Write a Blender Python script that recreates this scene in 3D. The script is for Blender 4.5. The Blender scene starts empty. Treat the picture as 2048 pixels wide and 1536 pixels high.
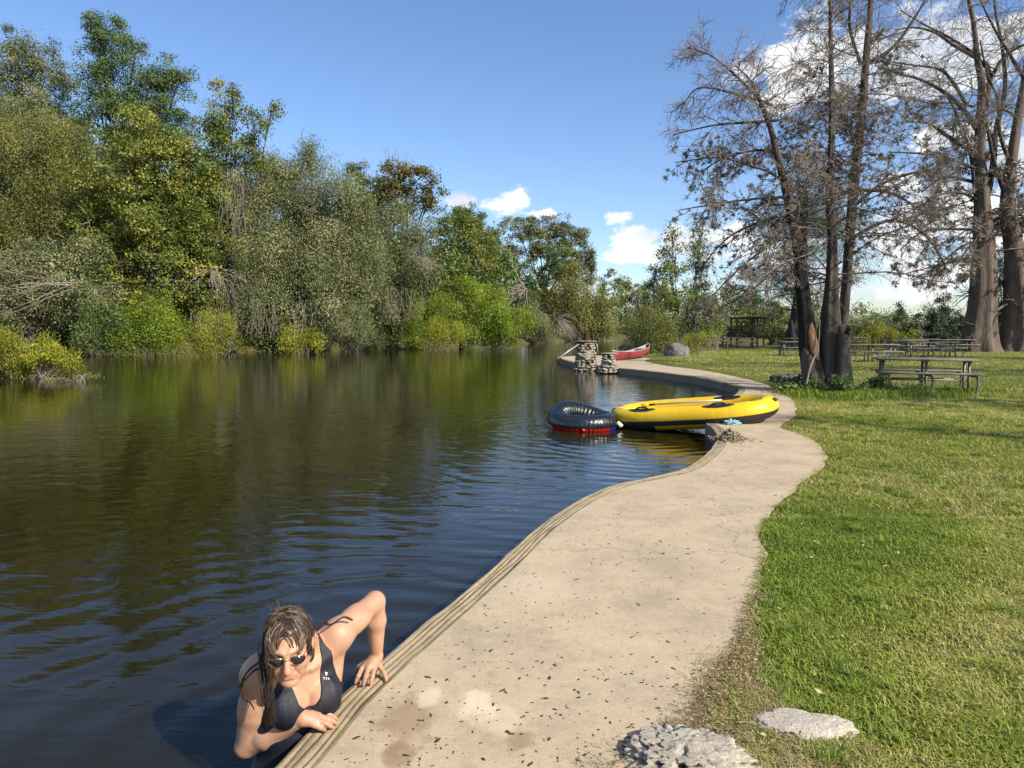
import bpy, bmesh, math, random
import numpy as np
from mathutils import Vector, Matrix, noise as mnoise
from mathutils.geometry import tessellate_polygon

# ------------------------------------------------------------------ camera, sky, sun, exposure
SC = bpy.context.scene
F = 1420.0 / 2048.0
CAM_Z = 1.5
PITCH = math.atan(113.0 / 1420.0)
cd = bpy.data.cameras.new("camera")
cam = bpy.data.objects.new("camera", cd)
SC.collection.objects.link(cam)
cam.location = (0, 0, CAM_Z)
cam.rotation_euler = (math.pi / 2 - PITCH, 0, 0)
cd.sensor_width = 36.0
cd.lens = 36.0 * F
cd.clip_end = 9000
cd.clip_start = 0.05
SC.camera = cam

SUN_EL = math.radians(36)
SUN_AZ = math.radians(129)          # clockwise from +Y (the viewing direction)
sun_dir = Vector((math.sin(SUN_AZ) * math.cos(SUN_EL), math.cos(SUN_AZ) * math.cos(SUN_EL), math.sin(SUN_EL)))
sd = bpy.data.lights.new("sun", 'SUN')
sd.energy = 5.0
sd.angle = math.radians(0.53)
sd.color = (1.0, 0.91, 0.76)
sun = bpy.data.objects.new("sun", sd)
SC.collection.objects.link(sun)
sun.rotation_euler = sun_dir.to_track_quat('Z', 'Y').to_euler()

SC.view_settings.view_transform = 'Standard'
SC.view_settings.look = 'None'
SC.view_settings.exposure = 0.68
SC.view_settings.gamma = 1
SC.view_settings.use_curve_mapping = False
SC.render.engine = 'CYCLES'
SC.cycles.use_denoising = True
SC.cycles.max_bounces = 6
SC.cycles.diffuse_bounces = 3
SC.cycles.glossy_bounces = 3
SC.cycles.transmission_bounces = 3
SC.cycles.caustics_reflective = False
SC.cycles.caustics_refractive = False


def azel(px, py):
    u = (px - 1024) / 1420.0
    v = (768 - py) / 1420.0
    y = math.cos(PITCH) + v * math.sin(PITCH)
    z = v * math.cos(PITCH) - math.sin(PITCH)
    return math.atan2(u, y), math.atan2(z, math.hypot(u, y))


W = bpy.data.worlds.new("World")
SC.world = W
W.use_nodes = True
nt = W.node_tree
nt.nodes.clear()
N = nt.nodes.new
L = nt.links.new
sky = N('ShaderNodeTexSky')
sky.sky_type = 'NISHITA'
sky.sun_disc = False
sky.sun_elevation = SUN_EL
sky.sun_rotation = SUN_AZ
sky.altitude = 200
sky.air_density = 1.0
sky.dust_density = 0.6
sky.ozone_density = 2.2
hs = N('ShaderNodeHueSaturation')
hs.inputs['Saturation'].default_value = 1.08
hs.inputs['Value'].default_value = 1.0
L(sky.outputs[0], hs.inputs['Color'])
bg = N('ShaderNodeBackground')
bg.inputs[1].default_value = 0.107
tn_ = N('ShaderNodeMix'); tn_.data_type = 'RGBA'; tn_.blend_type = 'MULTIPLY'; tn_.inputs[0].default_value = 1.0
L(hs.outputs[0], tn_.inputs[6]); tn_.inputs[7].default_value = (0.99, 1.01, 1.12, 1)
L(tn_.outputs[2], bg.inputs[0])
tc = N('ShaderNodeTexCoord')
sx = N('ShaderNodeSeparateXYZ')
L(tc.outputs['Generated'], sx.inputs[0])


def mth(op, a, b=None, c=None, clamp=False, tree=None):
    n = (tree or nt).nodes.new('ShaderNodeMath')
    n.operation = op
    n.use_clamp = clamp
    for i, v in enumerate((a, b, c)):
        if v is None:
            continue
        if hasattr(v, 'is_linked'):
            (tree or nt).links.new(v, n.inputs[i])
        else:
            n.inputs[i].default_value = v
    return n.outputs[0]


az = mth('ARCTAN2', sx.outputs[0], sx.outputs[1])
el = mth('ARCSINE', sx.outputs[2])
cx = N('ShaderNodeCombineXYZ')
L(az, cx.inputs[0])
L(el, cx.inputs[1])
CL = [  # cloud lobes as seen: x, y, half width, half height
    (1500, 140, 40, 26), (1570, 130, 60, 50), (1640, 115, 70, 62), (1620, 175, 90, 36), (1700, 120, 60, 45),
    (1800, 110, 70, 52), (1880, 85, 60, 48), (1940, 70, 40, 32), (1840, 150, 110, 44), (1950, 130, 60, 38),
    (2030, 50, 40, 26), (2120, 40, 80, 44), (1850, 280, 36, 24), (1960, 270, 60, 24), (2030, 320, 60, 40), (1800, 370, 50, 24),
    (918, 404, 32, 20), (1000, 410, 42, 20), (1028, 398, 30, 20), (1090, 426, 30, 9), (1232, 434, 30, 13),
    (1270, 478, 42, 22), (1250, 510, 34, 15), (1300, 505, 55, 22), (1380, 475, 60, 22), (1450, 478, 50, 24), (1440, 510, 60, 14),
    (1560, 500, 80, 30), (1880, 420, 110, 50), (1980, 460, 90, 50), (1800, 480, 80, 40), (1870, 560, 140, 40), (1650, 560, 90, 30),
    (2100, 300, 60, 50), (2200, 180, 120, 60), (-260, 300, 160, 60), (-420, 420, 130, 40),
]
cur = None
for (px, py, rx, ry) in CL:
    a0, e0 = azel(px, py)
    a1, _ = azel(px + rx, py)
    _, e1 = azel(px, py - ry)
    s1 = N('ShaderNodeVectorMath'); s1.operation = 'SUBTRACT'
    L(cx.outputs[0], s1.inputs[0]); s1.inputs[1].default_value = (a0, e0, 0)
    s2 = N('ShaderNodeVectorMath'); s2.operation = 'MULTIPLY'
    L(s1.outputs[0], s2.inputs[0]); s2.inputs[1].default_value = (1 / max(abs(a1 - a0) * (1.3 if py < 300 and px > 1400 else 1.12), 0.004), 1 / max(abs(e1 - e0) * (1.4 if py < 300 and px > 1400 else 1.15), 0.004), 0)
    s3 = N('ShaderNodeVectorMath'); s3.operation = 'LENGTH'
    L(s2.outputs[0], s3.inputs[0])
    d = mth('SUBTRACT', 1.0, s3.outputs['Value'])
    cur = d if cur is None else mth('SMOOTH_MAX', cur, d, 0.12)
# scattered clouds go on all round, outside these
nz = N('ShaderNodeTexNoise'); nz.inputs['Scale'].default_value = 1.3; nz.inputs['Detail'].default_value = 2
mp = N('ShaderNodeMapping'); mp.inputs['Scale'].default_value = (1, 1, 2.2); mp.inputs['Location'].default_value = (3.1, 0.4, 0)
L(tc.outputs['Generated'], mp.inputs[0]); L(mp.outputs[0], nz.inputs['Vector'])
gen = mth('MULTIPLY_ADD', nz.outputs['Fac'], 5.0, -3.0)
outm = mth('MULTIPLY_ADD', mth('ABSOLUTE', az), 4.0, -3.6)
gen = mth('MINIMUM', gen, outm)
cur = mth('MAXIMUM', cur, gen)
cur = mth('MAXIMUM', cur, -1.5)
nd = N('ShaderNodeTexNoise'); nd.inputs['Scale'].default_value = 24; nd.inputs['Detail'].default_value = 10; nd.inputs['Roughness'].default_value = 0.66
mp2 = N('ShaderNodeMapping'); mp2.inputs['Scale'].default_value = (1, 1, 1.5)
L(tc.outputs['Generated'], mp2.inputs[0]); L(mp2.outputs[0], nd.inputs['Vector'])
dd = mth('MULTIPLY_ADD', nd.outputs['Fac'], 3.5, -1.55)
den = mth('ADD', cur, dd)
mr = N('ShaderNodeMapRange'); mr.interpolation_type = 'SMOOTHSTEP'
mr.inputs['From Min'].default_value = 0.03; mr.inputs['From Max'].default_value = 0.6
L(den, mr.inputs['Value'])
# body brightness: brighter tops, blue grey bases
nb = N('ShaderNodeTexNoise'); nb.inputs['Scale'].default_value = 9; nb.inputs['Detail'].default_value = 6
mp3 = N('ShaderNodeMapping'); mp3.inputs['Location'].default_value = (0.02, 0, -0.035); mp3.inputs['Scale'].default_value = (1, 1, 1.5)
L(tc.outputs['Generated'], mp3.inputs[0]); L(mp3.outputs[0], nb.inputs['Vector'])
cr = N('ShaderNodeValToRGB')
cr.color_ramp.elements[0].position = 0.36; cr.color_ramp.elements[0].color = (0.58, 0.63, 0.71, 1)
cr.color_ramp.elements[1].position = 0.58; cr.color_ramp.elements[1].color = (0.90, 0.90, 0.90, 1)
L(nb.outputs['Fac'], cr.inputs[0])
bg2 = N('ShaderNodeBackground'); bg2.inputs[1].default_value = 0.84
L(cr.outputs[0], bg2.inputs[0])
mx = N('ShaderNodeMixShader')
L(mth('MULTIPLY', mr.outputs[0], 0.95), mx.inputs[0]); L(bg.outputs[0], mx.inputs[1]); L(bg2.outputs[0], mx.inputs[2])
wo = N('ShaderNodeOutputWorld')
L(mx.outputs[0], wo.inputs[0])

# ------------------------------------------------------------------ helpers
rng = np.random.default_rng(7)
COL = SC.collection
CP, SP = math.cos(PITCH), math.sin(PITCH)


def ray(px, py):
    u = (px - 1024) / 1420.0
    v = (768 - py) / 1420.0
    return np.array([u, CP + v * SP, v * CP - SP])


def G(px, py, z=0.0):
    """the point of height z that the photograph shows at px, py"""
    d = ray(px, py)
    t = (z - CAM_Z) / d[2]
    return np.array([d[0] * t, d[1] * t, z])


def At(px, py, Y):
    """the point at distance Y ahead that the photograph shows at px, py"""
    d = ray(px, py)
    t = Y / d[1]
    return np.array([d[0] * t, Y, CAM_Z + d[2] * t])


def mesh_np(name, V, Fs, smooth=False):
    """Fs: list of int arrays (n x k) or one"""
    if isinstance(Fs, np.ndarray):
        Fs = [Fs]
    V = np.asarray(V, dtype=np.float32)
    me = bpy.data.meshes.new(name)
    me.vertices.add(len(V))
    me.vertices.foreach_set('co', V.ravel())
    loops = np.concatenate([np.asarray(f, dtype=np.int32).ravel() for f in Fs])
    tot = np.concatenate([np.full(len(f), f.shape[1], dtype=np.int32) for f in Fs])
    start = np.concatenate([[0], np.cumsum(tot)[:-1]]).astype(np.int32)
    me.loops.add(len(loops))
    me.loops.foreach_set('vertex_index', loops)
    me.polygons.add(len(tot))
    me.polygons.foreach_set('loop_start', start)
    me.polygons.foreach_set('loop_total', tot)
    if smooth:
        me.polygons.foreach_set('use_smooth', np.ones(len(tot), dtype=bool))
    me.update(calc_edges=True)
    return me


def attr(me, name, vals):
    a = me.attributes.new(name, 'FLOAT', 'POINT')
    a.data.foreach_set('value', np.asarray(vals, dtype=np.float32))


def link(name, me, mat=None, parent=None, loc=None):
    o = bpy.data.objects.new(name, me)
    COL.objects.link(o)
    if mat is not None:
        me.materials.append(mat)
    if parent is not None:
        o.parent = parent
    if loc is not None:
        o.location = loc
    return o


def tag(o, label=None, cat=None, group=None, kind=None):
    if label: o['label'] = label
    if cat: o['category'] = cat
    if group: o['group'] = group
    if kind: o['kind'] = kind
    return o


def empty(name, loc=(0, 0, 0), rz=0.0):
    o = bpy.data.objects.new(name, None)
    COL.objects.link(o)
    o.location = loc
    o.rotation_euler = (0, 0, rz)
    o.empty_display_size = 0.1
    return o


def copy_tree(o, parent=None, skip_mesh=None):
    c = o.copy()
    COL.objects.link(c)
    if parent is not None:
        c.parent = parent
    for ch in list(o.children):
        copy_tree(ch, c)
    return c


class MB:
    """collects shapes for one mesh"""
    def __init__(s):
        s.V = []; s.F = []; s.n = 0

    def add(s, V, Fs):
        V = np.asarray(V, dtype=np.float64)
        if isinstance(Fs, np.ndarray):
            Fs = [Fs]
        s.V.append(V)
        for f in Fs:
            s.F.append(np.asarray(f) + s.n)
        s.n += len(V)
        return s

    def box(s, c, d, R=None, bev=0.0):
        x, y, z = np.array(d) / 2.0
        b = min(bev, x * .9, y * .9, z * .9)
        if b <= 0:
            V = np.array([[i * x, j * y, k * z] for i in (-1, 1) for j in (-1, 1) for k in (-1, 1)])
            Fs = np.array([[0, 1, 3, 2], [4, 6, 7, 5], [0, 4, 5, 1], [2, 3, 7, 6], [0, 2, 6, 4], [1, 5, 7, 3]])
            Fl = [Fs]
        else:
            V = []
            for i in (-1, 1):
                for j in (-1, 1):
                    for k in (-1, 1):
                        V += [[i * x, j * (y - b), k * (z - b)], [i * (x - b), j * y, k * (z - b)], [i * (x - b), j * (y - b), k * z]]
            V = np.array(V)
            q = lambda i, j, k, a: ((i + 1) // 2 * 4 + (j + 1) // 2 * 2 + (k + 1) // 2) * 3 + a
            Q = []
            T = []
            for i in (-1, 1):
                Q.append([q(i, -1, -1, 0), q(i, 1, -1, 0), q(i, 1, 1, 0), q(i, -1, 1, 0)][::i])
                Q.append([q(-1, i, -1, 1), q(-1, i, 1, 1), q(1, i, 1, 1), q(1, i, -1, 1)][::i])
                Q.append([q(-1, -1, i, 2), q(1, -1, i, 2), q(1, 1, i, 2), q(-1, 1, i, 2)][::i])
                for j in (-1, 1):
                    Q.append([q(i, j, -1, 0), q(i, j, 1, 0), q(i, j, 1, 1), q(i, j, -1, 1)][::-i * j])
                    Q.append([q(i, -1, j, 0), q(i, 1, j, 0), q(i, 1, j, 2), q(i, -1, j, 2)][::i * j])
                    Q.append([q(-1, i, j, 1), q(1, i, j, 1), q(1, i, j, 2), q(-1, i, j, 2)][::-i * j])
                    for k in (-1, 1):
                        T.append([q(i, j, k, 0), q(i, j, k, 1), q(i, j, k, 2)][::i * j * k])
            Fl = [np.array(Q), np.array(T)]
        if R is not None:
            V = V @ np.array(R).T
        return s.add(V + np.array(c), Fl)

    def tube(s, P, r, sides=8, cap=True, closed=False):
        V, Fs = tube_vf(P, r, sides, cap, closed)
        return s.add(V, Fs)

    def build(s, name, mat, parent=None, smooth=False, fixn=True):
        by = {}
        for f in s.F:
            by.setdefault(f.shape[1], []).append(f)
        me = mesh_np(name, np.concatenate(s.V), [np.concatenate(v) for v in by.values()], smooth)
        if fixn:
            bm = bmesh.new(); bm.from_mesh(me)
            bmesh.ops.recalc_face_normals(bm, faces=bm.faces)
            bm.to_mesh(me); bm.free()
        return link(name, me, mat, parent)


def frames(P, closed=False):
    P = np.asarray(P, float)
    if closed:
        T = np.roll(P, -1, 0) - np.roll(P, 1, 0)
    else:
        T = np.gradient(P, axis=0)
    T /= np.linalg.norm(T, axis=1)[:, None] + 1e-12
    return T


def tube_vf(P, r, sides=8, cap=True, closed=False):
    P = np.asarray(P, float)
    k = len(P)
    r = np.broadcast_to(np.asarray(r, float), (k,))
    T = frames(P, closed)
    up = np.array([0, 0, 1.0]) if abs(T[0][2]) < 0.9 else np.array([1.0, 0, 0])
    U = np.zeros_like(P)
    u = up - T[0] * (up @ T[0]); u /= np.linalg.norm(u)
    for i in range(k):
        u = u - T[i] * (u @ T[i]); u /= np.linalg.norm(u) + 1e-12
        U[i] = u
    Wv = np.cross(T, U)
    a = np.arange(sides) * 2 * np.pi / sides
    V = P[:, None] + r[:, None, None] * (np.cos(a)[None, :, None] * U[:, None] + np.sin(a)[None, :, None] * Wv[:, None])
    V = V.reshape(-1, 3)
    rows = k if closed else k - 1
    i = np.arange(rows)[:, None]; j = np.arange(sides)[None]
    i2 = (i + 1) % k; j2 = (j + 1) % sides
    Q = np.stack([i * sides + j, i * sides + j2, i2 * sides + j2, i2 * sides + j], -1).reshape(-1, 4)
    Fs = [Q]
    if cap and not closed:
        Fs.append(np.array([list(range(sides))[::-1]]))
        Fs.append(np.array([[(k - 1) * sides + q for q in range(sides)]]))
    return V, Fs


def tubes(P, R, sides=3):
    """P n,k,3  R n,k -> V, quads, vectorised"""
    n, k, _ = P.shape
    T = np.gradient(P, axis=1)
    T /= np.linalg.norm(T, axis=2, keepdims=True) + 1e-12
    ref = np.where(np.abs(T[:, :1, 2:3]) < 0.8, np.array([0, 0, 1.0]), np.array([1.0, 0.2, 0]))
    U = np.cross(T, np.broadcast_to(ref, T.shape)); U /= np.linalg.norm(U, axis=2, keepdims=True) + 1e-12
    Wv = np.cross(T, U)
    a = np.arange(sides) * 2 * np.pi / sides
    V = P[:, :, None] + R[:, :, None, None] * (np.cos(a)[:, None] * U[:, :, None] + np.sin(a)[:, None] * Wv[:, :, None])
    idx = np.arange(n * k * sides).reshape(n, k, sides)
    A = idx[:, :-1]; B = idx[:, 1:]
    Q = np.stack([A, np.roll(A, -1, 2), np.roll(B, -1, 2), B], -1).reshape(-1, 4)
    return V.reshape(-1, 3), Q


def rnd_unit(n):
    v = rng.normal(size=(n, 3))
    return v / np.linalg.norm(v, axis=1)[:, None]


def spawn(P, R, num, t0, t1, length, ang, bend=(0, 0, 0), k=5, wig=0.15, rs=0.6, rmin=0.004, tip=0.3, upb=0.0, taper_len=0.5):
    """children of the polylines P (n,k,3): num each, at t in t0..t1"""
    n, kk, _ = P.shape
    t = rng.uniform(t0, t1, (n, num)) * (kk - 1)
    i = np.minimum(t.astype(int), kk - 2)
    f = (t - i)[..., None]
    ar = np.arange(n)[:, None]
    A = P[ar, i]; B = P[ar, i + 1]
    pos = (A * (1 - f) + B * f).reshape(-1, 3)
    tan = (B - A).reshape(-1, 3); tan /= np.linalg.norm(tan, axis=1)[:, None] + 1e-12
    rad = (R[ar, i] * (1 - f[..., 0]) + R[ar, i + 1] * f[..., 0]).reshape(-1)
    m = len(pos)
    pr = rnd_unit(m); pr -= tan * (pr * tan).sum(1)[:, None]
    pr[:, 2] += upb
    pr /= np.linalg.norm(pr, axis=1)[:, None] + 1e-12
    a = np.radians(ang) * rng.uniform(0.7, 1.3, m)[:, None]
    d = tan * np.cos(a) + pr * np.sin(a)
    ln = length * rng.uniform(0.5, 1.25, m) * (1 - taper_len * (t.reshape(-1) / (kk - 1)))
    out = np.zeros((m, k, 3)); out[:, 0] = pos
    step = (ln / (k - 1))[:, None]
    bend = np.array(bend, float)
    for q in range(1, k):
        d = d + bend / (k - 1) + rng.normal(size=(m, 3)) * wig
        d /= np.linalg.norm(d, axis=1)[:, None] + 1e-12
        out[:, q] = out[:, q - 1] + d * step
    r0 = np.maximum(rad * rs, rmin)
    rr = r0[:, None] * np.linspace(1, tip, k)[None]
    return out, np.maximum(rr, rmin * 0.6)


def leaf_quads(C, size, aspect=0.5, nb=None, ab=None, rnd=1.0):
    """flat pointed leaves at C; nb normal bias (n,3) or vec, ab axis bias"""
    n = len(C)
    ax = rnd_unit(n) * rnd
    if ab is not None:
        ax = ax + np.asarray(ab)
    ax /= np.linalg.norm(ax, axis=1)[:, None] + 1e-12
    nn = rnd_unit(n)
    if nb is not None:
        nn = nn + np.asarray(nb)
    w = np.cross(nn, ax); w /= np.linalg.norm(w, axis=1)[:, None] + 1e-12
    s = size * rng.uniform(0.6, 1.35, n)[:, None]
    V = np.stack([C - ax * s * 0.5, C + w * s * aspect * 0.5 - ax * s * .05, C + ax * s * 0.5, C - w * s * aspect * 0.5 - ax * s * .05], 1)
    return V.reshape(-1, 3), np.arange(4 * n).reshape(n, 4)


# ------------------------------------------------------------------ materials
def new_mat(name):
    m = bpy.data.materials.new(name)
    m.use_nodes = True
    m.node_tree.nodes.clear()
    return m


class NT:
    def __init__(s, mat):
        s.t = mat.node_tree
        s.out = s.t.nodes.new('ShaderNodeOutputMaterial')

    def n(s, typ, **kw):
        nd = s.t.nodes.new('ShaderNode' + typ)
        for k_, v in kw.items():
            if k_.startswith('i_'):
                nm = k_[2:].replace('_', ' ')
                s.set(nd.inputs[nm], v)
            else:
                setattr(nd, k_, v)
        return nd

    def set(s, inp, v):
        if hasattr(v, 'is_linked'):
            s.t.links.new(v, inp)
        elif isinstance(v, (tuple, list)) and len(v) == 3 and inp.type == 'RGBA':
            inp.default_value = (*v, 1)
        else:
            inp.default_value = v

    def l(s, a, b):
        s.t.links.new(a, b)

    def noise(s, vec, scale, detail=4, rough=0.55, dist=0.0):
        nd = s.n('TexNoise')
        nd.inputs['Scale'].default_value = scale
        nd.inputs['Detail'].default_value = detail
        nd.inputs['Roughness'].default_value = rough
        nd.inputs['Distortion'].default_value = dist
        if vec is not None:
            s.l(vec, nd.inputs['Vector'])
        return nd.outputs['Fac']

    def ramp(s, fac, stops, interp='LINEAR'):
        nd = s.n('ValToRGB')
        cr_ = nd.color_ramp
        cr_.interpolation = interp
        while len(cr_.elements) < len(stops):
            cr_.elements.new(0.5)
        for e, (p, c) in zip(cr_.elements, stops):
            e.position = p
            e.color = (*c, 1) if len(c) == 3 else c
        s.set(nd.inputs[0], fac)
        return nd.outputs[0]

    def m(s, op, a, b=None, c=None, clamp=False):
        return mth(op, a, b, c, clamp, s.t)

    def mix(s, f, a, b, typ='MIX'):
        nd = s.n('Mix', data_type='RGBA', blend_type=typ)
        s.set(nd.inputs[0], f)
        s.set(nd.inputs[6], a)
        s.set(nd.inputs[7], b)
        return nd.outputs[2]

    def map(s, scale=(1, 1, 1), loc=(0, 0, 0), rot=(0, 0, 0), src='Object'):
        c = s.n('TexCoord')
        mp_ = s.n('Mapping')
        mp_.inputs['Scale'].default_value = scale
        mp_.inputs['Location'].default_value = loc
        mp_.inputs['Rotation'].default_value = rot
        s.l(c.outputs[src], mp_.inputs[0])
        return mp_.outputs[0]

    def bump(s, h, strength=0.3, dist=0.01, normal=None):
        b = s.n('Bump')
        b.inputs['Strength'].default_value = strength
        b.inputs['Distance'].default_value = dist
        s.l(h, b.inputs['Height'])
        if normal is not None:
            s.l(normal, b.inputs['Normal'])
        return b.outputs[0]

    def pbr(s, col, rough=0.7, normal=None, spec=0.5, metal=0.0, **kw):
        p = s.n('BsdfPrincipled')
        s.set(p.inputs['Base Color'], col)
        s.set(p.inputs['Roughness'], rough)
        s.set(p.inputs['Specular IOR Level'], spec)
        s.set(p.inputs['Metallic'], metal)
        for k_, v in kw.items():
            s.set(p.inputs[k_.replace('_', ' ')], v)
        if normal is not None:
            s.l(normal, p.inputs['Normal'])
        return p.outputs[0]

    def done(s, sh):
        s.l(sh, s.out.inputs['Surface'])


def simple(name, col, rough=0.6, spec=0.5, metal=0.0, vary=0.15, scale=8, bump=0.0, bscale=40, bdist=0.005):
    m = new_mat(name)
    t = NT(m)
    v = t.map()
    f = t.noise(v, scale, 5)
    c = t.mix(f, tuple(x * (1 - vary) for x in col), tuple(min(1, x * (1 + vary)) for x in col))
    nr = t.bump(t.noise(v, bscale, 5), bump, bdist) if bump else None
    t.done(t.pbr(c, rough, nr, spec, metal))
    return m


def leaf_mat(name, stops, trans=0.3, rough=0.5):
    m = new_mat(name)
    t = NT(m)
    a = t.n('Attribute', attribute_name='tone')
    c = t.ramp(a.outputs['Fac'], stops)
    p = t.pbr(c, rough, None, 0.35)
    tr = t.n('BsdfTranslucent')
    t.l(t.mix(0.35, c, (0.16, 0.22, 0.02)), tr.inputs[0])
    ms = t.n('MixShader')
    ms.inputs[0].default_value = trans
    t.l(p, ms.inputs[1]); t.l(tr.outputs[0], ms.inputs[2])
    t.done(ms.outputs[0])
    return m


M = {}
M['leaf_yellowish'] = leaf_mat('leaf_yellowish', [(0.0, (0.057, 0.093, 0.017)), (0.45, (0.140, 0.179, 0.029)), (0.8, (0.313, 0.302, 0.054)), (1.0, (0.494, 0.389, 0.107))])
M['leaf_deep'] = leaf_mat('leaf_deep', [(0.0, (0.037, 0.073, 0.019)), (0.5, (0.093, 0.145, 0.036)), (1.0, (0.208, 0.254, 0.068))], 0.2)
M['leaf_olive'] = leaf_mat('leaf_olive', [(0.0, (0.080, 0.097, 0.023)), (0.5, (0.178, 0.186, 0.045)), (1.0, (0.338, 0.310, 0.090))])
M['leaf_grey'] = leaf_mat('leaf_grey', [(0.0, (0.070, 0.086, 0.036)), (0.5, (0.169, 0.192, 0.079)), (0.85, (0.319, 0.313, 0.144)), (1.0, (0.478, 0.401, 0.230))], 0.2)
M['leaf_rust'] = leaf_mat('leaf_rust', [(0.0, (0.07, 0.075, 0.022)), (0.5, (0.15, 0.145, 0.045)), (1.0, (0.30, 0.225, 0.09))])
M['leaf_bright'] = leaf_mat('leaf_bright', [(0.0, (0.090, 0.145, 0.013)), (0.5, (0.196, 0.277, 0.022)), (1.0, (0.378, 0.409, 0.050))], 0.35)
M['leaf_lime'] = leaf_mat('leaf_lime', [(0.0, (0.117, 0.143, 0.012)), (0.5, (0.257, 0.275, 0.020)), (1.0, (0.443, 0.396, 0.059))], 0.35)
M['leaf_far'] = leaf_mat('leaf_far', [(0.0, (0.090, 0.122, 0.036)), (0.5, (0.163, 0.200, 0.053)), (1.0, (0.311, 0.300, 0.095))], 0.25)
M['needle_dark'] = leaf_mat('needle_dark', [(0.0, (0.02, 0.035, 0.018)), (1.0, (0.06, 0.085, 0.045))], 0.15)


def bark_mat(name, ca, cb, sc=1.0, depth=0.03):
    m = new_mat(name)
    t = NT(m)
    v = t.map((9 * sc, 9 * sc, 1.1 * sc))
    f = t.noise(v, 1.6, 10, 0.7, 0.6)
    f2 = t.noise(t.map((1, 1, 1)), 1.4, 4)
    c = t.ramp(t.m('ADD', t.m('MULTIPLY', f, 0.75), t.m('MULTIPLY', f2, 0.3)), [(0.3, ca), (0.52, cb), (0.75, tuple(min(1, x * 1.5) for x in cb))])
    t.done(t.pbr(c, 0.9, t.bump(f, 1.0, depth * 2), 0.2))
    return m


M['bark_grey'] = bark_mat('bark_grey', (0.016, 0.013, 0.011), (0.095, 0.078, 0.065))
M['bark_char'] = bark_mat('bark_char', (0.006, 0.006, 0.006), (0.022, 0.02, 0.018), 1.0, 0.02)
M['bark_dark'] = bark_mat('bark_dark', (0.014, 0.012, 0.010), (0.06, 0.05, 0.043))
M['bark_big'] = bark_mat('bark_big', (0.032, 0.025, 0.020), (0.135, 0.105, 0.085), 0.6, 0.05)
M['twig'] = simple('twig', (0.20, 0.165, 0.135), 0.9, 0.2, vary=0.4, scale=2)
M['twig_pale'] = simple('twig_pale', (0.27, 0.225, 0.18), 0.9, 0.2, vary=0.3, scale=2)
M['bare_wood'] = bark_mat('bare_wood', (0.10, 0.06, 0.04), (0.24, 0.14, 0.09), 1.0, 0.01)
M['moss'] = leaf_mat('moss', [(0, (0.08, 0.068, 0.055)), (0.6, (0.19, 0.165, 0.14)), (1, (0.32, 0.28, 0.235))], 0.1, 0.9)

m = new_mat('bark_char'); t = NT(m)
f = t.noise(t.map((9, 9, 1.1)), 2.2, 8, 0.65, 0.4)
cc_ = t.n('TexCoord'); sz_ = t.n('SeparateXYZ'); t.l(cc_.outputs['Object'], sz_.inputs[0])
zz_ = t.m('ADD', sz_.outputs[2], t.m('MULTIPLY_ADD', t.noise(t.map((1.5, 1.5, 0.7)), 2, 5), 2.4, -1.2))
ch_ = t.ramp(t.m('MULTIPLY', zz_, 0.1), [(0.30, (0, 0, 0)), (0.42, (1, 1, 1))])
c = t.mix(ch_, t.ramp(f, [(0.3, (0.006, 0.006, 0.006)), (0.6, (0.024, 0.022, 0.02))]), t.ramp(f, [(0.3, (0.03, 0.024, 0.02)), (0.6, (0.14, 0.11, 0.09))]))
t.done(t.pbr(c, 0.9, t.bump(f, 0.9, 0.02), 0.2)); M['bark_char'] = m
# ------------------------------------------------------------------ path edge, water, land
def catmull(P, n=8, closed=False):
    P = np.asarray(P, float)
    out = []
    m = len(P)
    for i in range(m - 1):
        p0 = P[max(i - 1, 0)]; p1 = P[i]; p2 = P[i + 1]; p3 = P[min(i + 2, m - 1)]
        for q in range(n):
            t = q / n
            out.append(0.5 * ((2 * p1) + (-p0 + p2) * t + (2 * p0 - 5 * p1 + 4 * p2 - p3) * t * t + (-p0 + 3 * p1 - 3 * p2 + p3) * t ** 3))
    out.append(P[-1])
    return np.array(out)


def resample(P, ds):
    s = np.concatenate([[0], np.cumsum(np.linalg.norm(np.diff(P, axis=0), axis=1))])
    n = max(2, int(s[-1] / ds))
    t = np.linspace(0, s[-1], n)
    return np.stack([np.interp(t, s, P[:, i]) for i in range(P.shape[1])], 1)


WZ = -0.22
edge_px = [(540, 1536), (609, 1459), (667, 1395), (706, 1362), (771, 1308), (838, 1252), (900, 1202), (985, 1132), (1060, 1063), (1112, 1025), (1170, 991), (1240, 964),
           (1310, 951), (1368, 936), (1408, 909), (1430, 884), (1433, 867), (1424, 855), (1411, 847)]
E1 = [(-2.6, -3.0), (-1.62, -0.2)] + [tuple(G(x, y)[:2]) for x, y in edge_px]
E2 = [tuple(G(x, y)[:2]) for x, y in [(1413, 837), (1430, 820), (1450, 803), (1466, 791), (1477, 781), (1474, 773), (1455, 767), (1420, 759.5), (1380, 752),
      (1300, 742), (1220, 734), (1160, 727), (1122, 718)]]
edge = resample(catmull(np.array(E1 + E2), 10), 0.06)
tip_back = [tuple(G(1114, 714)[:2]), tuple(G(1160, 711.5)[:2]), tuple(G(1208, 711)[:2])]
for _ in range(12):
    edge[1:-1] = edge[1:-1] * 0.5 + (edge[:-2] + edge[2:]) * 0.25
tg = frames(np.c_[edge, np.zeros(len(edge))])[:, :2]
nrm = np.c_[tg[:, 1], -tg[:, 0]]          # towards the land
EDGE = edge

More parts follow.
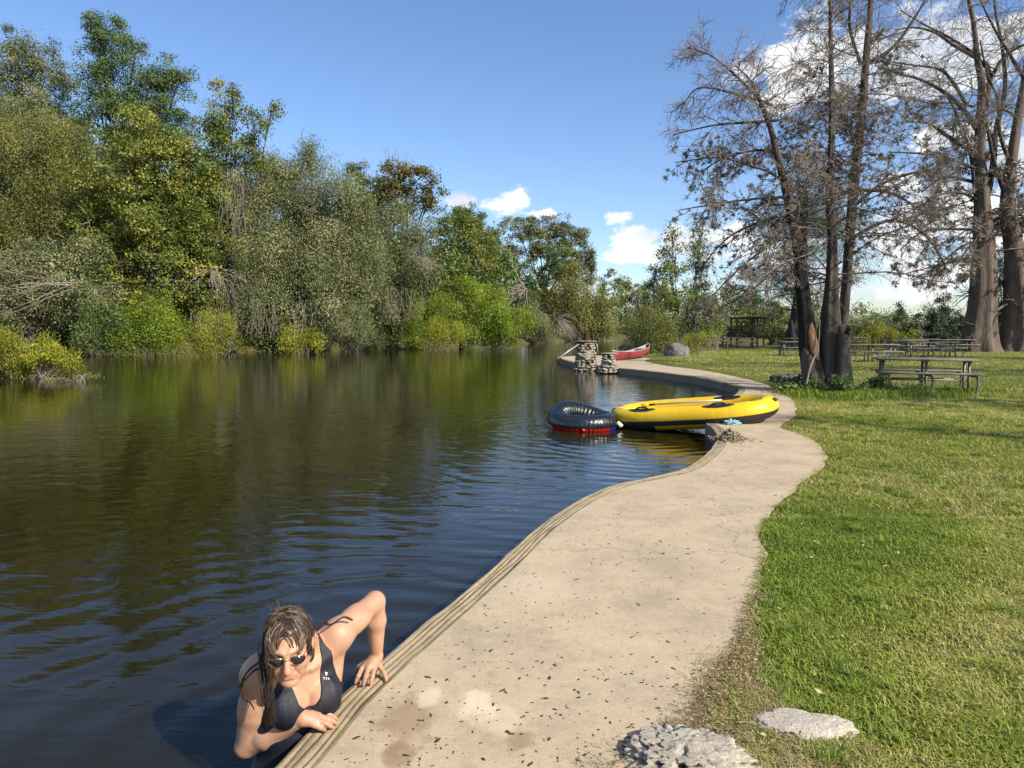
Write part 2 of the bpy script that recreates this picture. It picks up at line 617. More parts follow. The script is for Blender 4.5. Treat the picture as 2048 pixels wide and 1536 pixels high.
# stone and concrete
def concrete_mat(name, base, path=False):
    m = new_mat(name)
    t = NT(m)
    v = t.map()
    f1 = t.noise(v, 1.7, 8, 0.7)
    f2 = t.noise(v, 9, 8, 0.7)
    f3 = t.noise(v, 95, 6, 0.8)
    f4 = t.noise(v, 28, 6, 0.75)
    c = t.ramp(f1, [(0.28, tuple(x * 0.68 for x in base)), (0.5, base), (0.75, tuple(min(1, x * 1.18) for x in base))])
    c = t.mix(t.m('MULTIPLY', t.ramp(f2, [(0.36, (1, 1, 1)), (0.5, (0, 0, 0))]), 0.35), c, tuple(x * 0.62 for x in base))
    c = t.mix(t.ramp(f3, [(0.36, (1, 1, 1)), (0.46, (0, 0, 0))]), c, tuple(x * 0.5 for x in base))
    c = t.mix(t.m('MULTIPLY', t.ramp(f4, [(0.54, (0, 0, 0)), (0.68, (1, 1, 1))]), 0.35), c, tuple(min(1, x * 1.35) for x in base))
    c = t.mix(t.m('MULTIPLY', t.ramp(f4, [(0.34, (1, 1, 1)), (0.44, (0, 0, 0))]), 0.3), c, tuple(x * 0.6 for x in base))
    bm_ = t.m('ADD', t.m('MULTIPLY', f3, 0.35), f2)
    if not path:
        li = t.noise(v, 14, 8, 0.8)
        c = t.mix(t.m('MULTIPLY', t.ramp(li, [(0.48, (0, 0, 0)), (0.6, (1, 1, 1))]), 0.6), c, (0.17, 0.145, 0.062))
        bm_ = t.m('ADD', bm_, t.m('MULTIPLY', li, 1.5))
    if path:
        # rusty water stains and paler patches of their own shape
        def patch(px, py, r, warp=0.35):
            g = G(px, py)
            cc = t.n('TexCoord')
            s1 = t.n('VectorMath', operation='SUBTRACT'); t.l(cc.outputs['Object'], s1.inputs[0]); s1.inputs[1].default_value = (g[0], g[1], 0)
            s2 = t.n('VectorMath', operation='MULTIPLY'); t.l(s1.outputs[0], s2.inputs[0]); s2.inputs[1].default_value = (1 / r, 0.7 / r, 0)
            s3 = t.n('VectorMath', operation='LENGTH'); t.l(s2.outputs[0], s3.inputs[0])
            nn = t.noise(v, 9, 6, 0.7)
            k = t.m('ADD', s3.outputs['Value'], t.m('MULTIPLY_ADD', nn, 2.4, -1.2))
            return t.ramp(k, [(0.55, (1, 1, 1)), (1.0, (0, 0, 0))])
        for (px, py, r, cc_, am) in [(815, 1440, 0.14, (0.22, 0.145, 0.075), 0.55), (800, 1505, 0.075, (0.19, 0.12, 0.06), 0.6), (1040, 1480, 0.06, (0.22, 0.14, 0.075), 0.6),
                                     (955, 1408, 0.085, (0.60, 0.50, 0.36), 0.7), (860, 1395, 0.06, (0.58, 0.49, 0.36), 0.6), (1080, 1175, 0.22, (0.50, 0.42, 0.30), 0.4), (1000, 1440, 0.10, (0.58, 0.48, 0.34), 0.45)]:
            c = t.mix(t.m('MULTIPLY', patch(px, py, r), am), c, cc_)
        # hairline cracks
        vo = t.n('TexVoronoi', feature='DISTANCE_TO_EDGE'); vo.inputs['Scale'].default_value = 0.35
        mm = t.n('VectorMath', operation='ADD'); t.l(v, mm.inputs[0])
        nv = t.n('TexNoise'); nv.inputs['Scale'].default_value = 1.5; nv.inputs['Detail'].default_value = 6; t.l(v, nv.inputs['Vector'])
        t.l(nv.outputs['Color'], mm.inputs[1]); t.l(mm.outputs[0], vo.inputs['Vector'])
        ck = t.ramp(vo.outputs['Distance'], [(0.0, (1, 1, 1)), (0.004, (0, 0, 0))])
        c = t.mix(t.m('MULTIPLY', ck, 0.45), c, (0.1, 0.08, 0.06))
        # little pits
        vp = t.n('TexVoronoi'); vp.inputs['Scale'].default_value = 11; t.l(v, vp.inputs['Vector'])
        pt = t.ramp(vp.outputs['Distance'], [(0.07, (0, 0, 0)), (0.13, (1, 1, 1))])
        keep = t.ramp(vp.outputs['Color'], [(0.62, (1, 1, 1)), (0.63, (0, 0, 0))])
        pit = t.m('MAXIMUM', pt, keep)
        c = t.mix(pit, (0.13, 0.10, 0.075), c)
        bm_ = t.m('ADD', bm_, t.m('MULTIPLY', pit, 1.4))
    t.done(t.pbr(c, 0.85, t.bump(bm_, 0.5, 0.006), 0.3))
    return m


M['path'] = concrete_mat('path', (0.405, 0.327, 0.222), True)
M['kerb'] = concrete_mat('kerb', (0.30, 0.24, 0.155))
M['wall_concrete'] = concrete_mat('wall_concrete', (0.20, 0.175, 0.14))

# swept rim with formwork ridges, and the wall below it
prof = [(0.0, -0.9), (0.0, -0.035), (0.004, -0.012)]
ridge = [(0.016, -0.004), (0.03, -0.004), (0.034, -0.012), (0.038, -0.012), (0.043, -0.002), (0.060, -0.002), (0.0635, -0.0095), (0.067, -0.0095),
         (0.072, 0.0), (0.092, 0.0), (0.0955, -0.008), (0.099, -0.008), (0.104, 0.001), (0.122, 0.001), (0.126, -0.006), (0.129, -0.006), (0.134, 0.0), (0.150, 0.0)]


def sweep(profile, name, mat, jit=0.0, **kw):
    k = len(profile)
    pr = np.array(profile)
    n = len(EDGE)
    sarr = np.cumsum(np.r_[0, np.linalg.norm(np.diff(EDGE, axis=0), axis=1)])
    V = np.zeros((n, k, 3))
    for j in range(k):
        w = np.array([mnoise.noise(Vector((s_ * 2.3, j * 0.37, 0))) * jit for s_ in sarr]) if jit else 0
        zz = np.array([mnoise.noise(Vector((s_ * 5.0, j * 1.7, 4))) * jit * 0.6 for s_ in sarr]) if jit else 0
        V[:, j, :2] = EDGE + nrm * (pr[j, 0] + (w if j < k - 1 else 0))[..., None] if jit and j < k - 1 else EDGE + nrm * pr[j, 0]
        V[:, j, 2] = pr[j, 1] + (zz if (jit and j < k - 1) else 0)
    idx = np.arange(n * k).reshape(n, k)
    Q = np.stack([idx[:-1, :-1], idx[:-1, 1:], idx[1:, 1:], idx[1:, :-1]], -1).reshape(-1, 4)
    me = mesh_np(name, V.reshape(-1, 3), Q)
    o = link(name, me, mat)
    return o


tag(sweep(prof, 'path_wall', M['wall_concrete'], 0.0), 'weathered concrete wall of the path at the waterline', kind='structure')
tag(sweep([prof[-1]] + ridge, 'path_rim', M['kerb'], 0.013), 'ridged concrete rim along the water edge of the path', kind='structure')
# end and back of the jetty
jb = np.array([tuple(EDGE[-1])] + tip_back)
V = np.concatenate([np.c_[jb, np.full(len(jb), -0.9)], np.c_[jb, np.full(len(jb), 0.0)]])
k_ = len(jb)
tag(link('jetty_wall', mesh_np('jetty_wall', V, np.array([[i, i + 1, k_ + i + 1, k_ + i] for i in range(k_ - 1)])), M['wall_concrete']), 'low back wall of the jetty', kind='structure')


def poly_mesh(name, pts, z, mat, **kw):
    pts = [Vector((p[0], p[1], z)) for p in pts]
    tris = tessellate_polygon([pts])
    me = mesh_np(name, np.array([list(p) for p in pts]), np.array(tris))
    bm = bmesh.new(); bm.from_mesh(me)
    for f in bm.faces:
        f.normal_update()
        if f.normal.z < 0:
            f.normal_flip()
    bm.to_mesh(me); bm.free()
    return link(name, me, mat)


inner = EDGE + nrm * 0.150
inner_c = inner[::3]
right_px = [(1208, 711), (1262, 713), (1300, 717), (1290, 722), (1330, 731), (1400, 740), (1470, 753), (1530, 768), (1552, 782), (1585, 800), (1590, 830), (1560, 853), (1592, 866), (1630, 884), (1652, 912), (1640, 935), (1610, 958), (1566, 1000),
            (1535, 1040), (1525, 1070), (1530, 1110), (1518, 1160), (1505, 1200), (1495, 1250), (1485, 1310), (1460, 1370), (1440, 1420), (1400, 1480), (1340, 1536)]
PB = np.array([tuple(G(x, y)[:2]) for x, y in right_px] + [(0.35, 1.4), (0.3, 0), (0.2, -3.0)])
PB = resample(catmull(PB, 8), 0.12)
ragged = PB + np.array([[mnoise.noise(Vector((p[0] * 2.5, p[1] * 2.5, 3))) * 0.05, mnoise.noise(Vector((p[0] * 2.5, p[1] * 2.5, 9))) * 0.05] for p in PB])
tag(poly_mesh('path', list(inner_c) + tip_back[:2] + list(ragged), 0.0, M['path']), 'winding pale sand-coloured concrete path', kind='structure')

# lawn: one sheet under everything on this side
def ground_mat():
    m = new_mat('lawn')
    t = NT(m)
    v = t.map()
    f = t.noise(v, 0.35, 5, 0.6)
    f2 = t.noise(v, 6, 8, 0.75)
    f3 = t.noise(v, 45, 4, 0.8)
    c = t.ramp(f, [(0.32, (0.10, 0.15, 0.022)), (0.5, (0.17, 0.20, 0.035)), (0.68, (0.26, 0.235, 0.075))])
    c = t.mix(t.ramp(f2, [(0.35, (1, 1, 1)), (0.6, (0, 0, 0))]), c, (0.06, 0.075, 0.018))
    c = t.mix(t.m('MULTIPLY', t.ramp(f3, [(0.5, (0, 0, 0)), (0.7, (1, 1, 1))]), 0.5), c, (0.26, 0.25, 0.09))
    t.done(t.pbr(c, 0.95, t.bump(t.m('ADD', f2, f3), 1.0, 0.06), 0.1))
    return m


M['lawn'] = ground_mat()
M['bank'] = simple('bank', (0.085, 0.075, 0.03), 0.95, 0.1, vary=0.5, scale=0.8, bump=1.0, bscale=6, bdist=0.1)
lawn_in = (EDGE + nrm * 0.45)[::4]
far_px = [(1214, 711), (1250, 703), (1300, 698), (1360, 693), (1440, 690.5), (1530, 690.5), (1640, 694), (1760, 696), (1900, 696), (2048, 696), (2300, 697)]
lawn_pts = [tuple(p) for p in lawn_in[:-6]] + [tuple(G(x, y)[:2]) for x, y in far_px] + [(90, 46), (90, -3), (-2.0, -3)]
tag(poly_mesh('lawn', lawn_pts, -0.012, M['lawn']), 'flat sunlit lawn with dry yellowish patches', kind='structure')
# rough lake shore skirt
sh = np.array([tuple(G(x, y)[:2]) for x, y in far_px] + [(90, 46)])
V = np.concatenate([np.c_[sh, np.full(len(sh), -0.012)], np.c_[sh + [0, 1.5], np.full(len(sh), -0.7)]])
k_ = len(sh)
tag(link('lake_shore', mesh_np('lake_shore', V, np.array([[i, i + 1, k_ + i + 1, k_ + i] for i in range(k_ - 1)])), M['bank']), 'earth shore of the lake', kind='structure')

# water
def water_mat():
    m = new_mat('water')
    t = NT(m)
    g = G(600, 1440, WZ)
    v = t.map((0.55, 1.6, 1))
    vb = t.map((1, 1, 1), rot=(0, 0, 0.35))
    big = t.noise(vb, 0.9, 2, 0.5, 0.6)
    f1 = t.noise(v, 2.2, 3, 0.5, 0.5)
    f2 = t.noise(t.map((0.35, 1.5, 1), rot=(0, 0, 0.12)), 5.5, 3, 0.5, 0.6)
    cc = t.n('TexCoord')

    def rings(x, y, freq, amp, fall, dist):
        s1 = t.n('VectorMath', operation='SUBTRACT'); t.l(cc.outputs['Object'], s1.inputs[0]); s1.inputs[1].default_value = (x, y, 0)
        s3 = t.n('VectorMath', operation='LENGTH'); t.l(s1.outputs[0], s3.inputs[0])
        r = t.m('ADD', s3.outputs['Value'], t.m('MULTIPLY', t.noise(cc.outputs['Object'], 0.7, 2), dist))
        w = t.m('SINE', t.m('MULTIPLY', r, freq))
        at = t.m('DIVIDE', amp, t.m('ADD', 1.0, t.m('MULTIPLY', t.m('MULTIPLY', s3.outputs['Value'], s3.outputs['Value']), fall)))
        return t.m('MULTIPLY', w, at)
    r1 = rings(g[0], g[1] - .1, 21, 0.26, 0.12, 0.9)
    r2 = rings(2.0, 11.8, 19, 0.22, 0.02, 1.2)
    r3 = rings(-5.5, 5.5, 9, 0.09, 0.02, 1.6)
    h = t.m('ADD', t.m('MULTIPLY', big, 1.1), t.m('ADD', t.m('MULTIPLY', f1, 0.9), t.m('MULTIPLY', f2, 0.42)))
    h = t.m('ADD', h, t.m('ADD', r1, t.m('ADD', r2, r3)))
    nr = t.bump(h, 1.0, 0.0062)
    dep = t.noise(t.map((1, 1, 1)), 0.25, 3)
    c = t.ramp(dep, [(0.3, (0.009, 0.0082, 0.0028)), (0.7, (0.018, 0.0145, 0.004))])
    t.done(t.pbr(c, 0.03, nr, 0.5, IOR=1.333))
    return m


M['water'] = water_mat()
S = 4000
V = np.array([[-S, -S, WZ], [S, -S, WZ], [S, S, WZ], [-S, S, WZ]])
tag(link('water', mesh_np('water', V, np.array([[0, 1, 2, 3]])), M['water']), 'dark green rippled river and lake water', kind='structure')


# banks: raised land with sloping sides
def land(name, pts, top, label, slope=2.0, mat=None):
    pts = [np.array(p[:2]) for p in pts]
    P = np.array(pts, float)
    area = 0.5 * np.sum(P[:, 0] * np.roll(P[:, 1], -1) - P[:, 1] * np.roll(P[:, 0], -1))
    if area < 0:
        P = P[::-1]
    t = np.roll(P, -1, 0) - np.roll(P, 1, 0)
    t /= np.linalg.norm(t, axis=1)[:, None]
    inn = P + np.c_[-t[:, 1], t[:, 0]] * slope
    n = len(P)
    Vv = np.concatenate([np.c_[P, np.full(n, -0.6)], np.c_[P * 0.5 + inn * 0.5, np.full(n, top * 0.55 - 0.05)], np.c_[inn, np.full(n, top)]])
    Q = []
    for r in range(2):
        for i in range(n):
            j = (i + 1) % n
            Q.append([r * n + i, r * n + j, (r + 1) * n + j, (r + 1) * n + i])
    tri = np.array(tessellate_polygon([[Vector((*p, top)) for p in inn]])) + 2 * n
    me = mesh_np(name, Vv, [np.array(Q), tri])
    bm = bmesh.new(); bm.from_mesh(me); bmesh.ops.recalc_face_normals(bm, faces=bm.faces)
    bm.to_mesh(me); bm.free()
    return tag(link(name, me, mat or M['bank']), label, kind='structure')


def GW(px, py):
    return G(px, py, WZ)[:2]


left_shore = [(-60, 8), (-24, 16), tuple(GW(-60, 752)), tuple(GW(60, 750)), tuple(GW(130, 742)), tuple(GW(100, 725)), tuple(GW(150, 705)), tuple(GW(300, 708)), tuple(GW(480, 704)), tuple(GW(640, 700)), tuple(GW(780, 693)),
              tuple(GW(930, 691)), tuple(GW(1050, 688.5)), (6, 84), (10, 97), tuple(GW(1240, 677)), (22, 125), (30, 170), (-200, 170), (-200, 8)]
land('river_bank', left_shore, 0.5, 'overgrown far bank of the river')
pen = [(8.8, 47), (8.6, 60), (13, 75), (22, 100), (33, 99), (33, 90), (25, 70), (21, 62), (17, 56), (13, 49)]
land('shore_spit', pen, 0.1, 'bushy spit of land between river and lake', 1.2)
far = [(26, 118), (34, 92), (48, 88), (62, 84), (80, 82), (120, 80), (200, 76), (1200, 40), (3500, 400), (3500, 3500), (-3500, 3500), (-3500, 160), (-220, 168), (28, 168)]
land('far_bank', far, 0.3, 'flat wooded land beyond the lake', 3)
# ------------------------------------------------------------------ trees and shrubs
def fluted(P, R, sides=20, amp=0.12, freq=5, seed=0, rough=0.03):
    """trunk with buttress flutes, stronger at the foot"""
    P = np.asarray(P, float); R = np.asarray(R, float)
    P2 = catmull(P, 5); t = np.linspace(0, len(P) - 1, len(P2)); R2 = np.interp(t, range(len(R)), R)
    k = len(P2)
    T = frames(P2)
    U = np.cross(T, [0, 1.0, 0.01]); U /= np.linalg.norm(U, axis=1)[:, None]
    Wv = np.cross(T, U)
    a = np.arange(sides) * 2 * np.pi / sides
    s = np.linspace(0, 1, k)
    V = np.zeros((k, sides, 3))
    for i in range(k):
        for j in range(sides):
            f = 1 + amp * math.cos(freq * a[j] + seed + 0.8 * math.sin(2 * a[j] + seed)) * math.exp(-3.2 * s[i])
            f += rough * 3 * mnoise.noise(Vector((math.cos(a[j]) * 2.2 + seed, math.sin(a[j]) * 2.2, s[i] * 7 + seed)))
            V[i, j] = P2[i] + (math.cos(a[j]) * U[i] + math.sin(a[j]) * Wv[i]) * R2[i] * f
    idx = np.arange(k * sides).reshape(k, sides)
    A = idx[:-1]; B = idx[1:]
    Q = np.stack([A, np.roll(A, -1, 1), np.roll(B, -1, 1), B], -1).reshape(-1, 4)
    return V.reshape(-1, 3), [Q, idx[-1][None, :]]


LD = 1.0


def blob_leaves(blobs, D, density=1.0, size=0.2, aspect=0.6, sd=0.24, sdz=None, ab=None, per=26, shell=0.55, yr=0.75, floor=None):
    """leaves in clumps through ellipsoids given by their place and size in the photograph at distance D"""
    if D > 40:
        size = size * 0.70
        density = density * 0.86
    Vs, tones = [], []
    for b in blobs:
        px, py, rx, ry = b[:4]
        dD = b[4] if len(b) > 4 else 0.0
        Y = D + dD
        c = At(px, py, Y)
        m = Y / 1420.0
        grow = 1.12 if D > 40 else 1.0
        rad = np.array([rx * m, min(rx, ry * 1.2) * m * yr, ry * m]) * grow
        area = math.pi * rad[0] * rad[2]
        n_leaf = int(density * LD * area * 3.1 / (size * size * aspect * 0.25) * 0.5)
        per_ = per
        nc = max(6, n_leaf // per_)
        # lobes over the blob, clumps over each lobe
        nl = int(np.clip(area / (size * size * 26), 5, 34))
        ul = rnd_unit(nl)
        lump = np.array([1 + 0.30 * mnoise.noise(Vector(q * 2.1 + c)) for q in ul])
        cl = c + ul * rad * (rng.uniform(0.35, 0.92, nl) * lump)[:, None]
        rl = rng.uniform(0.22, 0.40, nl)
        li = rng.integers(0, nl, nc)
        u = rnd_unit(nc)
        u = u + ul[li] * 0.45 + np.array([0, 0, 0.25]); u /= np.linalg.norm(u, axis=1)[:, None]
        C = cl[li] + u * rad * (rl[li] * rng.uniform(0.75, 1.05, nc))[:, None]
        lob_t = rng.normal(0, 0.15, nl)
        cl_t = np.clip(rng.normal(0.46, 0.11, nc) + lob_t[li], 0, 1)
        k = rng.poisson(per_, nc)
        ids = np.repeat(np.arange(nc), k)
        off = rng.normal(size=(len(ids), 3)) * np.array([sd, sd, sdz if sdz else sd * 0.7])
        Lc = C[ids] + off
        nb = u[ids] * 1.5 + np.array([0, 0, 0.9])
        keep = Lc[:, 2] > (WZ if floor is None else floor)
        Lc, ids, nb = Lc[keep], ids[keep], nb[keep]
        V, Q = leaf_quads(Lc, size, aspect, nb, ab, 1.0)
        nv_ = 4
        if D > 40:      # small in the picture: three-cornered leaves
            V = V.reshape(-1, 4, 3)
            ax_ = V[:, 2] - V[:, 0]
            V = np.stack([V[:, 1] - ax_ * .35, V[:, 2], V[:, 3] - ax_ * .35], 1).reshape(-1, 3); nv_ = 3
        Vs.append(V)
        tones.append(np.repeat(np.clip(cl_t[ids] + rng.normal(0, 0.10, len(ids)), 0, 1), nv_))
    V = np.concatenate(Vs)
    return V, np.arange(len(V)).reshape(-1, nv_), np.concatenate(tones)


def leaf_obj(name, parts, mat, parent=None):
    V = np.concatenate([p[0] for p in parts]); t = np.concatenate([p[2] for p in parts])
    me = mesh_np(name, V, np.arange(len(V)).reshape(-1, parts[0][1].shape[1]))
    attr(me, 'tone', t)
    return link(name, me, mat, parent)


def limbs_to(base, blobs, D, r0, bend=0.25):
    """trunk and limbs from the base to each blob"""
    mb = MB()
    top = At(np.mean([b[0] for b in blobs]), min(b[1] for b in blobs) + 45, D)
    base = np.array(base)
    kn = 7
    tr = np.array([base * (1 - q) + top * q for q in np.linspace(0, 1, kn)])
    tr[1:-1, 0] += rng.normal(0, 0.03, kn - 2) * np.linalg.norm(top - base)
    tr = catmull(tr, 3)
    rr = np.linspace(r0, r0 * 0.12, len(tr))
    V, Fs = tube_vf(tr, rr, 8); mb.add(V, Fs)
    for b in blobs:
        c = At(b[0], b[1], D + (b[4] if len(b) > 4 else 0))
        z = base[2] + (c[2] - base[2]) * rng.uniform(0.35, 0.65)
        i = int(np.argmin(np.abs(tr[:, 2] - z)))
        s = tr[i]
        mid = (s + c) / 2 + np.array([0, 0, -0.1 * np.linalg.norm(c - s)])
        P = catmull(np.array([s, mid, c]), 4)
        V, Fs = tube_vf(P, np.linspace(rr[i] * 0.45, 0.02, len(P)), 6); mb.add(V, Fs)
        m = D / 1420.0
        far_ = c + rnd_unit(5) * np.array([b[2], b[3] * .7, b[3]]) * m * 0.8
        for q in far_:
            P = catmull(np.array([mid * .4 + c * .6, (c + q) / 2 + rng.normal(0, .15, 3), q]), 3)
            V, Fs = tube_vf(P, np.linspace(0.028, 0.010, len(P)), 4); mb.add(V, Fs)
    return mb


def tree(name, label, cat, D, blobs, mat, basepx, r0=0.25, group=None, bark='bark_dark', twigs=0, crown='crown', **kw):
    x = At(basepx, 700, D)[0]
    bz = 0.1
    root = empty(name, (0, 0, 0))
    tag(root, label, cat, group)
    root.location = (x, D, bz)
    bpy.context.view_layer.update()
    mb = limbs_to((x, D, bz - 0.3), blobs, D, r0)
    tr = mb.build('trunk', M[bark], None, True, False)
    p = [blob_leaves(blobs, D, **kw)]
    cr_ = leaf_obj(crown, p, M[mat])
    obs = [tr, cr_]
    if twigs:
        # bare twigs poking out of the crown
        st = []
        for b in blobs:
            c = At(b[0], b[1], D); m = D / 1420.0
            n = max(3, int(twigs * b[2] / 60))
            u = rnd_unit(n); u[:, 2] = np.abs(u[:, 2]) * 0.7
            a = c + u * np.array([b[2], b[3] * .6, b[3]]) * m * 0.5
            e = c + u * np.array([b[2], b[3] * .8, b[3]]) * m * rng.uniform(0.95, 1.35, n)[:, None]
            w = rng.normal(0, 0.12, (n, 5, 3)); w[:, 0] = 0
            st.append(a[:, None] * (1 - np.linspace(0, 1, 5))[None, :, None] + e[:, None] * np.linspace(0, 1, 5)[None, :, None] + w)
        P = np.concatenate(st)
        R = np.broadcast_to(np.linspace(0.03, 0.01, 5), P.shape[:2])
        P2, R2 = spawn(P, R, 5, 0.3, 1, 0.9, 35, k=4, rmin=0.010)
        V1, Q1 = tubes(P, R, 3); V2, Q2 = tubes(P2, R2, 3)
        obs.append(tag(link('twigs', mesh_np('twigs', np.concatenate([V1, V2]), np.concatenate([Q1, Q2 + len(V1)])), M['twig_pale']), kind='stuff'))
    for o in obs:
        o.data.transform(Matrix.Translation((-x, -D, -bz)))
        o.parent = root
    return root


def dead_fan(label, px, py, D, n, length, dirs, mat='twig_pale', name='dead_branch', spread=0.35, droop=-0.8, r=0.035, subs=5):
    c = At(px, py, D)
    d0 = np.array(dirs, float); d0 /= np.linalg.norm(d0)
    P = np.zeros((n, 7, 3)); d = d0 + rng.normal(0, spread, (n, 3)); d /= np.linalg.norm(d, axis=1)[:, None]
    P[:, 0] = c + rng.normal(0, 0.15, (n, 3))
    ln = length * rng.uniform(0.5, 1.1, n)[:, None] / 6
    for q in range(1, 7):
        d = d + np.array([0, 0, droop / 6]) + rng.normal(0, 0.07, (n, 3)); d /= np.linalg.norm(d, axis=1)[:, None]
        P[:, q] = P[:, q - 1] + d * ln
    R = np.broadcast_to(np.linspace(r, r * 0.3, 7), P.shape[:2])
    P2, R2 = spawn(P, R, subs, 0.2, 1, length * 0.4, 30, (0, 0, droop * 0.6), k=4, rmin=0.010)
    V1, Q1 = tubes(P, R, 4); V2, Q2 = tubes(P2, R2, 3)
    V_ = np.concatenate([V1, V2])
    o = link(name, mesh_np(name, V_, np.concatenate([Q1, Q2 + len(V1)])), M[mat])
    tag(o, label, 'branch')
    return o


HANG = dict(aspect=0.42, sd=0.26, sdz=0.42, ab=(0, 0, -0.9), size=0.20)
FEATH = dict(aspect=0.28, sd=0.22, sdz=0.34, ab=(0, 0, 1.1), size=0.22, shell=0.3)
G1 = 'trees along the far river bank'
tree('poplar_tree', 'tallest dark green tree of the river bank, its ragged top above all others', 'tree', 56,
     [(205, 55, 40, 30), (190, 95, 34, 24), (225, 105, 52, 42), (215, 165, 62, 50), (340, 150, 36, 32), (320, 185, 52, 30), (285, 185, 40, 36), (250, 240, 95, 55), (360, 165, 22, 20), (330, 250, 70, 50)], 'leaf_deep', 215, 0.4, G1, twigs=4, size=0.22, density=1.05)
tree('oak_tree', 'pale olive tree at the end of the bank, left of the tallest tree', 'tree', 60,
     [(20, 90, 22, 26), (40, 130, 50, 40), (85, 130, 40, 45), (100, 190, 50, 50), (20, 210, 60, 60), (90, 260, 70, 60), (-60, 200, 80, 110)], 'leaf_grey', 40, 0.35, G1, twigs=4, size=0.22, density=0.95)
tree('willow_tree', 'broad soft olive-yellow tree under the pale olive tree', 'tree', 51,
     [(60, 300, 90, 80), (150, 330, 80, 70), (40, 420, 90, 90), (130, 440, 90, 80), (-60, 360, 90, 110), (-60, 480, 90, 90), (190, 400, 60, 60)], 'leaf_olive', 90, 0.35, G1, twigs=4, **dict(HANG, density=0.95))
tree('cottonwood_tree', 'big vine-covered cottonwood with yellowing leaves in the middle of the tall trees', 'tree', 48,
     [(300, 300, 90, 60), (250, 370, 90, 70), (360, 350, 80, 70), (290, 460, 90, 75), (390, 420, 60, 70), (370, 530, 90, 65), (240, 550, 80, 75), (420, 500, 40, 60), (200, 470, 50, 60), (310, 600, 80, 50)], 'leaf_yellowish', 310, 0.4, G1, twigs=3, size=0.23, aspect=0.75, density=1.1)
tree('young_cottonwood', 'slender leafy cottonwood tops leaning out beside the yellowing cottonwood', 'tree', 49,
     [(440, 225, 34, 50), (466, 185, 14, 30), (425, 310, 52, 70), (470, 290, 40, 40), (515, 245, 26, 34), (545, 222, 16, 18), (495, 320, 38, 44), (450, 400, 46, 60)], 'leaf_yellowish', 455, 0.2, G1, twigs=7, size=0.23, aspect=0.7, density=0.8)
tree('shade_tree', 'dark shaded tree hanging low over the bank beside the lime-green bush', 'tree', 46,
     [(60, 540, 110, 60), (30, 610, 90, 60), (150, 590, 80, 60), (-60, 600, 90, 90), (180, 520, 50, 50)], 'leaf_grey', 60, 0.3, G1, twigs=9, size=0.19, density=0.9)
tree('large_willow', 'wide grey-green willow mass draped with vines in the middle of the bank', 'tree', 52,
     [(600, 380, 80, 62), (545, 430, 80, 80), (665, 430, 75, 80), (600, 510, 100, 80), (690, 530, 70, 80), (560, 345, 34, 30), (625, 318, 34, 26), (560, 560, 80, 60), (640, 590, 90, 70), (720, 470, 40, 60)], 'leaf_grey', 600, 0.4, G1, twigs=6, **dict(HANG, density=1.15))
tree('slim_oak', 'small dark tree top behind the gap right of the willow mass', 'tree', 64,
     [(700, 335, 20, 18), (725, 345, 16, 20), (712, 375, 26, 24), (735, 420, 40, 40), (730, 480, 50, 50)], 'leaf_grey', 715, 0.25, G1, twigs=5, size=0.22, density=0.8)
tree('sycamore_tree', 'rusty brown-leaved sycamore leaning out over grey vines', 'tree', 59,
     [(790, 360, 50, 34), (835, 368, 38, 30), (862, 388, 22, 22), (785, 405, 50, 38), (755, 390, 36, 38), (820, 350, 30, 22), (850, 410, 18, 14), (740, 430, 40, 40)], 'leaf_rust', 775, 0.3, G1, twigs=9, size=0.26, aspect=0.8, density=1.0)
tree('vine_tree', 'grey vine-choked tree below the rusty sycamore crown', 'tree', 57,
     [(800, 460, 52, 46), (830, 520, 50, 50), (770, 530, 50, 60), (800, 590, 60, 50), (850, 470, 20, 30)], 'leaf_grey', 800, 0.3, G1, twigs=14, **dict(HANG, density=0.9))
tree('dense_tree', 'dense green tree with yellow tips between sycamore and far oak', 'tree', 62,
     [(915, 450, 40, 34), (935, 485, 50, 44), (905, 540, 52, 50), (955, 545, 44, 50), (925, 600, 60, 44), (880, 490, 24, 34), (975, 500, 18, 34)], 'leaf_yellowish', 925, 0.3, G1, twigs=4, size=0.23, density=1.1)
tree('dark_oak', 'low dark oak crown just behind the green tree with yellow tips', 'tree', 74,
     [(905, 425, 34, 16), (935, 435, 34, 20), (970, 465, 26, 26)], 'leaf_deep', 930, 0.3, G1, twigs=3, size=0.25)
tree('spreading_oak', 'wide old live oak with dark crooked limbs and thin grey crown at the river bend', 'tree', 98,
     [(1035, 456, 40, 22), (1075, 450, 46, 22), (1115, 456, 42, 24), (1145, 476, 34, 26), (1165, 506, 30, 30), (1015, 486, 34, 26), (1100, 496, 44, 26), (1178, 545, 20, 36), (1010, 520, 32, 30), (1140, 530, 40, 36), (1060, 500, 40, 26)], 'leaf_grey', 1085, 0.6, G1, twigs=6, size=0.34, density=1.1)
tree('bend_tree', 'mid-green tree under the old live oak at the river bend', 'tree', 92,
     [(1130, 520, 46, 34), (1110, 570, 50, 44), (1040, 570, 44, 46), (1060, 620, 50, 40), (1000, 560, 30, 40)], 'leaf_deep', 1090, 0.4, G1, twigs=6, size=0.32, density=1.0)
tree('round_willow', 'rounded soft green willow leaning over the river bend', 'tree', 88,
     [(1150, 610, 60, 46), (1105, 630, 46, 44), (1195, 630, 40, 44), (1140, 575, 40, 34), (1215, 655, 22, 24), (1160, 650, 60, 28)], 'leaf_olive', 1150, 0.35, G1, **dict(HANG, size=0.30, density=1.05))
tree('far_willow', 'distant grey-green tree where the river narrows', 'tree', 122,
     [(1225, 570, 34, 26), (1260, 590, 36, 34), (1240, 625, 50, 40), (1295, 600, 30, 34), (1290, 640, 44, 40)], 'leaf_far', 1245, 0.4, G1, size=0.4, density=1.0)

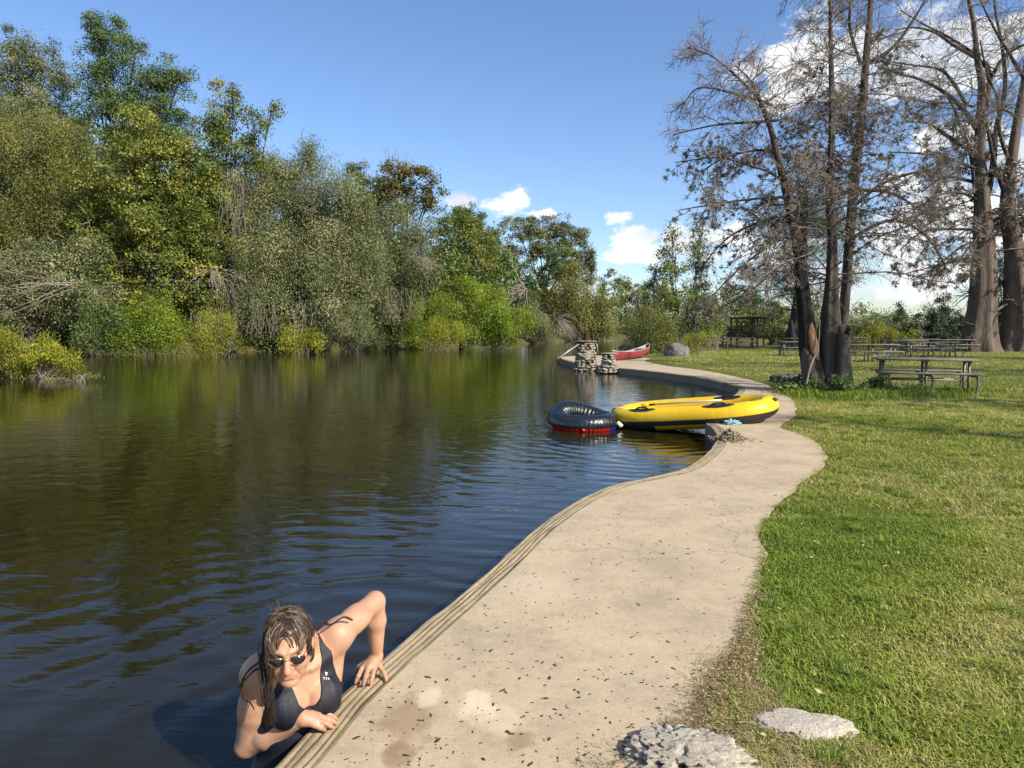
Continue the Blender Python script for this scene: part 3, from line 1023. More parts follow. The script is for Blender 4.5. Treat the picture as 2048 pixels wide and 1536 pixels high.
tree('vine_tree', 'narrow vine-covered tree filling the gap between cottonwood and willow mass', 'tree', 50,
     [(470, 430, 34, 50), (480, 500, 40, 50), (465, 560, 44, 44), (490, 610, 44, 44), (450, 640, 50, 34), (430, 590, 40, 40)], 'leaf_grey', 470, 0.25, G1, twigs=6, **dict(HANG, density=1.0))

G2 = 'shrubs along the river bank'


def shrub(label, D, blobs, mat, kind='shrub', group=G2, stems=10, **kw):
    xm = np.mean([b[0] for b in blobs])
    x = At(xm, 700, D)[0]
    zb = WZ + 0.02
    k = dict(FEATH); k.update(kw)
    V, Q, t = blob_leaves(blobs, D, **k)
    root = empty(kind, (x, D, zb))
    tag(root, label, 'bush' if 'bush' in kind else 'shrub' if 'shrub' in kind else 'plant', group)
    me = mesh_np('foliage', V, Q); attr(me, 'tone', t)
    o = link('foliage', me, M[mat]); o.data.transform(Matrix.Translation((-x, -D, -zb))); o.parent = root
    P = []
    for b in blobs:
        c = At(b[0], b[1], D)
        for q in range(stems):
            e = c + rnd_unit(1)[0] * np.array([b[2], b[3], b[3]]) * D / 1420 * 0.9
            s = np.array([x + (c[0] - x) * 0.6 + rng.normal(0, .2), D + rng.normal(0, .2), zb - 0.1])
            P.append([s * (1 - q2) + e * q2 + np.array([0, 0, 0.15 * math.sin(q2 * 3)]) for q2 in np.linspace(0, 1, 5)])
    P = np.array(P)
    V, Q = tubes(P, np.broadcast_to(np.linspace(0.018, 0.006, 5), P.shape[:2]), 3)
    o = tag(link('stems', mesh_np('stems', V, Q), M['twig']), kind='stuff'); o.data.transform(Matrix.Translation((-x, -D, -zb))); o.parent = root
    return root


shrub('large bright green shrub fanning over the water below the green trees', 58, [(990, 620, 40, 40), (1010, 655, 50, 40), (945, 610, 34, 44), (1040, 655, 22, 34), (965, 655, 44, 36), (930, 580, 12, 20)], 'leaf_bright', density=1.25, size=0.26)
shrub('green shrub standing between grey vines and the large bright green shrub', 57, [(850, 625, 40, 44), (895, 615, 36, 36), (830, 665, 40, 26), (905, 655, 40, 26)], 'leaf_bright', density=1.0, size=0.24)
shrub('yellow shrub at the waterline before the large bright green shrub', 54, [(895, 668, 30, 24), (860, 678, 34, 16)], 'leaf_lime', density=1.0)
shrub('yellow-green shrub low on the waterline below the willow mass', 45.5, [(585, 680, 36, 20), (620, 688, 26, 16)], 'leaf_lime', density=1.0)
shrub('deep green bushy shrub below the big cottonwood', 42, [(310, 640, 50, 50), (290, 680, 60, 26), (340, 668, 36, 34)], 'leaf_bright', aspect=0.5, ab=None, size=0.17, density=1.0)
shrub('dark green leafy shrub touching water beside the lime-green bush', 43.5, [(215, 655, 60, 40), (180, 680, 40, 22), (255, 680, 40, 22)], 'leaf_deep', aspect=0.6, ab=None, size=0.17, density=1.0)
shrub('olive shrub trailing on the water beside the deep green one', 42, [(430, 655, 46, 34), (400, 690, 50, 16), (460, 690, 34, 14)], 'leaf_lime', density=0.75, size=0.19)
shrub('grey twiggy shrub right of the small yellow-green shrub', 51, [(700, 640, 60, 44), (720, 675, 50, 18), (670, 665, 30, 24)], 'leaf_grey', density=0.9, **{'ab': None})
shrub('fresh green shrub between grey twigs and yellow shrub', 58, [(780, 665, 40, 24), (745, 675, 26, 16), (810, 680, 30, 14)], 'leaf_bright', density=0.8)
shrub('brushy grey-green shrub under the willow at river bend', 76, [(1085, 655, 36, 26), (1070, 640, 24, 34)], 'leaf_grey', density=0.9, ab=None, size=0.25)
shrub('lime-green bush alone on the near bank at the picture edge', 24, [(60, 700, 60, 38), (20, 690, 60, 46), (105, 715, 40, 28), (-40, 690, 60, 60), (140, 735, 22, 16), (70, 735, 80, 16)], 'leaf_lime', 'bush', density=1.0, size=0.12, sd=0.12, sdz=0.16, aspect=0.2, stems=20)
shrub('thin weedy sprigs trailing in the water off the lime-green bush', 22.5, [(110, 765, 40, 7), (170, 752, 24, 6), (95, 785, 18, 8)], 'leaf_olive', 'water_weed', density=0.35, size=0.07, sd=0.10, sdz=0.05, stems=10, group='weeds in the water')
# floating weed
shrub('small floating weed patch off the large bright green shrub', 56, [(960, 697, 24, 3)], 'leaf_bright', 'water_weed', density=0.5, size=0.1, group='weeds in the water', sdz=0.04, sd=0.3)

# shaded undergrowth that closes the bank
ug = [blob_leaves([(x, 640 - 26 * math.sin(i * 1.7), 70, 60) for i, x in enumerate(range(-60, 640, 75))], 52, density=0.8, size=0.33, sd=0.5, yr=0.6),
      blob_leaves([(x, 520 - 30 * math.sin(i * 2.1), 70, 75) for i, x in enumerate(range(-60, 860, 75))], 58, density=0.65, size=0.39, sd=0.6, yr=0.6),
      blob_leaves([(x, 400 - 26 * math.sin(i * 2.1), 70, 70) for i, x in enumerate(range(-60, 500, 75))], 62, density=0.65, size=0.39, sd=0.6, yr=0.6),
      blob_leaves([(x, 645 - 10 * math.sin(i * 1.3), 50, 50) for i, x in enumerate(range(560, 1000, 60))], 70, density=0.8, size=0.39, sd=0.5, yr=0.6),
      blob_leaves([(x, 560, 50, 60) for i, x in enumerate(range(640, 1000, 50))], 72, density=0.8, size=0.41, sd=0.5, yr=0.6),
      blob_leaves([(x, 640, 40, 46) for i, x in enumerate(range(1000, 1230, 45))], 100, density=0.8, size=0.55, sd=0.6, yr=0.6)]
ug += [blob_leaves([(x, 300 - 20 * math.sin(i * 1.7), 60, 70) for i, x in enumerate(range(-90, 400, 70))], 66, density=0.8, size=0.47, sd=0.5, yr=0.5),
       blob_leaves([(x, 470 - 30 * math.sin(i * 2.3), 70, 80) for i, x in enumerate(range(-90, 760, 70))], 60, density=0.7, size=0.41, sd=0.5, yr=0.6),
       blob_leaves([(x, 560 - 20 * math.sin(i * 1.7), 60, 90) for i, x in enumerate(range(-90, 1000, 70))], 80, density=0.75, size=0.58, sd=0.6, yr=0.5),
       blob_leaves([(x, 640, 60, 50) for i, x in enumerate(range(-90, 1000, 80))], 84, density=0.9, size=0.58, sd=0.6, yr=0.5),
       blob_leaves([(x, 420 - 20 * math.sin(i * 1.7), 60, 80) for i, x in enumerate(range(-90, 480, 70))], 78, density=0.6, size=0.58, sd=0.6, yr=0.5)]
tag(leaf_obj('undergrowth', ug, M['leaf_deep']), 'shaded undergrowth and vines closing the river bank', 'undergrowth', kind='stuff')
# hanging dry vines: vertical strands over the water
st = []
for (x0, x1, y0, y1, D, n) in [(500, 640, 590, 680, 48, 46), (380, 460, 600, 680, 44, 16), (440, 490, 330, 500, 45.5, 40), (770, 850, 570, 640, 54, 40), (1090, 1170, 640, 680, 78, 60)]:
    for q in range(n):
        x = rng.uniform(x0, x1); ya = rng.uniform(y0, y0 + (y1 - y0) * .6); yb = min(y1, ya + rng.uniform(30, 90))
        a = At(x, ya, D + rng.uniform(-.8, .8)); b = At(x + rng.normal(0, 10), yb, D + rng.uniform(-.8, .8))
        w = rng.normal(0, 0.10, (6, 3)); w[0] = 0
        st.append(np.array([a * (1 - t_) + b * t_ for t_ in np.linspace(0, 1, 6)]) + np.cumsum(w, 0) * 0.6)
P = np.array(st); P[:, :, 2] = np.maximum(P[:, :, 2], WZ)
V, Q = tubes(P, np.broadcast_to(np.linspace(0.014, 0.008, 6), P.shape[:2]), 3)
tag(link('hanging_vines', mesh_np('hanging_vines', V, Q), M['twig_pale']), 'tangle of dry grey vines hanging to the river', 'vines', kind='stuff')
dead_fan('bleached fan of dead twigs drooping below the big cottonwood', 425, 545, 44.5, 15, 2.4, (0.5, -0.3, -0.5), spread=0.6, droop=-0.9, r=0.018)
dead_fan('long bare branch arching low above the lime-green bush', 150, 570, 44.5, 8, 4.5, (-1, -0.3, 0.1), spread=0.3, droop=-0.25, r=0.03)
dead_fan('bare bent twigs reaching out right of the vine-choked tree', 825, 520, 55, 22, 2.8, (0.8, -0.4, 0.2), spread=0.5, droop=-0.8, r=0.022)
dead_fan('pale dead boughs below the old live oak', 1050, 580, 86, 24, 5.0, (-0.5, -0.5, 0.2), spread=0.5, droop=-0.7, r=0.05)
dead_fan('pale fallen twigs over the water at the river bend', 1110, 640, 80, 30, 3.4, (0.6, -0.5, 0.1), spread=0.4, droop=-1.2, r=0.04)
dead_fan('bare dead snag leaning at the narrowing of the river', 1268, 640, 70, 10, 4.0, (0.4, 0, 0.9), spread=0.3, droop=0.2, r=0.05)
dead_fan('wiry bare twigs rising above the rusty sycamore', 790, 350, 60, 12, 2.8, (0.1, 0, 1), spread=0.3, droop=0, r=0.025, name='bare_twigs')

# ---- spit between river and lake
G3 = 'trees on the spit by the river'
tree('young_poplar', 'sunlit young poplar with sparse shiny leaves behind the canoe', 'tree', 50,
     [(1345, 470, 12, 20), (1350, 510, 26, 26), (1345, 555, 34, 30), (1360, 600, 40, 34), (1330, 590, 22, 34)], 'leaf_yellowish', 1352, 0.12, G3, twigs=5, size=0.2, aspect=0.8, density=0.75)
tree('young_poplar', 'narrow young poplar top just right of the sunlit one', 'tree', 52,
     [(1402, 460, 9, 24), (1396, 500, 15, 26), (1392, 545, 20, 30), (1390, 590, 26, 34)], 'leaf_yellowish', 1394, 0.1, G3, twigs=5, size=0.2, aspect=0.8, density=0.75)
tree('young_poplar', 'dark small poplar at the water side of the sunlit one', 'tree', 54,
     [(1310, 540, 8, 18), (1308, 575, 16, 26), (1312, 615, 26, 34), (1290, 620, 16, 24)], 'leaf_deep', 1310, 0.1, G3, twigs=4, size=0.2, aspect=0.7, density=0.8)
shrub('big feathery green shrub behind the red canoe', 41.5, [(1300, 662, 44, 34), (1270, 680, 26, 18), (1330, 670, 26, 26), (1300, 640, 26, 20)], 'leaf_olive', density=1.0, size=0.17, stems=22, group='bushes on the spit', sd=.16)
shrub('pale tall grass clump right of the feathery shrub', 41, [(1385, 680, 24, 14), (1402, 684, 20, 12)], 'leaf_lime', 'grass_clump', density=0.8, size=0.16, aspect=0.12, group='bushes on the spit', sd=.14, sdz=.14)
shrub('sunlit column of round leaves beside the shelter', 47, [(1418, 660, 14, 26), (1424, 620, 14, 24), (1436, 640, 14, 30)], 'leaf_bright', density=1.0, size=0.17, aspect=0.8, ab=None, group='bushes on the spit', sd=.2)
shrub('dark thicket behind the grass clump', 52, [(1370, 630, 34, 34), (1400, 620, 34, 40), (1350, 665, 30, 20)], 'leaf_deep', 'thicket', density=0.8, ab=None, aspect=0.5, size=0.2, group='bushes on the spit')

# ---- woodland beyond the lake
fw = []
for x in range(1430, 1760, 34):
    y = 618 + 14 * math.sin(x * 0.05) + (0 if x < 1560 else 16)
    fw.append((x, y + 20, 36, 44 - (6 if x > 1600 else 0), rng.uniform(-6, 10)))
V1 = blob_leaves(fw, 98, density=0.85, size=0.50, sd=0.7, aspect=0.5)
fw2 = [(x, 662, 44, 20, rng.uniform(0, 4)) for x in range(1280, 1780, 40)]
V2 = blob_leaves(fw2, 92, density=0.85, size=0.44, sd=0.6, aspect=0.4)
tag(leaf_obj('far_woodland', [V1, V2], M['leaf_far']), 'hazy mixed green woodland beyond the lake', 'woodland', kind='stuff')
V3 = blob_leaves([(x, 642 - 4 * math.sin(x * .11), 26, 16, 0) for x in range(1740, 1880, 22)], 190, density=0.8, size=1.1, sd=1.2, aspect=0.5)
V4 = blob_leaves([(x, 648, 60, 16, 0) for x in list(range(1180, 1460, 60)) + list(range(1880, 2900, 80)) + list(range(-1400, 200, 90))], 230, density=0.7, size=1.6, sd=1.4, aspect=0.5)
tag(leaf_obj('distant_woodland', [V3, V4], M['leaf_far']), 'low treeline at the horizon', 'woodland', kind='stuff')
G4 = 'trees beyond the lake'
for (label, D, bl, mt, bp) in [
    ('tallest green tree above the shelter roof beyond the lake', 95, [(1500, 600, 24, 26), (1485, 620, 22, 26), (1515, 625, 26, 26)], 'leaf_far', 1500),
    ('yellow-green round tree between shelter and cypress trunk', 90, [(1545, 620, 24, 24), (1560, 640, 26, 22)], 'leaf_olive', 1550),
    ('dark pointed conifer with ragged top beyond the lake', 92, [(1803, 640, 12, 30), (1801, 615, 6, 16), (1800, 662, 20, 22)], 'needle_dark', 1802),
    ('dark ivy-clad conifer next to the big cypress', 86, [(1888, 600, 10, 22), (1882, 630, 18, 26), (1888, 660, 30, 28), (1862, 655, 22, 24)], 'needle_dark', 1880),
    ('dark conifer pair with bare tips mid shore', 88, [(1862, 620, 10, 20), (1850, 645, 18, 22), (1830, 662, 22, 18)], 'needle_dark', 1850),
    ('bare grey-brown thicket tree beyond the lake', 110, [(1775, 640, 22, 14), (1755, 645, 14, 12)], 'leaf_grey', 1770),
    ('dark evergreen mass between the two big cypress trunks', 66, [(1995, 600, 26, 50), (1990, 660, 34, 40), (1910, 650, 30, 34), (2040, 560, 40, 60), (2080, 640, 50, 60), (2000, 540, 14, 30)], 'needle_dark', 2000)]:
    tree('conifer' if 'conifer' in label else 'lakeside_tree', label, 'tree', D, bl, mt, bp, 0.2, G4, twigs=5, size=0.34 if D > 70 else 0.24, density=1.0)
for (label, D, bl) in [('bright yellow-green bush on the lake shore behind the tables', 84, [(1740, 668, 28, 13), (1775, 672, 24, 11)]),
                       ('yellow bush on the lake shore next to the conifers', 84, [(1812, 676, 18, 9), (1830, 672, 14, 9)]),
                       ('pale straw reeds on the lake shore behind the stump', 85, [(1712, 680, 20, 7), (1750, 683, 34, 4)])]:
    shrub(label, D, bl, 'leaf_lime' if 'yellow' in label else 'leaf_olive', group='bushes on the lake shore', size=0.3, density=1.0, ab=None)
# ------------------------------------------------------------------ dead cypresses on the lawn
def pxline(pts, D):
    out = []
    for p in pts:
        Y = D + (p[2] if len(p) > 2 else 0)
        out.append(At(p[0], p[1], Y))
    return np.array(out)


def rebase(objs, root):
    x, y, z = root.location
    for o in objs:
        o.data.transform(Matrix.Translation((-x, -y, -z)))
        o.parent = root


def resline(P, R, k):
    P = catmull(P, 6)
    s = np.linspace(0, len(P) - 1, k)
    t = np.linspace(0, 1, len(P))
    tt = np.linspace(0, 1, k)
    return np.stack([np.interp(tt, t, P[:, i]) for i in range(3)], 1), np.interp(tt, np.linspace(0, 1, len(R)), R)


def twig_set(Ps, Rs, n1, L1, t0, ang, bend, n2, L2, n3, L3, taper=0.75, rs=0.35, rmin=0.012, upb=0.0, wig=0.12, tip_min=0.0035):
    """three orders of branches on the given lines; returns meshes and attachment points"""
    parts = []
    P = np.stack([resline(p, r, 16)[0] for p, r in zip(Ps, Rs)])
    R = np.stack([resline(p, r, 16)[1] for p, r in zip(Ps, Rs)])
    A, RA = spawn(P, R, n1, t0, 1.0, L1, ang, bend, k=8, wig=wig, rs=rs, rmin=rmin, tip=0.3, upb=upb, taper_len=taper)
    B, RB = spawn(A, RA, n2, 0.12, 1.0, L2, 48, (0, 0, bend[2] * 0.5), k=5, wig=0.16, rs=0.5, rmin=0.007, tip=0.5, taper_len=0.55)
    parts.append(tubes(A, RA, 4)); parts.append(tubes(B, RB, 3))
    if n3:
        Cc, RC = spawn(B, RB, n3, 0.2, 1.0, L3, 42, (0, 0, bend[2] * 0.3), k=3, wig=0.16, rs=0.6, rmin=tip_min, tip=0.6, taper_len=0.4)
        parts.append(tubes(Cc, RC, 3))
    off = 0; Vs = []; Qs = []
    for V, Q in parts:
        Vs.append(V); Qs.append(Q + off); off += len(V)
    return np.concatenate(Vs), np.concatenate(Qs), A, B


def moss_balls(A, n, size, zlo, zhi, per=14, spread=0.06):
    pts = A.reshape(-1, 3)
    pts = pts[(pts[:, 2] > zlo) & (pts[:, 2] < zhi)]
    c = pts[rng.integers(0, len(pts), n)] + rng.normal(0, 0.02, (n, 3))
    sz = size * rng.uniform(0.5, 1.3, n)
    ids = np.repeat(np.arange(n), per)
    u = rnd_unit(len(ids))
    Lc = c[ids] + u * (sz[ids] * 0.45)[:, None]
    s = sz[ids][:, None]
    w = np.cross(u, rnd_unit(len(ids))); w /= np.linalg.norm(w, axis=1)[:, None]
    V = np.stack([Lc - u * s * .45, Lc + w * s * 0.14, Lc + u * s * .5, Lc - w * s * 0.14], 1).reshape(-1, 3)
    t = np.repeat(np.clip(rng.normal(.5, .2, n)[ids] + rng.normal(0, .15, len(ids)), 0, 1), 4)
    return V, np.arange(len(V)).reshape(-1, 4), t


def mk_parts(root, trunk_list, twig, moss=None, mats=('bark_grey', 'twig', 'moss')):
    objs = []
    for (nm, V, Fs, mt) in trunk_list:
        objs.append(link(nm, mesh_np(nm, V, Fs, True), M[mt]))
    if twig is not None:
        objs.append(tag(link('branches', mesh_np('branches', twig[0], twig[1]), M[mats[1]]), kind='stuff'))
    if moss is not None:
        me = mesh_np('ball_moss', moss[0], moss[1]); attr(me, 'tone', moss[2])
        objs.append(tag(link('ball_moss', me, M[mats[2]]), kind='stuff'))
    rebase(objs, root)


# centre trunk of the near clump
D0 = 16.6
Tc = pxline([(1672, 800), (1664, 750), (1660, 690), (1662, 600), (1664, 480), (1660, 380), (1664, 250), (1662, 120), (1660, 0), (1658, -120), (1655, -240)], D0)
Rc = [0.40, 0.34, 0.27, 0.17, 0.115, 0.085, 0.068, 0.05, 0.036, 0.03, 0.012]
r1 = empty('cypress_tree', tuple(Tc[0])); tag(r1, 'straight grey dead cypress in the middle of the near clump', 'tree', 'dead cypresses of the near clump')
tw = twig_set([Tc], [Rc], 70, 3.2, 0.33, 84, (0, 0, -0.30), 13, 0.75, 5, 0.26, taper=0.80, rs=0.15, rmin=0.012)
tw2 = twig_set([Tc], [Rc], 22, 1.5, 0.55, 55, (0, 0, 0.5), 12, 0.5, 4, 0.22, taper=0.6, rs=0.2, rmin=0.011)
tw3 = twig_set([Tc[4:8]], [Rc[4:8]], 44, 3.5, 0.0, 88, (0, 0, -0.42), 15, 0.8, 5, 0.28, taper=0.35, rs=0.16, rmin=0.012)
V = np.concatenate([tw[0], tw2[0], tw3[0]]); Q = np.concatenate([tw[1], tw2[1] + len(tw[0]), tw3[1] + len(tw[0]) + len(tw2[0])])
ms = moss_balls(np.concatenate([tw[2].reshape(-1, 3), tw[3].reshape(-1, 3), tw3[2].reshape(-1, 3), tw3[3].reshape(-1, 3)]), 2100, 0.062, 2.2, 6.3)
fv, ff = fluted(Tc, Rc, 34, 0.24, 6, 1.0, 0.09)
mk_parts(r1, [('trunk', fv, ff, 'bark_grey')], (V, Q), ms)

# charred leaning trunk
Tb = pxline([(1630, 800), (1626, 750), (1618, 690), (1608, 600), (1594, 480), (1572, 380, -.2), (1545, 270, -.4), (1522, 205, -.5), (1500, 160, -.6), (1470, 130, -.6)], D0 - 0.1)
Rb = [0.26, 0.24, 0.21, 0.16, 0.125, 0.095, 0.065, 0.045, 0.022, 0.008]
r2 = empty('cypress_tree', tuple(Tb[0])); tag(r2, 'blackened dead cypress leaning toward the water with a bare wood scar', 'tree', 'dead cypresses of the near clump')
hand = [  # main boughs as they run in the photograph
    ([(1556, 240), (1500, 245), (1430, 250), (1345, 270)], -.3), ([(1545, 210), (1480, 190), (1400, 175), (1370, 205)], -.2), ([(1520, 200), (1470, 150), (1420, 110), (1375, 95)], -.1),
    ([(1582, 375), (1540, 345), (1500, 332), (1440, 315), (1350, 325)], -.6), ([(1600, 395), (1540, 395), (1450, 405), (1360, 420)], -.9),
    ([(1596, 460), (1540, 490), (1470, 545), (1400, 620)], -1.2), ([(1600, 500), (1550, 540), (1490, 590), (1420, 625)], -.6), ([(1590, 430), (1530, 440), (1450, 480), (1385, 560)], .4),
    ([(1560, 310), (1520, 300), (1450, 315), (1400, 345)], .5)]
HP = [pxline([(a, b, d * min(1, .25 + i / 2)) if i else (a, b, d * .1) for i, (a, b) in enumerate(h)], D0) for h, d in hand]
HR = [np.linspace(0.038, 0.010, len(h)) for h, _ in hand]
tw = twig_set(HP, HR, 18, 0.95, 0.1, 50, (0, 0, -0.12), 9, 0.42, 3, 0.2, taper=0.35, rs=0.45, rmin=0.009)
twb = twig_set([Tb], [Rb], 26, 2.0, 0.46, 78, (0, 0, -0.25), 12, 0.6, 4, 0.24, taper=0.6, rs=0.26, rmin=0.012)
LIMBS = []; LIMBS = []; Vs = [tw[0], twb[0]]; Qs = [tw[1], twb[1] + len(tw[0])]
for p, r in zip(HP, HR):
    pp, rr = resline(p, r, 14)
    v, f = tube_vf(pp, rr, 6); LIMBS.append(('limb', v, f, 'bark_dark'))
ms = moss_balls(np.concatenate([tw[2].reshape(-1, 3), tw[3].reshape(-1, 3), tw[2].reshape(-1, 3)]), 1300, 0.066, 1.6, 5.6)
fv, ff = fluted(Tb, Rb, 26, 0.10, 4, 3.0, 0.06)
mk_parts(r2, [('trunk', fv, ff, 'bark_char')] + LIMBS, (np.concatenate(Vs), np.concatenate(Qs)), ms)


# bare wood scar and pale foot: shells hugging the charred trunk
def shell_patch(P, R, z0f, z1f, a0, a1, grow, name, mat, parent):
    P2 = catmull(P, 5); R2 = np.interp(np.linspace(0, len(P) - 1, len(P2)), range(len(R)), R)
    n = 16; m_ = 10
    V_ = []
    zs = np.linspace(z0f, z1f, n)
    for i, z in enumerate(zs):
        p = np.array([np.interp(z, P2[:, 2], P2[:, q]) for q in range(3)]); r = np.interp(z, P2[:, 2], R2)
        u = i / (n - 1)
        wdt = (math.sin(math.pi * min(1, max(0, u))) ** 0.6) * (1 + 0.25 * mnoise.noise(Vector((u * 6, 1, 2)))) + 0.05
        ac = (a0 + a1) / 2 + 0.2 * mnoise.noise(Vector((u * 4, 5, 2)))
        for j in range(m_):
            a = ac + (j / (m_ - 1) - 0.5) * (a1 - a0) * wdt
            V_.append(p + np.array([math.cos(a), math.sin(a), 0]) * (r * (1.06 + 0.03 * mnoise.noise(Vector((u * 9, j * .8, 3)))) + grow * (1 - 2.4 * (abs(j / (m_ - 1) - .5) * 2) ** 3)))
    idx = np.arange(n * m_).reshape(n, m_)
    Q_ = np.stack([idx[:-1, :-1], idx[:-1, 1:], idx[1:, 1:], idx[1:, :-1]], -1).reshape(-1, 4)
    o = link(name, mesh_np(name, np.array(V_), Q_, True), mat)
    rebase([o], parent)
    return o


shell_patch(Tb, Rb, 0.75, 1.62, -math.pi * 0.62, -math.pi * 0.22, 0.012, 'bare_wood_scar', M['bare_wood'], r2)
shell_patch(Tb, Rb, -0.1, 1.05, -math.pi * 1.05, -math.pi * 0.5, 0.010, 'pale_bark', M['bark_big'], r2)

# tall trunk rising behind
Te = pxline([(1680, 790, .8), (1682, 700, .8), (1690, 600, .8), (1700, 470, .8), (1708, 370, .8), (1722, 240, .8), (1734, 100, .8), (1742, 0, .8), (1750, -130, .8), (1758, -260, .8)], D0)
Re = [0.18, 0.15, 0.12, 0.11, 0.12, 0.10, 0.08, 0.06, 0.04, 0.02]
r3 = empty('cypress_tree', tuple(Te[0])); tag(r3, 'tall dead cypress rising behind the straight one, thick with ball moss', 'tree', 'dead cypresses of the near clump')
handE = [([(1728, 130), (1780, 100), (1820, 50), (1850, 0), (1880, -60)], .8), ([(1722, 130), (1700, 60), (1700, 0), (1698, -60)], .6), ([(1714, 300), (1700, 260), (1690, 225), (1730, 190)], .5),
         ([(1700, 420), (1760, 370), (1830, 345), (1880, 350)], .4), ([(1698, 480), (1780, 440), (1850, 470), (1895, 540)], .0), ([(1700, 380), (1780, 385), (1850, 420), (1900, 400)], 1.4)]
HP = [pxline([(a, b, .8 + (d - .8) * i / (len(h) - 1)) for i, (a, b) in enumerate(h)], D0) for h, d in handE]; HR = [np.linspace(0.05, 0.010, len(h)) for h, _ in handE]
tw = twig_set(HP, HR, 16, 1.1, 0.1, 50, (0, 0, -0.12), 9, 0.42, 3, 0.2, taper=0.35, rs=0.45, rmin=0.009)
twb = twig_set([Te], [Re], 46, 2.8, 0.42, 82, (0, 0, -0.28), 13, 0.65, 4, 0.25, taper=0.7, rs=0.18, rmin=0.012)
LIMBS = []; Vs = [tw[0], twb[0]]; Qs = [tw[1], twb[1] + len(tw[0])]
for p, r in zip(HP, HR):
    pp, rr = resline(p, r, 14)
    v, f = tube_vf(pp, rr, 6); LIMBS.append(('limb', v, f, 'bark_dark'))
ms = moss_balls(np.concatenate([twb[2].reshape(-1, 3), twb[3].reshape(-1, 3), tw[2].reshape(-1, 3)]), 1500, 0.066, 2.0, 8.0)
fv, ff = fluted(Te, Re, 20, 0.08, 4, 5.0, 0.04)
mk_parts(r3, [('trunk', fv, ff, 'bark_grey')] + LIMBS, (np.concatenate(Vs), np.concatenate(Qs)), ms)

R3 = r3
# hollow broken stump
sp = pxline([(1690, 800), (1688, 750), (1686, 700), (1688, 670)], D0 - 0.35)
sp[-1, 2] = At(1688, 662, D0 - .35)[2]
n_s, ks = 26, 14
P2, R2 = resline(sp, [0.22, 0.165, 0.14, 0.14], ks)
V_, a_ = [], np.arange(n_s) * 2 * np.pi / n_s
for ring in (1.0, 0.62):
    for i in range(ks):
        for j in range(n_s):
            f = 1 + 0.13 * math.cos(3 * a_[j] + 1) + 0.12 * mnoise.noise(Vector((math.cos(a_[j]) * 2, math.sin(a_[j]) * 2, i * .35)))
            z = P2[i, 2]
            if i >= ks - 3:
                z += (0.12 * math.sin(a_[j] * 2 + 1) + 0.11 * mnoise.noise(Vector((math.cos(a_[j]) * 6, math.sin(a_[j]) * 6, 3)))) * (i - ks + 4) / 3
            V_.append([P2[i, 0] + math.cos(a_[j]) * R2[i] * f * ring, P2[i, 1] + math.sin(a_[j]) * R2[i] * f * ring, z])
idx = np.arange(2 * ks * n_s).reshape(2, ks, n_s)
Q = []
for rg in (0, 1):
    A_ = idx[rg, :-1]; B_ = idx[rg, 1:]
    q_ = np.stack([A_, np.roll(A_, -1, 1), np.roll(B_, -1, 1), B_], -1).reshape(-1, 4)
    Q.append(q_ if rg == 0 else q_[:, ::-1])
Q.append(np.stack([idx[0, -1], np.roll(idx[0, -1], -1), np.roll(idx[1, -1], -1), idx[1, -1]], -1))
Q = np.concatenate(Q)
# a dark cleft down the side
st_o = link('tree_stump', mesh_np('tree_stump', np.array(V_), Q, True), M['bark_grey'])
tag(st_o, 'hollow splintered grey stump at the foot of the near clump', 'stump')
mb = MB(); mb.tube(catmull(pxline([(1682, 652, -.5), (1700, 649, -.5), (1722, 651, -.5)], D0), 5), [0.012] * 11, 5)
tag(mb.build('broken_twig', M['twig_pale']), 'bare twig sticking out level over the splintered stump', 'twig')
mb = MB(); mb.tube(catmull(pxline([(1612, 770, -.6), (1622, 730, -.55), (1634, 705, -.45), (1637, 690, -.4), (1640, 640, -.3)], D0), 5), np.linspace(0.022, 0.012, 21), 6)
tag(mb.build('climbing_vine', M['twig_pale']), 'thick bare vine running up between charred and grey trunks', 'vine')

# leafy weeds round the foot
wd = []
for (px, py, rx, ry, dD) in [(1600, 780, 40, 9, 0), (1660, 795, 60, 10, -.5), (1740, 775, 46, 9, .1), (1685, 775, 26, 12, -.7), (1790, 782, 60, 5, -.1), (1720, 795, 50, 8, -.4), (1560, 775, 30, 6, .8), (1600, 765, 24, 9, .6)]:
    wd.append((px, py, rx, ry, dD))
Vw = blob_leaves([(a, b - 4, c * 1.1, d * 1.5, e) for a, b, c, d, e in wd], 16.2, density=1.5, size=0.085, aspect=0.6, sd=0.09, per=16, floor=-0.01)
tag(leaf_obj('weeds', [Vw], M['leaf_deep']), 'tangled leafy weeds round the foot of the near clump', 'weeds', kind='stuff')

# ---- the two big cypresses
DB = 45.0


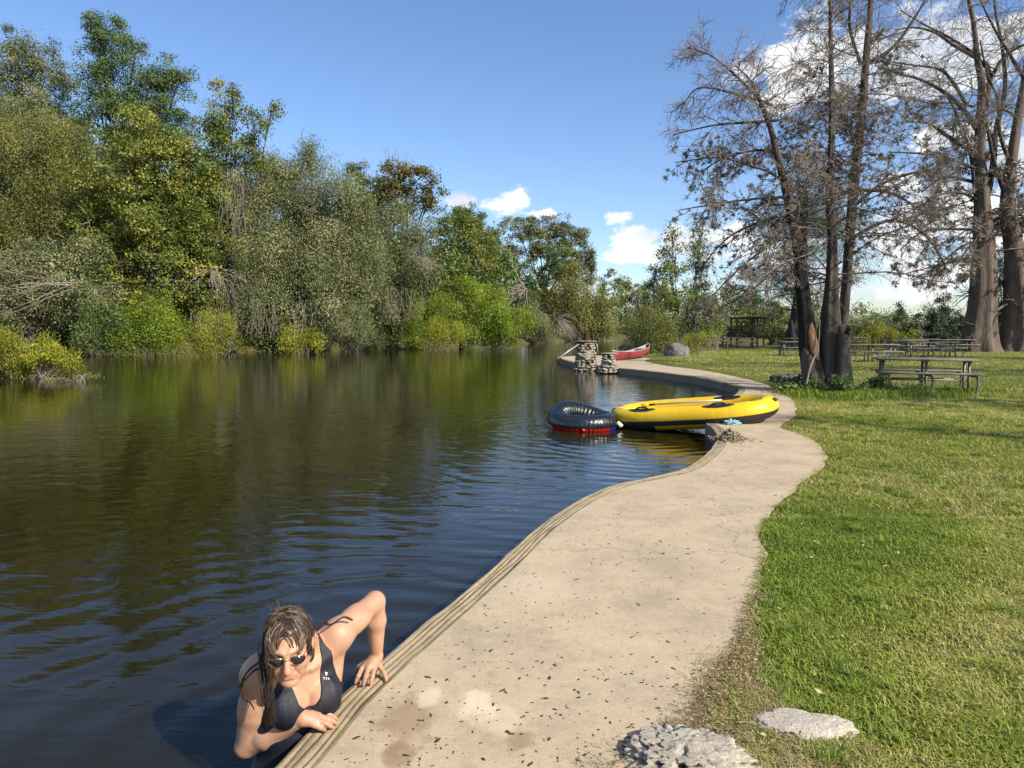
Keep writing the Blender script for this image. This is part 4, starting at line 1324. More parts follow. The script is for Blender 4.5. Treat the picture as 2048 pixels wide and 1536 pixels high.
def big_tree(label, trunk, tr, limbs, n1, L1, moss_n, seed, root_px):
    T_ = pxline(trunk, DB)
    r = empty('cypress_tree', tuple(T_[0])); tag(r, label, 'tree', 'giant bare cypresses')
    HP_ = [pxline([(a, b, l[2] * 1.6 * i / (len(l[0]) - 1)) for i, (a, b) in enumerate(l[0])], DB) for l in limbs]; HR_ = [np.linspace(l[1], 0.035, len(l[0])) for l in limbs]
    tw_ = twig_set(HP_, HR_, n1, L1, 0.15, 55, (0, 0, -0.25), 8, 1.5, 3, 0.6, taper=0.3, rs=0.35, rmin=0.02, tip_min=0.009)
    tw2_ = twig_set([T_], [tr], 32, 5.0, 0.25, 80, (0, 0, -0.4), 11, 1.6, 3, 0.6, taper=0.2, rs=0.12, rmin=0.03, tip_min=0.009)
    Vs_ = [tw_[0], tw2_[0]]; Qs_ = [tw_[1], tw2_[1] + len(tw_[0])]; of = len(tw_[0]) + len(tw2_[0])
    lim_ = []
    for p, rr in zip(HP_, HR_):
        pp, rq = resline(p, rr, 20)
        v, f = tube_vf(pp, rq, 7); lim_.append(('limb', v, f, 'bark_dark'))
    fv_, ff_ = fluted(T_, tr, 36, 0.16, 7, seed, 0.04)
    ms_ = moss_balls(np.concatenate([tw_[2].reshape(-1, 3), tw2_[2].reshape(-1, 3), tw2_[3].reshape(-1, 3)]), moss_n, 0.3, 4, 14)
    mk_parts(r, [('trunk', fv_, ff_, 'bark_big')] + lim_, (np.concatenate(Vs_), np.concatenate(Qs_)), ms_)
    return r


BIG = big_tree('giant bare cypress with fluted flaring trunk and limbs arching over the tables',
         [(1958, 712), (1958, 690), (1962, 650), (1966, 600), (1967, 540), (1966, 470), (1964, 400), (1960, 330), (1960, 250), (1964, 173), (1954, 114), (1948, 52), (1938, 0), (1925, -80)],
         [1.30, 1.05, 0.82, 0.74, 0.70, 0.56, 0.42, 0.34, 0.28, 0.22, 0.18, 0.14, 0.11, 0.05],
         [([(1969, 221), (1979, 166), (1986, 149), (2011, 111), (2048, 90), (2090, 80)], .2, .3), ([(1986, 152), (1960, 120), (1930, 95), (1890, 70), (1850, 50), (1800, 20)], .13, .5),
          ([(1956, 262), (1928, 221), (1893, 187), (1841, 159), (1789, 145), (1750, 131)], .17, -.4), ([(1934, 212), (1907, 166), (1879, 138), (1831, 131), (1769, 122)], .12, -.8),
          ([(1950, 114), (1907, 90), (1872, 66), (1830, 55), (1790, 60)], .12, .4), ([(1955, 310), (1907, 280), (1872, 256), (1852, 245), (1810, 244)], .15, -1.),
          ([(1956, 339), (1907, 321), (1852, 308), (1776, 304)], .13, -1.4), ([(1955, 366), (1900, 354), (1872, 363), (1842, 385)], .12, .6), ([(1950, 214), (1907, 206), (1865, 209), (1820, 230)], .08, .9),
          ([(1956, 400), (1920, 385), (1880, 390), (1840, 420)], .1, -1.5), ([(1960, 460), (1900, 458), (1847, 462), (1800, 500)], .1, -.6), ([(1968, 420), (1985, 340), (1992, 260), (2010, 180), (2004, 90), (1990, 20), (1985, -60)], .22, .8),
          ([(1966, 440), (1950, 380), (1940, 300), (1920, 250), (1900, 200), (1880, 180)], .14, -.2), ([(1960, 480), (1930, 490), (1890, 520), (1860, 570)], .09, -1.2), ([(1966, 470), (1990, 440), (2010, 440), (2040, 470)], .1, .4)], 12, 3.0, 450, 2.0, 1958)
big_tree('second giant bare cypress at the edge, its trunk leaning out of the picture',
         [(2032, 716), (2034, 690), (2036, 650), (2036, 600), (2034, 540), (2026, 480), (2014, 410), (2022, 330), (2036, 240), (2050, 160), (2062, 70), (2070, -40)],
         [1.4, 1.1, 0.88, 0.76, 0.68, 0.52, 0.38, 0.32, 0.26, 0.2, 0.15, 0.08],
         [([(2014, 400), (1990, 330), (1975, 260), (1960, 200)], .16, -1.), ([(2022, 330), (2000, 270), (1995, 200), (1975, 150), (1960, 80)], .13, -.5), ([(2050, 160), (2020, 110), (1990, 60), (1960, 0)], .13, -.9),
          ([(2030, 480), (2060, 420), (2100, 300), (2130, 180)], .3, .6), ([(2026, 470), (1990, 470), (1950, 480), (1920, 520)], .1, -1.6), ([(2036, 240), (2010, 220), (1980, 225), (1950, 250)], .08, -1.2)], 14, 3.0, 260, 4.0, 2032)

# ---- cypress with green foliage behind the shelter side
Td = pxline([(1586, 698), (1588, 680), (1594, 640), (1600, 590), (1604, 520), (1608, 440), (1612, 380)], 54)
tb = [(1500, 600, 44, 16), (1540, 585, 60, 24), (1560, 555, 60, 26), (1640, 590, 50, 24), (1600, 520, 80, 40), (1590, 470, 70, 40), (1620, 430, 70, 40), (1640, 380, 60, 40), (1570, 420, 50, 30), (1680, 470, 60, 50), (1610, 340, 50, 30), (1520, 540, 40, 16), (1700, 560, 50, 30)]
r5 = empty('cypress_tree', tuple(Td[0])); tag(r5, 'thick-trunked cypress still in grey-green leaf behind the charred trunk', 'tree')
fv, ff = fluted(Td, [0.85, 0.65, 0.5, 0.45, 0.4, 0.3, 0.15], 20, 0.14, 5, 2.5, 0.05)
tw = twig_set([Td], [[0.85, 0.65, 0.5, 0.45, 0.4, 0.3, 0.15]], 40, 4.0, 0.4, 82, (0, 0, -0.2), 8, 1.2, 3, 0.6, taper=0.5, rs=0.15, rmin=0.03, tip_min=0.012)
mk_parts(r5, [('trunk', fv, ff, 'bark_dark')], (tw[0], tw[1]))
lf = leaf_obj('crown', [blob_leaves(tb, 54, density=0.5, size=0.2, sd=0.32, aspect=0.35)], M['leaf_grey']); rebase([lf], r5)
mb = MB(); mb.tube(pxline([(1590, 700, -.9), (1587, 665, -.9), (1584, 640, -.9)], 54), [0.14, 0.12, 0.05], 7)
o = mb.build('bleached_wood', M['twig_pale'], None, True); rebase([o], r5)

# bare cypresses standing out of view beside the lawn, whose dappled shade lies on it
for src, (x, y), rz, sc_, lb in [(R3, (17.0, 8.6), 1.1, 1.1, 'bare cypress standing beside the lawn, shading the nearest table'), (R3, (15.6, 2.6), 2.3, 0.9, 'smaller bare cypress at the near side of the lawn'),
                             (R3, (27.5, 16.0), 3.6, 1.7, 'tall bare cypress whose shade streaks the middle of the lawn'), (BIG, (40.0, 24.0), 2.0, 0.9, 'giant bare cypress shading the farther tables')]:
    o = copy_tree(src); o.location = (x, y, 0); o.rotation_euler = (0, 0, rz); o.scale = (sc_,) * 3
    o['label'] = lb; o['group'] = 'bare cypresses beside the lawn'
# ------------------------------------------------------------------ picnic tables
def weathered(name, ca, cb, metal=0.0, rough=0.75):
    m = new_mat(name)
    t = NT(m)
    f = t.noise(t.map((1.2, 26, 26)), 3, 6, 0.65)
    g_ = t.noise(t.map((1, 1, 1)), 2.2, 4)
    c = t.ramp(t.m('ADD', t.m('MULTIPLY', f, 0.6), t.m('MULTIPLY', g_, 0.4)), [(0.32, ca), (0.62, cb)])
    t.done(t.pbr(c, rough, t.bump(f, 0.4, 0.004), 0.3, metal))
    return m


M['board'] = weathered('board', (0.085, 0.075, 0.06), (0.20, 0.18, 0.15))
M['tube_steel'] = simple('tube_steel', (0.16, 0.15, 0.13), 0.5, 0.5, 0.35, vary=0.35, scale=6, bump=0.2)
M['shed_wood'] = weathered('shed_wood', (0.05, 0.035, 0.022), (0.12, 0.085, 0.055))
M['shed_board'] = weathered('shed_board', (0.045, 0.042, 0.045), (0.095, 0.088, 0.085))


def picnic_table(loc, rz, label, length=2.44):
    r = empty('picnic_table', loc, rz)
    tag(r, label, 'picnic table', 'picnic tables on the lawn')
    L2 = length / 2
    for q in (-1, 0, 1):
        MB().box((0, q * 0.245, 0.745), (length, 0.235, 0.04), bev=0.008).build('table_board', M['board'], r)
    for s in (-1, 1):
        MB().box((0.02 * s, s * 0.68, 0.445), (length + 0.06, 0.25, 0.042), bev=0.01).build('bench_board', M['board'], r)
        # bench legs: bent pipe, with foot turned in
        for x in (-L2 + 0.22, 0.02, L2 - 0.16):
            P = catmull(np.array([(x - 0.10, s * 0.68, 0.415), (x - 0.03, s * 0.68, 0.405), (x + 0.02, s * 0.69, 0.36), (x + 0.04, s * 0.70, 0.2), (x + 0.0, s * 0.705, -0.04)]), 4)
            MB().tube(P, 0.028, 8).build('bench_leg', M['tube_steel'], r, True)
    for x in (-L2 + 0.16, 0.0, L2 - 0.2):
        mb = MB()
        for s in (-1, 1):
            mb.tube(np.array([(x, s * 0.20, 0.72), (x, s * 0.215, 0.3), (x, s * 0.22, -0.04)]), 0.034, 8)
        mb.build('table_leg', M['tube_steel'], r, True)
        mb = MB()
        mb.box((x, 0, 0.705), (0.07, 0.66, 0.04)).box((x, 0, 0.395), (0.045, 1.46, 0.045))
        mb.build('cross_bar', M['tube_steel'], r)
    mb = MB()
    for s in (-1, 1):
        mb.tube(np.array([(-L2 + 0.16, s * 0.215, 0.27), (L2 - 0.2, s * 0.215, 0.27)]), 0.02, 6)
    mb.build('long_brace', M['tube_steel'], r, True)
    return r


proto = picnic_table((0, 0, 0), 0, 'nearest picnic table, alone on the grass right of the near clump')


def place_table(px, D, rz, label, first=False, z=0.0, sx=1.0):
    o = proto if first else copy_tree(proto)
    x = At(px, 700, D)[0]
    o.location = (x, D, z)
    o.rotation_euler = (0, 0, math.radians(rz))
    o.scale = (sx, 1, 1)
    o['label'] = label
    return o


place_table(1850, 16.9, -19, 'nearest picnic table, alone on the grass beside the broken stump', True, sx=0.86)
place_table(1741, 31.5, -4, 'picnic table half hidden behind the broken stump', sx=0.92)
place_table(1862, 36.5, 2, 'long picnic table before the giant cypress, behind the nearest table', sx=1.12)
place_table(1836, 46, 1, 'picnic table near the lake, its end overlapping the long one')
place_table(1905, 44, 0, 'picnic table running in behind the giant cypress trunk')
place_table(1608, 38, 0, 'picnic table cut by the charred trunk', sx=1.1)
place_table(1600, 50, -3, 'farther picnic table beside the leafy cypress trunk')
place_table(1476, 52.5, -2, 'picnic table in front of the small shelter')
place_table(1702, 52, 3, 'small far picnic table at the lake shore behind the stump', sx=.8)
place_table(1812, 42, -3, 'picnic table between the stump table and the long table', sx=0.9)

# ------------------------------------------------------------------ shelter
SX, SY = At(1494, 690, 57)[0], 57.0
r = empty('shelter', (SX, SY, 0)); tag(r, 'small flat-roofed wooden shelter with slatted dark panels at the lawn end', 'shelter')
for x, y in [(-1.02, -0.6), (0.2, -0.6), (1.12, -0.6), (-1.02, 0.9), (1.12, 0.9)]:
    mb = MB(); mb.box((x, y, 1.1), (0.11, 0.11, 2.3), bev=0.01)
    mb.build('post', M['shed_wood'], r)
for x in (-1.02, 0.2, 1.12):
    for s in (-1, 1):
        mb = MB(); mb.tube([(x, -0.6, 1.78), (x + s * 0.38, -0.6, 2.2)], 0.03, 5); mb.build('brace', M['board'], r)
for i in range(8):
    R_ = Matrix.Rotation(math.radians(-3), 3, 'X')
    MB().box((0, -1.05 + i * 0.34, 2.285 + 0.02 * (i % 2)), (3.2, 0.32, 0.03)).build('roof_board', M['shed_wood'], r)
mb = MB(); mb.box((0, -0.6, 2.235), (3.0, 0.09, 0.09)).box((0, 0.9, 2.235), (3.0, 0.09, 0.09)); mb.build('beam', M['shed_wood'], r)
for i in range(7):
    MB().box((-0.85 - 0.02 * i, 0.4, 0.72 + i * 0.135), (1.6 - .05 * i, 0.03, 0.115)).build('plank', M['shed_board'], r)
for i in range(5):
    MB().box((0.72, 0.45, 0.85 + i * 0.15), (0.85, 0.03, 0.09)).build('plank', M['shed_wood'], r)

# ------------------------------------------------------------------ stones
def rock_mesh(name, size, seed, sub=4, rough=0.25, pits=0.0, flat=0.0, freq=1.6):
    bm = bmesh.new(); bmesh.ops.create_icosphere(bm, subdivisions=sub, radius=1)
    for v in bm.verts:
        p = v.co.copy()
        d = 1 + rough * mnoise.noise(p * freq + Vector((seed, 0, seed * 2))) + rough * 0.5 * mnoise.noise(p * freq * 2.7 + Vector((seed, 5, 0))) + rough * 0.22 * mnoise.noise(p * freq * 7 + Vector((seed, 9, 0)))
        if pits:
            q = mnoise.noise(p * 6.5 + Vector((seed * 3, 0, 2)))
            q2 = mnoise.noise(p * 15 + Vector((seed * 3, 7, 2)))
            d -= pits * max(0, q - 0.10) * 1.6 + pits * 0.6 * max(0, q2 - 0.16)
        v.co = Vector((p.x * size[0], p.y * size[1], p.z * size[2])) * d
        if flat and v.co.z > flat:
            v.co.z = flat + (v.co.z - flat) * 0.3
    me = bpy.data.meshes.new(name); bm.to_mesh(me); bm.free()
    me.polygons.foreach_set('use_smooth', np.ones(len(me.polygons), dtype=bool))
    return me


def stone_mat(name, ca, cb, cc, sc=3.0, bump=0.8, bd=0.02):
    m = new_mat(name); t = NT(m); v = t.map()
    f = t.noise(v, sc, 8, 0.65)
    f2 = t.noise(v, sc * 9, 6, 0.7)
    oi = t.n('ObjectInfo')
    c = t.ramp(t.m('ADD', t.m('MULTIPLY', f, 0.8), t.m('MULTIPLY_ADD', oi.outputs['Random'], 0.24, -0.02)), [(0.3, ca), (0.5, cb), (0.75, cc)])
    c = t.mix(t.m('MULTIPLY', t.ramp(f2, [(0.3, (1, 1, 1)), (0.48, (0, 0, 0))]), 0.6), c, tuple(x * 0.5 for x in ca))
    t.done(t.pbr(c, 0.9, t.bump(t.m('ADD', f2, f), bump, bd), 0.2))
    return m


M['limestone'] = stone_mat('limestone', (0.25, 0.215, 0.165), (0.44, 0.39, 0.315), (0.56, 0.51, 0.42), 9, 0.9, 0.012)
M['pier_stone'] = stone_mat('pier_stone', (0.13, 0.115, 0.09), (0.30, 0.265, 0.21), (0.46, 0.42, 0.34), 5)
M['boulder'] = stone_mat('boulder', (0.055, 0.052, 0.05), (0.14, 0.13, 0.12), (0.28, 0.26, 0.235), 3)
M['mortar'] = simple('mortar', (0.10, 0.088, 0.07), 0.95, 0.1, bump=0.6)

g = G(1375, 1512, 0)
o = link('rock', rock_mesh('rock', (0.24, 0.19, 0.10), 3.3, 6, 0.2, 0.55, 0.065), M['limestone'], None, (g[0], g[1] - 0.03, -0.022)); o.rotation_euler = (0, 0, 0.15)
tag(o, 'large pitted white limestone rock at the path edge', 'rock')
g = G(1608, 1452, 0)
o = link('rock', rock_mesh('rock', (0.19, 0.105, 0.055), 7.1, 6, 0.18, 0.1, 0.038), M['limestone'], None, (g[0], g[1], -0.014)); o.rotation_euler = (0, 0, -0.12)
tag(o, 'smoother limestone rock sunk in dry grass behind the pitted one', 'rock')
g = G(1358, 712, 0)
o = link('boulder', rock_mesh('boulder', (0.70, 0.6, 0.64), 1.7, 5, 0.12, 0.0), M['boulder'], None, (g[0], g[1] + .4, 0.03))
tag(o, 'rounded dark grey boulder on the lawn behind the canoe', 'boulder')
g = G(1590, 765, 0)
o = link('boulder', rock_mesh('boulder', (0.52, 0.34, 0.26), 4.7, 5, 0.2, 0.05, 0.18), M['boulder'], None, (g[0], g[1] + .5, 0.0))
tag(o, 'low flat stone in the weeds beside the charred trunk', 'boulder')

# ------------------------------------------------------------------ stone piers
stones = [rock_mesh('stone', (1, 0.75, 0.62), 11 + i * 3.1, 2, 0.22) for i in range(6)]
for s_ in stones:
    s_.materials.append(M['pier_stone'])


def pier(label, loc, base, top, h, foot, n_rows, big=False):
    r = empty('stone_pier', loc); tag(r, label, 'stone pier', 'stone piers on the jetty')
    V_ = []
    for z, (a, b) in ((foot, base), (h, top)):
        for q in range(16):
            an = q * math.pi / 8
            V_.append((a * 0.86 * np.sign(math.cos(an)) * abs(math.cos(an)) ** 0.6, b * 0.86 * np.sign(math.sin(an)) * abs(math.sin(an)) ** 0.6, z))
    Q_ = [[i, (i + 1) % 16, 16 + (i + 1) % 16, 16 + i] for i in range(16)]
    link('core', mesh_np('core', np.array(V_), [np.array(Q_), np.array([list(range(16, 32))])]), M['mortar'], r)
    k = 0
    for row in range(n_rows):
        z = foot + (row + 0.5) / n_rows * (h - foot)
        u = (z - foot) / (h - foot)
        a = base[0] * (1 - u) + top[0] * u; b = base[1] * (1 - u) + top[1] * u
        per = 2 * math.pi * math.sqrt((a * a + b * b) / 2)
        n = max(6, int(per / 0.165))
        for q in range(n):
            an = (q + 0.5 * (row % 2) + rng.uniform(-.2, .2)) * 2 * math.pi / n
            ca, sa = math.cos(an), math.sin(an)
            x = a * np.sign(ca) * abs(ca) ** 0.7; y = b * np.sign(sa) * abs(sa) ** 0.7
            s_ = bpy.data.objects.new('stone', stones[k % 6]); k += 1
            COL.objects.link(s_); s_.parent = r
            s_.location = (x, y, z + rng.uniform(-.02, .02))
            s_.rotation_euler = (rng.uniform(-.3, .3), rng.uniform(-.35, .35), an + math.pi / 2 + rng.uniform(-.3, .3))
            sc = rng.uniform(0.065, 0.135); s_.location.x += rng.uniform(-.035, .035); s_.location.y += rng.uniform(-.035, .035)
            s_.scale = (sc, sc * 0.8, (h - foot) / n_rows * rng.uniform(0.75, 1.0))
    if big:
        s_ = bpy.data.objects.new('stone', stones[2]); COL.objects.link(s_); s_.parent = r
        s_.location = (0.0, -base[1] * 0.72, 0.36); s_.scale = (0.17, 0.12, 0.36)
    return r


g = G(1174, 731, 0)
P1 = (g[0], g[1] + 0.25, 0.0)
p1 = pier('taller stone pier with rusty pipe stub on its cap', P1, (0.50, 0.44), (0.24, 0.23), 0.92, -0.3, 12, True)
M['slab'] = stone_mat('slab', (0.12, 0.10, 0.085), (0.26, 0.22, 0.18), (0.36, 0.31, 0.26), 4)
M['rust'] = simple('rust', (0.075, 0.028, 0.02), 0.85, 0.3, 0.2, vary=0.5, scale=9, bump=0.4)
cap = link('cap_slab', rock_mesh('cap_slab', (0.46, 0.36, 0.04), 2, 4, 0.12), M['slab'], p1, (-0.02, 0, 0.95))
mb = MB()
for rr_, zz in ((0.12, 1),):
    a = np.arange(16) * math.pi / 8
    for k_, (rad, z0, z1) in enumerate([(0.125, 0.97, 1.27), (0.105, 0.97, 1.27)]):
        V_ = np.array([[math.cos(x) * rad, math.sin(x) * rad, z] for z in (z0, z1) for x in a])
        mb.add(V_, np.array([[i, (i + 1) % 16, 16 + (i + 1) % 16, 16 + i] for i in range(16)]))
a = np.arange(16) * math.pi / 8
mb.add(np.array([[math.cos(x) * rad, math.sin(x) * rad, 1.27] for rad in (0.125, 0.105) for x in a]), np.array([[i, (i + 1) % 16, 16 + (i + 1) % 16, 16 + i] for i in range(16)]))
mb.build('pipe_stub', M['rust'], p1, False)
M['galv'] = simple('galv', (0.34, 0.33, 0.31), 0.45, 0.5, 0.4, vary=0.2)
mb = MB(); mb.tube([(0.33, -0.30, 0.92), (0.37, -0.36, 0.84), (0.41, -0.40, 0.5)], 0.018, 6); mb.build('side_pipe', M['galv'], p1, True)
M['dark_rubber'] = simple('dark_rubber', (0.018, 0.018, 0.017), 0.6, 0.4)
pa = At(1164, 684, P1[1] - 0.1); pb = At(1115, 718, P1[1] - 1.0)
r = empty('water_pipe', tuple(pb)); tag(r, 'pale metal pipe slanting from the taller pier to the river, dark hose at its end', 'pipe')
mb = MB(); mb.tube([pa, (pa + pb) / 2 + np.array([0, 0, 0.01]), pb], 0.028, 8); o = mb.build('pipe', M['galv'], None, True); rebase([o], r)
he = At(1104, 735, P1[1] - 1.2); he[2] = max(he[2], WZ - 0.1)
mb = MB(); mb.tube(catmull(np.array([pb, pb + [-0.10, 0, -0.08], pb + [-0.17, -0.05, -0.2], [he[0], he[1], WZ - 0.05]]), 4), 0.022, 7); o = mb.build('hose', M['dark_rubber'], None, True); rebase([o], r)
g = G(1219, 736, 0)
p2 = pier('shorter stone pier with flat slab, at the bow of the canoe', (g[0], g[1] + 0.28, 0.0), (0.34, 0.32), (0.15, 0.16), 0.50, -0.2, 7)
link('cap_slab', rock_mesh('cap_slab', (0.33, 0.26, 0.032), 5, 4, 0.12), M['slab'], p2, (0.04, 0, 0.53))

# ------------------------------------------------------------------ canoe
c0 = np.array([4.55, 32.0]); c1 = np.array([7.05, 36.3])
CLn = np.linalg.norm(c1 - c0)
cr_ = empty('canoe', (*((c0 + c1) / 2), 0.0), math.atan2(*(c1 - c0)[::-1])); tag(cr_, 'faded red canoe pulled up on the end of the jetty', 'canoe')
cr_.rotation_euler = (math.radians(-6), math.radians(-2.5), cr_.rotation_euler[2])
M['canoe_red'] = simple('canoe_red', (0.24, 0.03, 0.026), 0.55, 0.5, vary=0.3, scale=2.5, bump=0.05)
M['canoe_in'] = simple('canoe_in', (0.30, 0.29, 0.28), 0.6)
M['alu'] = simple('alu', (0.55, 0.53, 0.50), 0.4, 0.5, 0.5)
n, k = 29, 9


def hull(scale, inset):
    V_ = np.zeros((n, k, 3))
    for i in range(n):
        u = i / (n - 1) * 2 - 1
        w = 0.44 * (1 - abs(u) ** 2.4) ** 0.9 * scale + 0.006
        sheer = 0.37 + 0.20 * abs(u) ** 3.0
        keel = 0.02 + 0.10 * abs(u) ** 9 + inset
        xx = u * (CLn / 2 - inset * 2 - 0.0)
        for j in range(k):
            a = j / (k - 1) * 2 - 1
            y = w * np.sign(a) * (1 - (1 - abs(a)) ** 2.3)
            z = keel + (sheer - keel) * abs(a) ** 2.0
            V_[i, j] = (xx * (1 - 0.05 * (1 - abs(a)) * abs(u) ** 6), y, z)
    return V_


Vo = hull(1.0, 0.0); Vi = hull(0.955, 0.015)
idx = np.arange(n * k).reshape(n, k)
Q_ = np.stack([idx[:-1, :-1], idx[:-1, 1:], idx[1:, 1:], idx[1:, :-1]], -1).reshape(-1, 4)
link('hull', mesh_np('hull', Vo.reshape(-1, 3), Q_, True), M['canoe_red'], cr_)
link('inner_hull', mesh_np('inner_hull', Vi.reshape(-1, 3), Q_[:, ::-1], True), M['canoe_in'], cr_)
for j in (0, k - 1):
    mb = MB(); mb.tube(Vo[:, j] + [0, 0, 0.008], 0.017, 6); mb.build('gunwale', M['alu'], cr_, True)
for u in (-0.55, 0.5):
    mb = MB(); mb.box((u * CLn / 2, 0, 0.30), (0.24, 0.62, 0.03), bev=0.01); mb.build('seat', M['dark_rubber'], cr_)
for u in (-0.95, 0.95):
    mb = MB(); mb.box((u * CLn / 2, 0, 0.54), (0.24, 0.12, 0.02), bev=0.008); mb.build('deck_plate', M['dark_rubber'], cr_)
o = link('bag', rock_mesh('bag', (0.34, 0.2, 0.17), 8.8, 4, 0.25), M['dark_rubber']); o.location = tuple(cr_.location + Vector((0.55, 0.95, 0.30))); tag(o, 'black bag lying in the stern of the canoe', 'bag')

# ------------------------------------------------------------------ swept inflatables
def ring(P, r, phi, up=(0, 0, 1), closed=True, mod=None):
    """sweep an arc of section angles phi (0 outwards, 90 up) round the closed line P"""
    P = np.asarray(P, float); k = len(P)
    T = frames(P, closed)
    upv = np.array(up, float)
    O = np.cross(T, upv); O /= np.linalg.norm(O, axis=1)[:, None]
    U = np.cross(O, T)
    r = np.broadcast_to(r, (k,))
    c, s = np.cos(phi), np.sin(phi)
    rr = r[:, None] * (mod if mod is not None else 1.0) * np.ones((k, len(phi)))
    V_ = P[:, None] + rr[..., None] * (c[None, :, None] * O[:, None] + s[None, :, None] * U[:, None])
    m_ = len(phi)
    idx = np.arange(k * m_).reshape(k, m_)
    if closed:
        A_ = idx; B_ = np.roll(idx, -1, 0)
    else:
        A_ = idx[:-1]; B_ = idx[1:]
    Q_ = np.stack([A_[:, :-1], A_[:, 1:], B_[:, 1:], B_[:, :-1]], -1).reshape(-1, 4)
    return V_.reshape(-1, 3), Q_


def plastic(name, col, rough=0.35, bumpy=0.25, sc=9, spec=0.5, grime=0.25, crease=(1, 1, 1)):
    m = new_mat(name); t = NT(m); v = t.map()
    f = t.noise(v, 3, 6, 0.6)
    c = t.mix(t.m('MULTIPLY', t.ramp(f, [(0.42, (0, 0, 0)), (0.7, (1, 1, 1))]), grime), col, tuple(x * 0.45 for x in col))
    b = t.noise(t.map(crease), sc, 5, 0.6, 0.8)
    ro = t.m('MULTIPLY_ADD', f, 0.25, rough - 0.1)
    t.done(t.pbr(c, ro, t.bump(b, bumpy, 0.02), spec))
    return m


M['raft_yellow'] = plastic('raft_yellow', (0.72, 0.46, 0.012), 0.42, 0.2, 7, 0.4, 0.2)
M['raft_black'] = plastic('raft_black', (0.022, 0.021, 0.02), 0.5, 0.1)
M['raft_floor'] = plastic('raft_floor', (0.50, 0.33, 0.02), 0.55)

RC = (3.03, 11.95, 0.0)
raft = empty('raft', RC, math.radians(-33)); tag(raft, 'yellow inflatable raft with black rub strip, half on the path and half afloat', 'raft')
a_, b_ = 1.24, 0.52
th = np.linspace(0, 2 * math.pi, 141)[:-1]
pw = 0.55
px_ = a_ * np.sign(np.cos(th)) * np.abs(np.cos(th)) ** 0.62
py_ = b_ * np.sign(np.sin(th)) * np.abs(np.sin(th)) ** 0.72
cp = resample(np.c_[np.r_[px_, px_[0]], np.r_[py_, py_[0]]], 0.03)[:-1]
uu = cp[:, 0] / a_
zc = 0.030 + 0.145 * uu + 0.03 * np.maximum(0, uu) ** 4 + 0.02 * np.maximum(0, -uu) ** 4
RP = np.c_[cp, zc + 0.03 + 0.035 * cp[:, 1] / b_]
RR = 0.188 - 0.025 * np.abs(uu) ** 6
sarr = np.linspace(0, 1, len(RP))
ph = np.linspace(-math.pi, math.pi, 29)
seam = np.ones(len(RP))
for k_, u0 in enumerate((-0.93, -0.78, -0.6, -0.44, 0.5, 0.64, 0.78, 0.93)):
    seam -= 0.02 * np.exp(-((uu - u0) / 0.012) ** 2)
V_, Q_ = ring(RP, RR * seam, ph)
link('hull_tube', mesh_np('hull_tube', V_, Q_, True), M['raft_yellow'], raft)
V_, Q_ = ring(RP, RR * 1.012, np.radians(np.linspace(-32, -6, 6)))
link('rub_strip', mesh_np('rub_strip', V_, Q_, True), M['raft_black'], raft)
for nm, lo_, hi_ in (('a', -0.85, -0.30), ('b', 0.45, 1.1)):
    sel = np.where((uu > lo_) & (uu < hi_) & (RP[:, 1] < 0.12))[0]
    # contiguous run along the near side
    runs = np.split(sel, np.where(np.diff(sel) > 1)[0] + 1)
    for rn in runs:
        if len(rn) < 4: continue
        T_ = frames(RP, True)[rn]
        O = np.cross(T_, [0, 0, 1.0]); O /= np.linalg.norm(O, axis=1)[:, None]
        Ua = np.cross(O, T_)
        phx = np.radians(np.linspace(-100, -30, 10))
        VV = RP[rn][:, None] + (RR[rn] * 1.008)[:, None, None] * (np.cos(phx)[None, :, None] * O[:, None] + np.sin(phx)[None, :, None] * Ua[:, None])
        idx = np.arange(len(rn) * 10).reshape(-1, 10)
        link('chafe_patch', mesh_np('chafe_patch', VV.reshape(-1, 3), np.stack([idx[:-1, :-1], idx[:-1, 1:], idx[1:, 1:], idx[1:, :-1]], -1).reshape(-1, 4), True), M['raft_black'], raft)
# floor: ribbed sheet
xs = np.linspace(-a_ * 0.93, a_ * 0.93, 60); ys = np.linspace(-0.36, 0.36, 18)
V_ = np.array([[x, y * (1 - 0.35 * abs(x / a_) ** 6), 0.045 + 0.145 * x / a_ - 0.09 + 0.035 * y / b_ + 0.02 * abs(math.sin(y * 26))] for x in xs for y in ys])
idx = np.arange(len(V_)).reshape(60, 18)
link('raft_floor', mesh_np('raft_floor', V_, np.stack([idx[:-1, :-1], idx[:-1, 1:], idx[1:, 1:], idx[1:, :-1]], -1).reshape(-1, 4), True), M['raft_floor'], raft)


def tube_pt(u, side, phi_deg, lift=1.0):
    """point on the raft tube: u along, side -1 near / 1 far"""
    c_ = np.where((np.sign(RP[:, 1]) == side))[0]
    i = c_[np.argmin(np.abs(uu[c_] - u))]
    T_ = frames(RP, True)[i]; O = np.cross(T_, [0, 0, 1.0]); O /= np.linalg.norm(O)
    p = math.radians(phi_deg)
    return RP[i] + RR[i] * lift * (math.cos(p) * O + math.sin(p) * np.cross(O, T_))


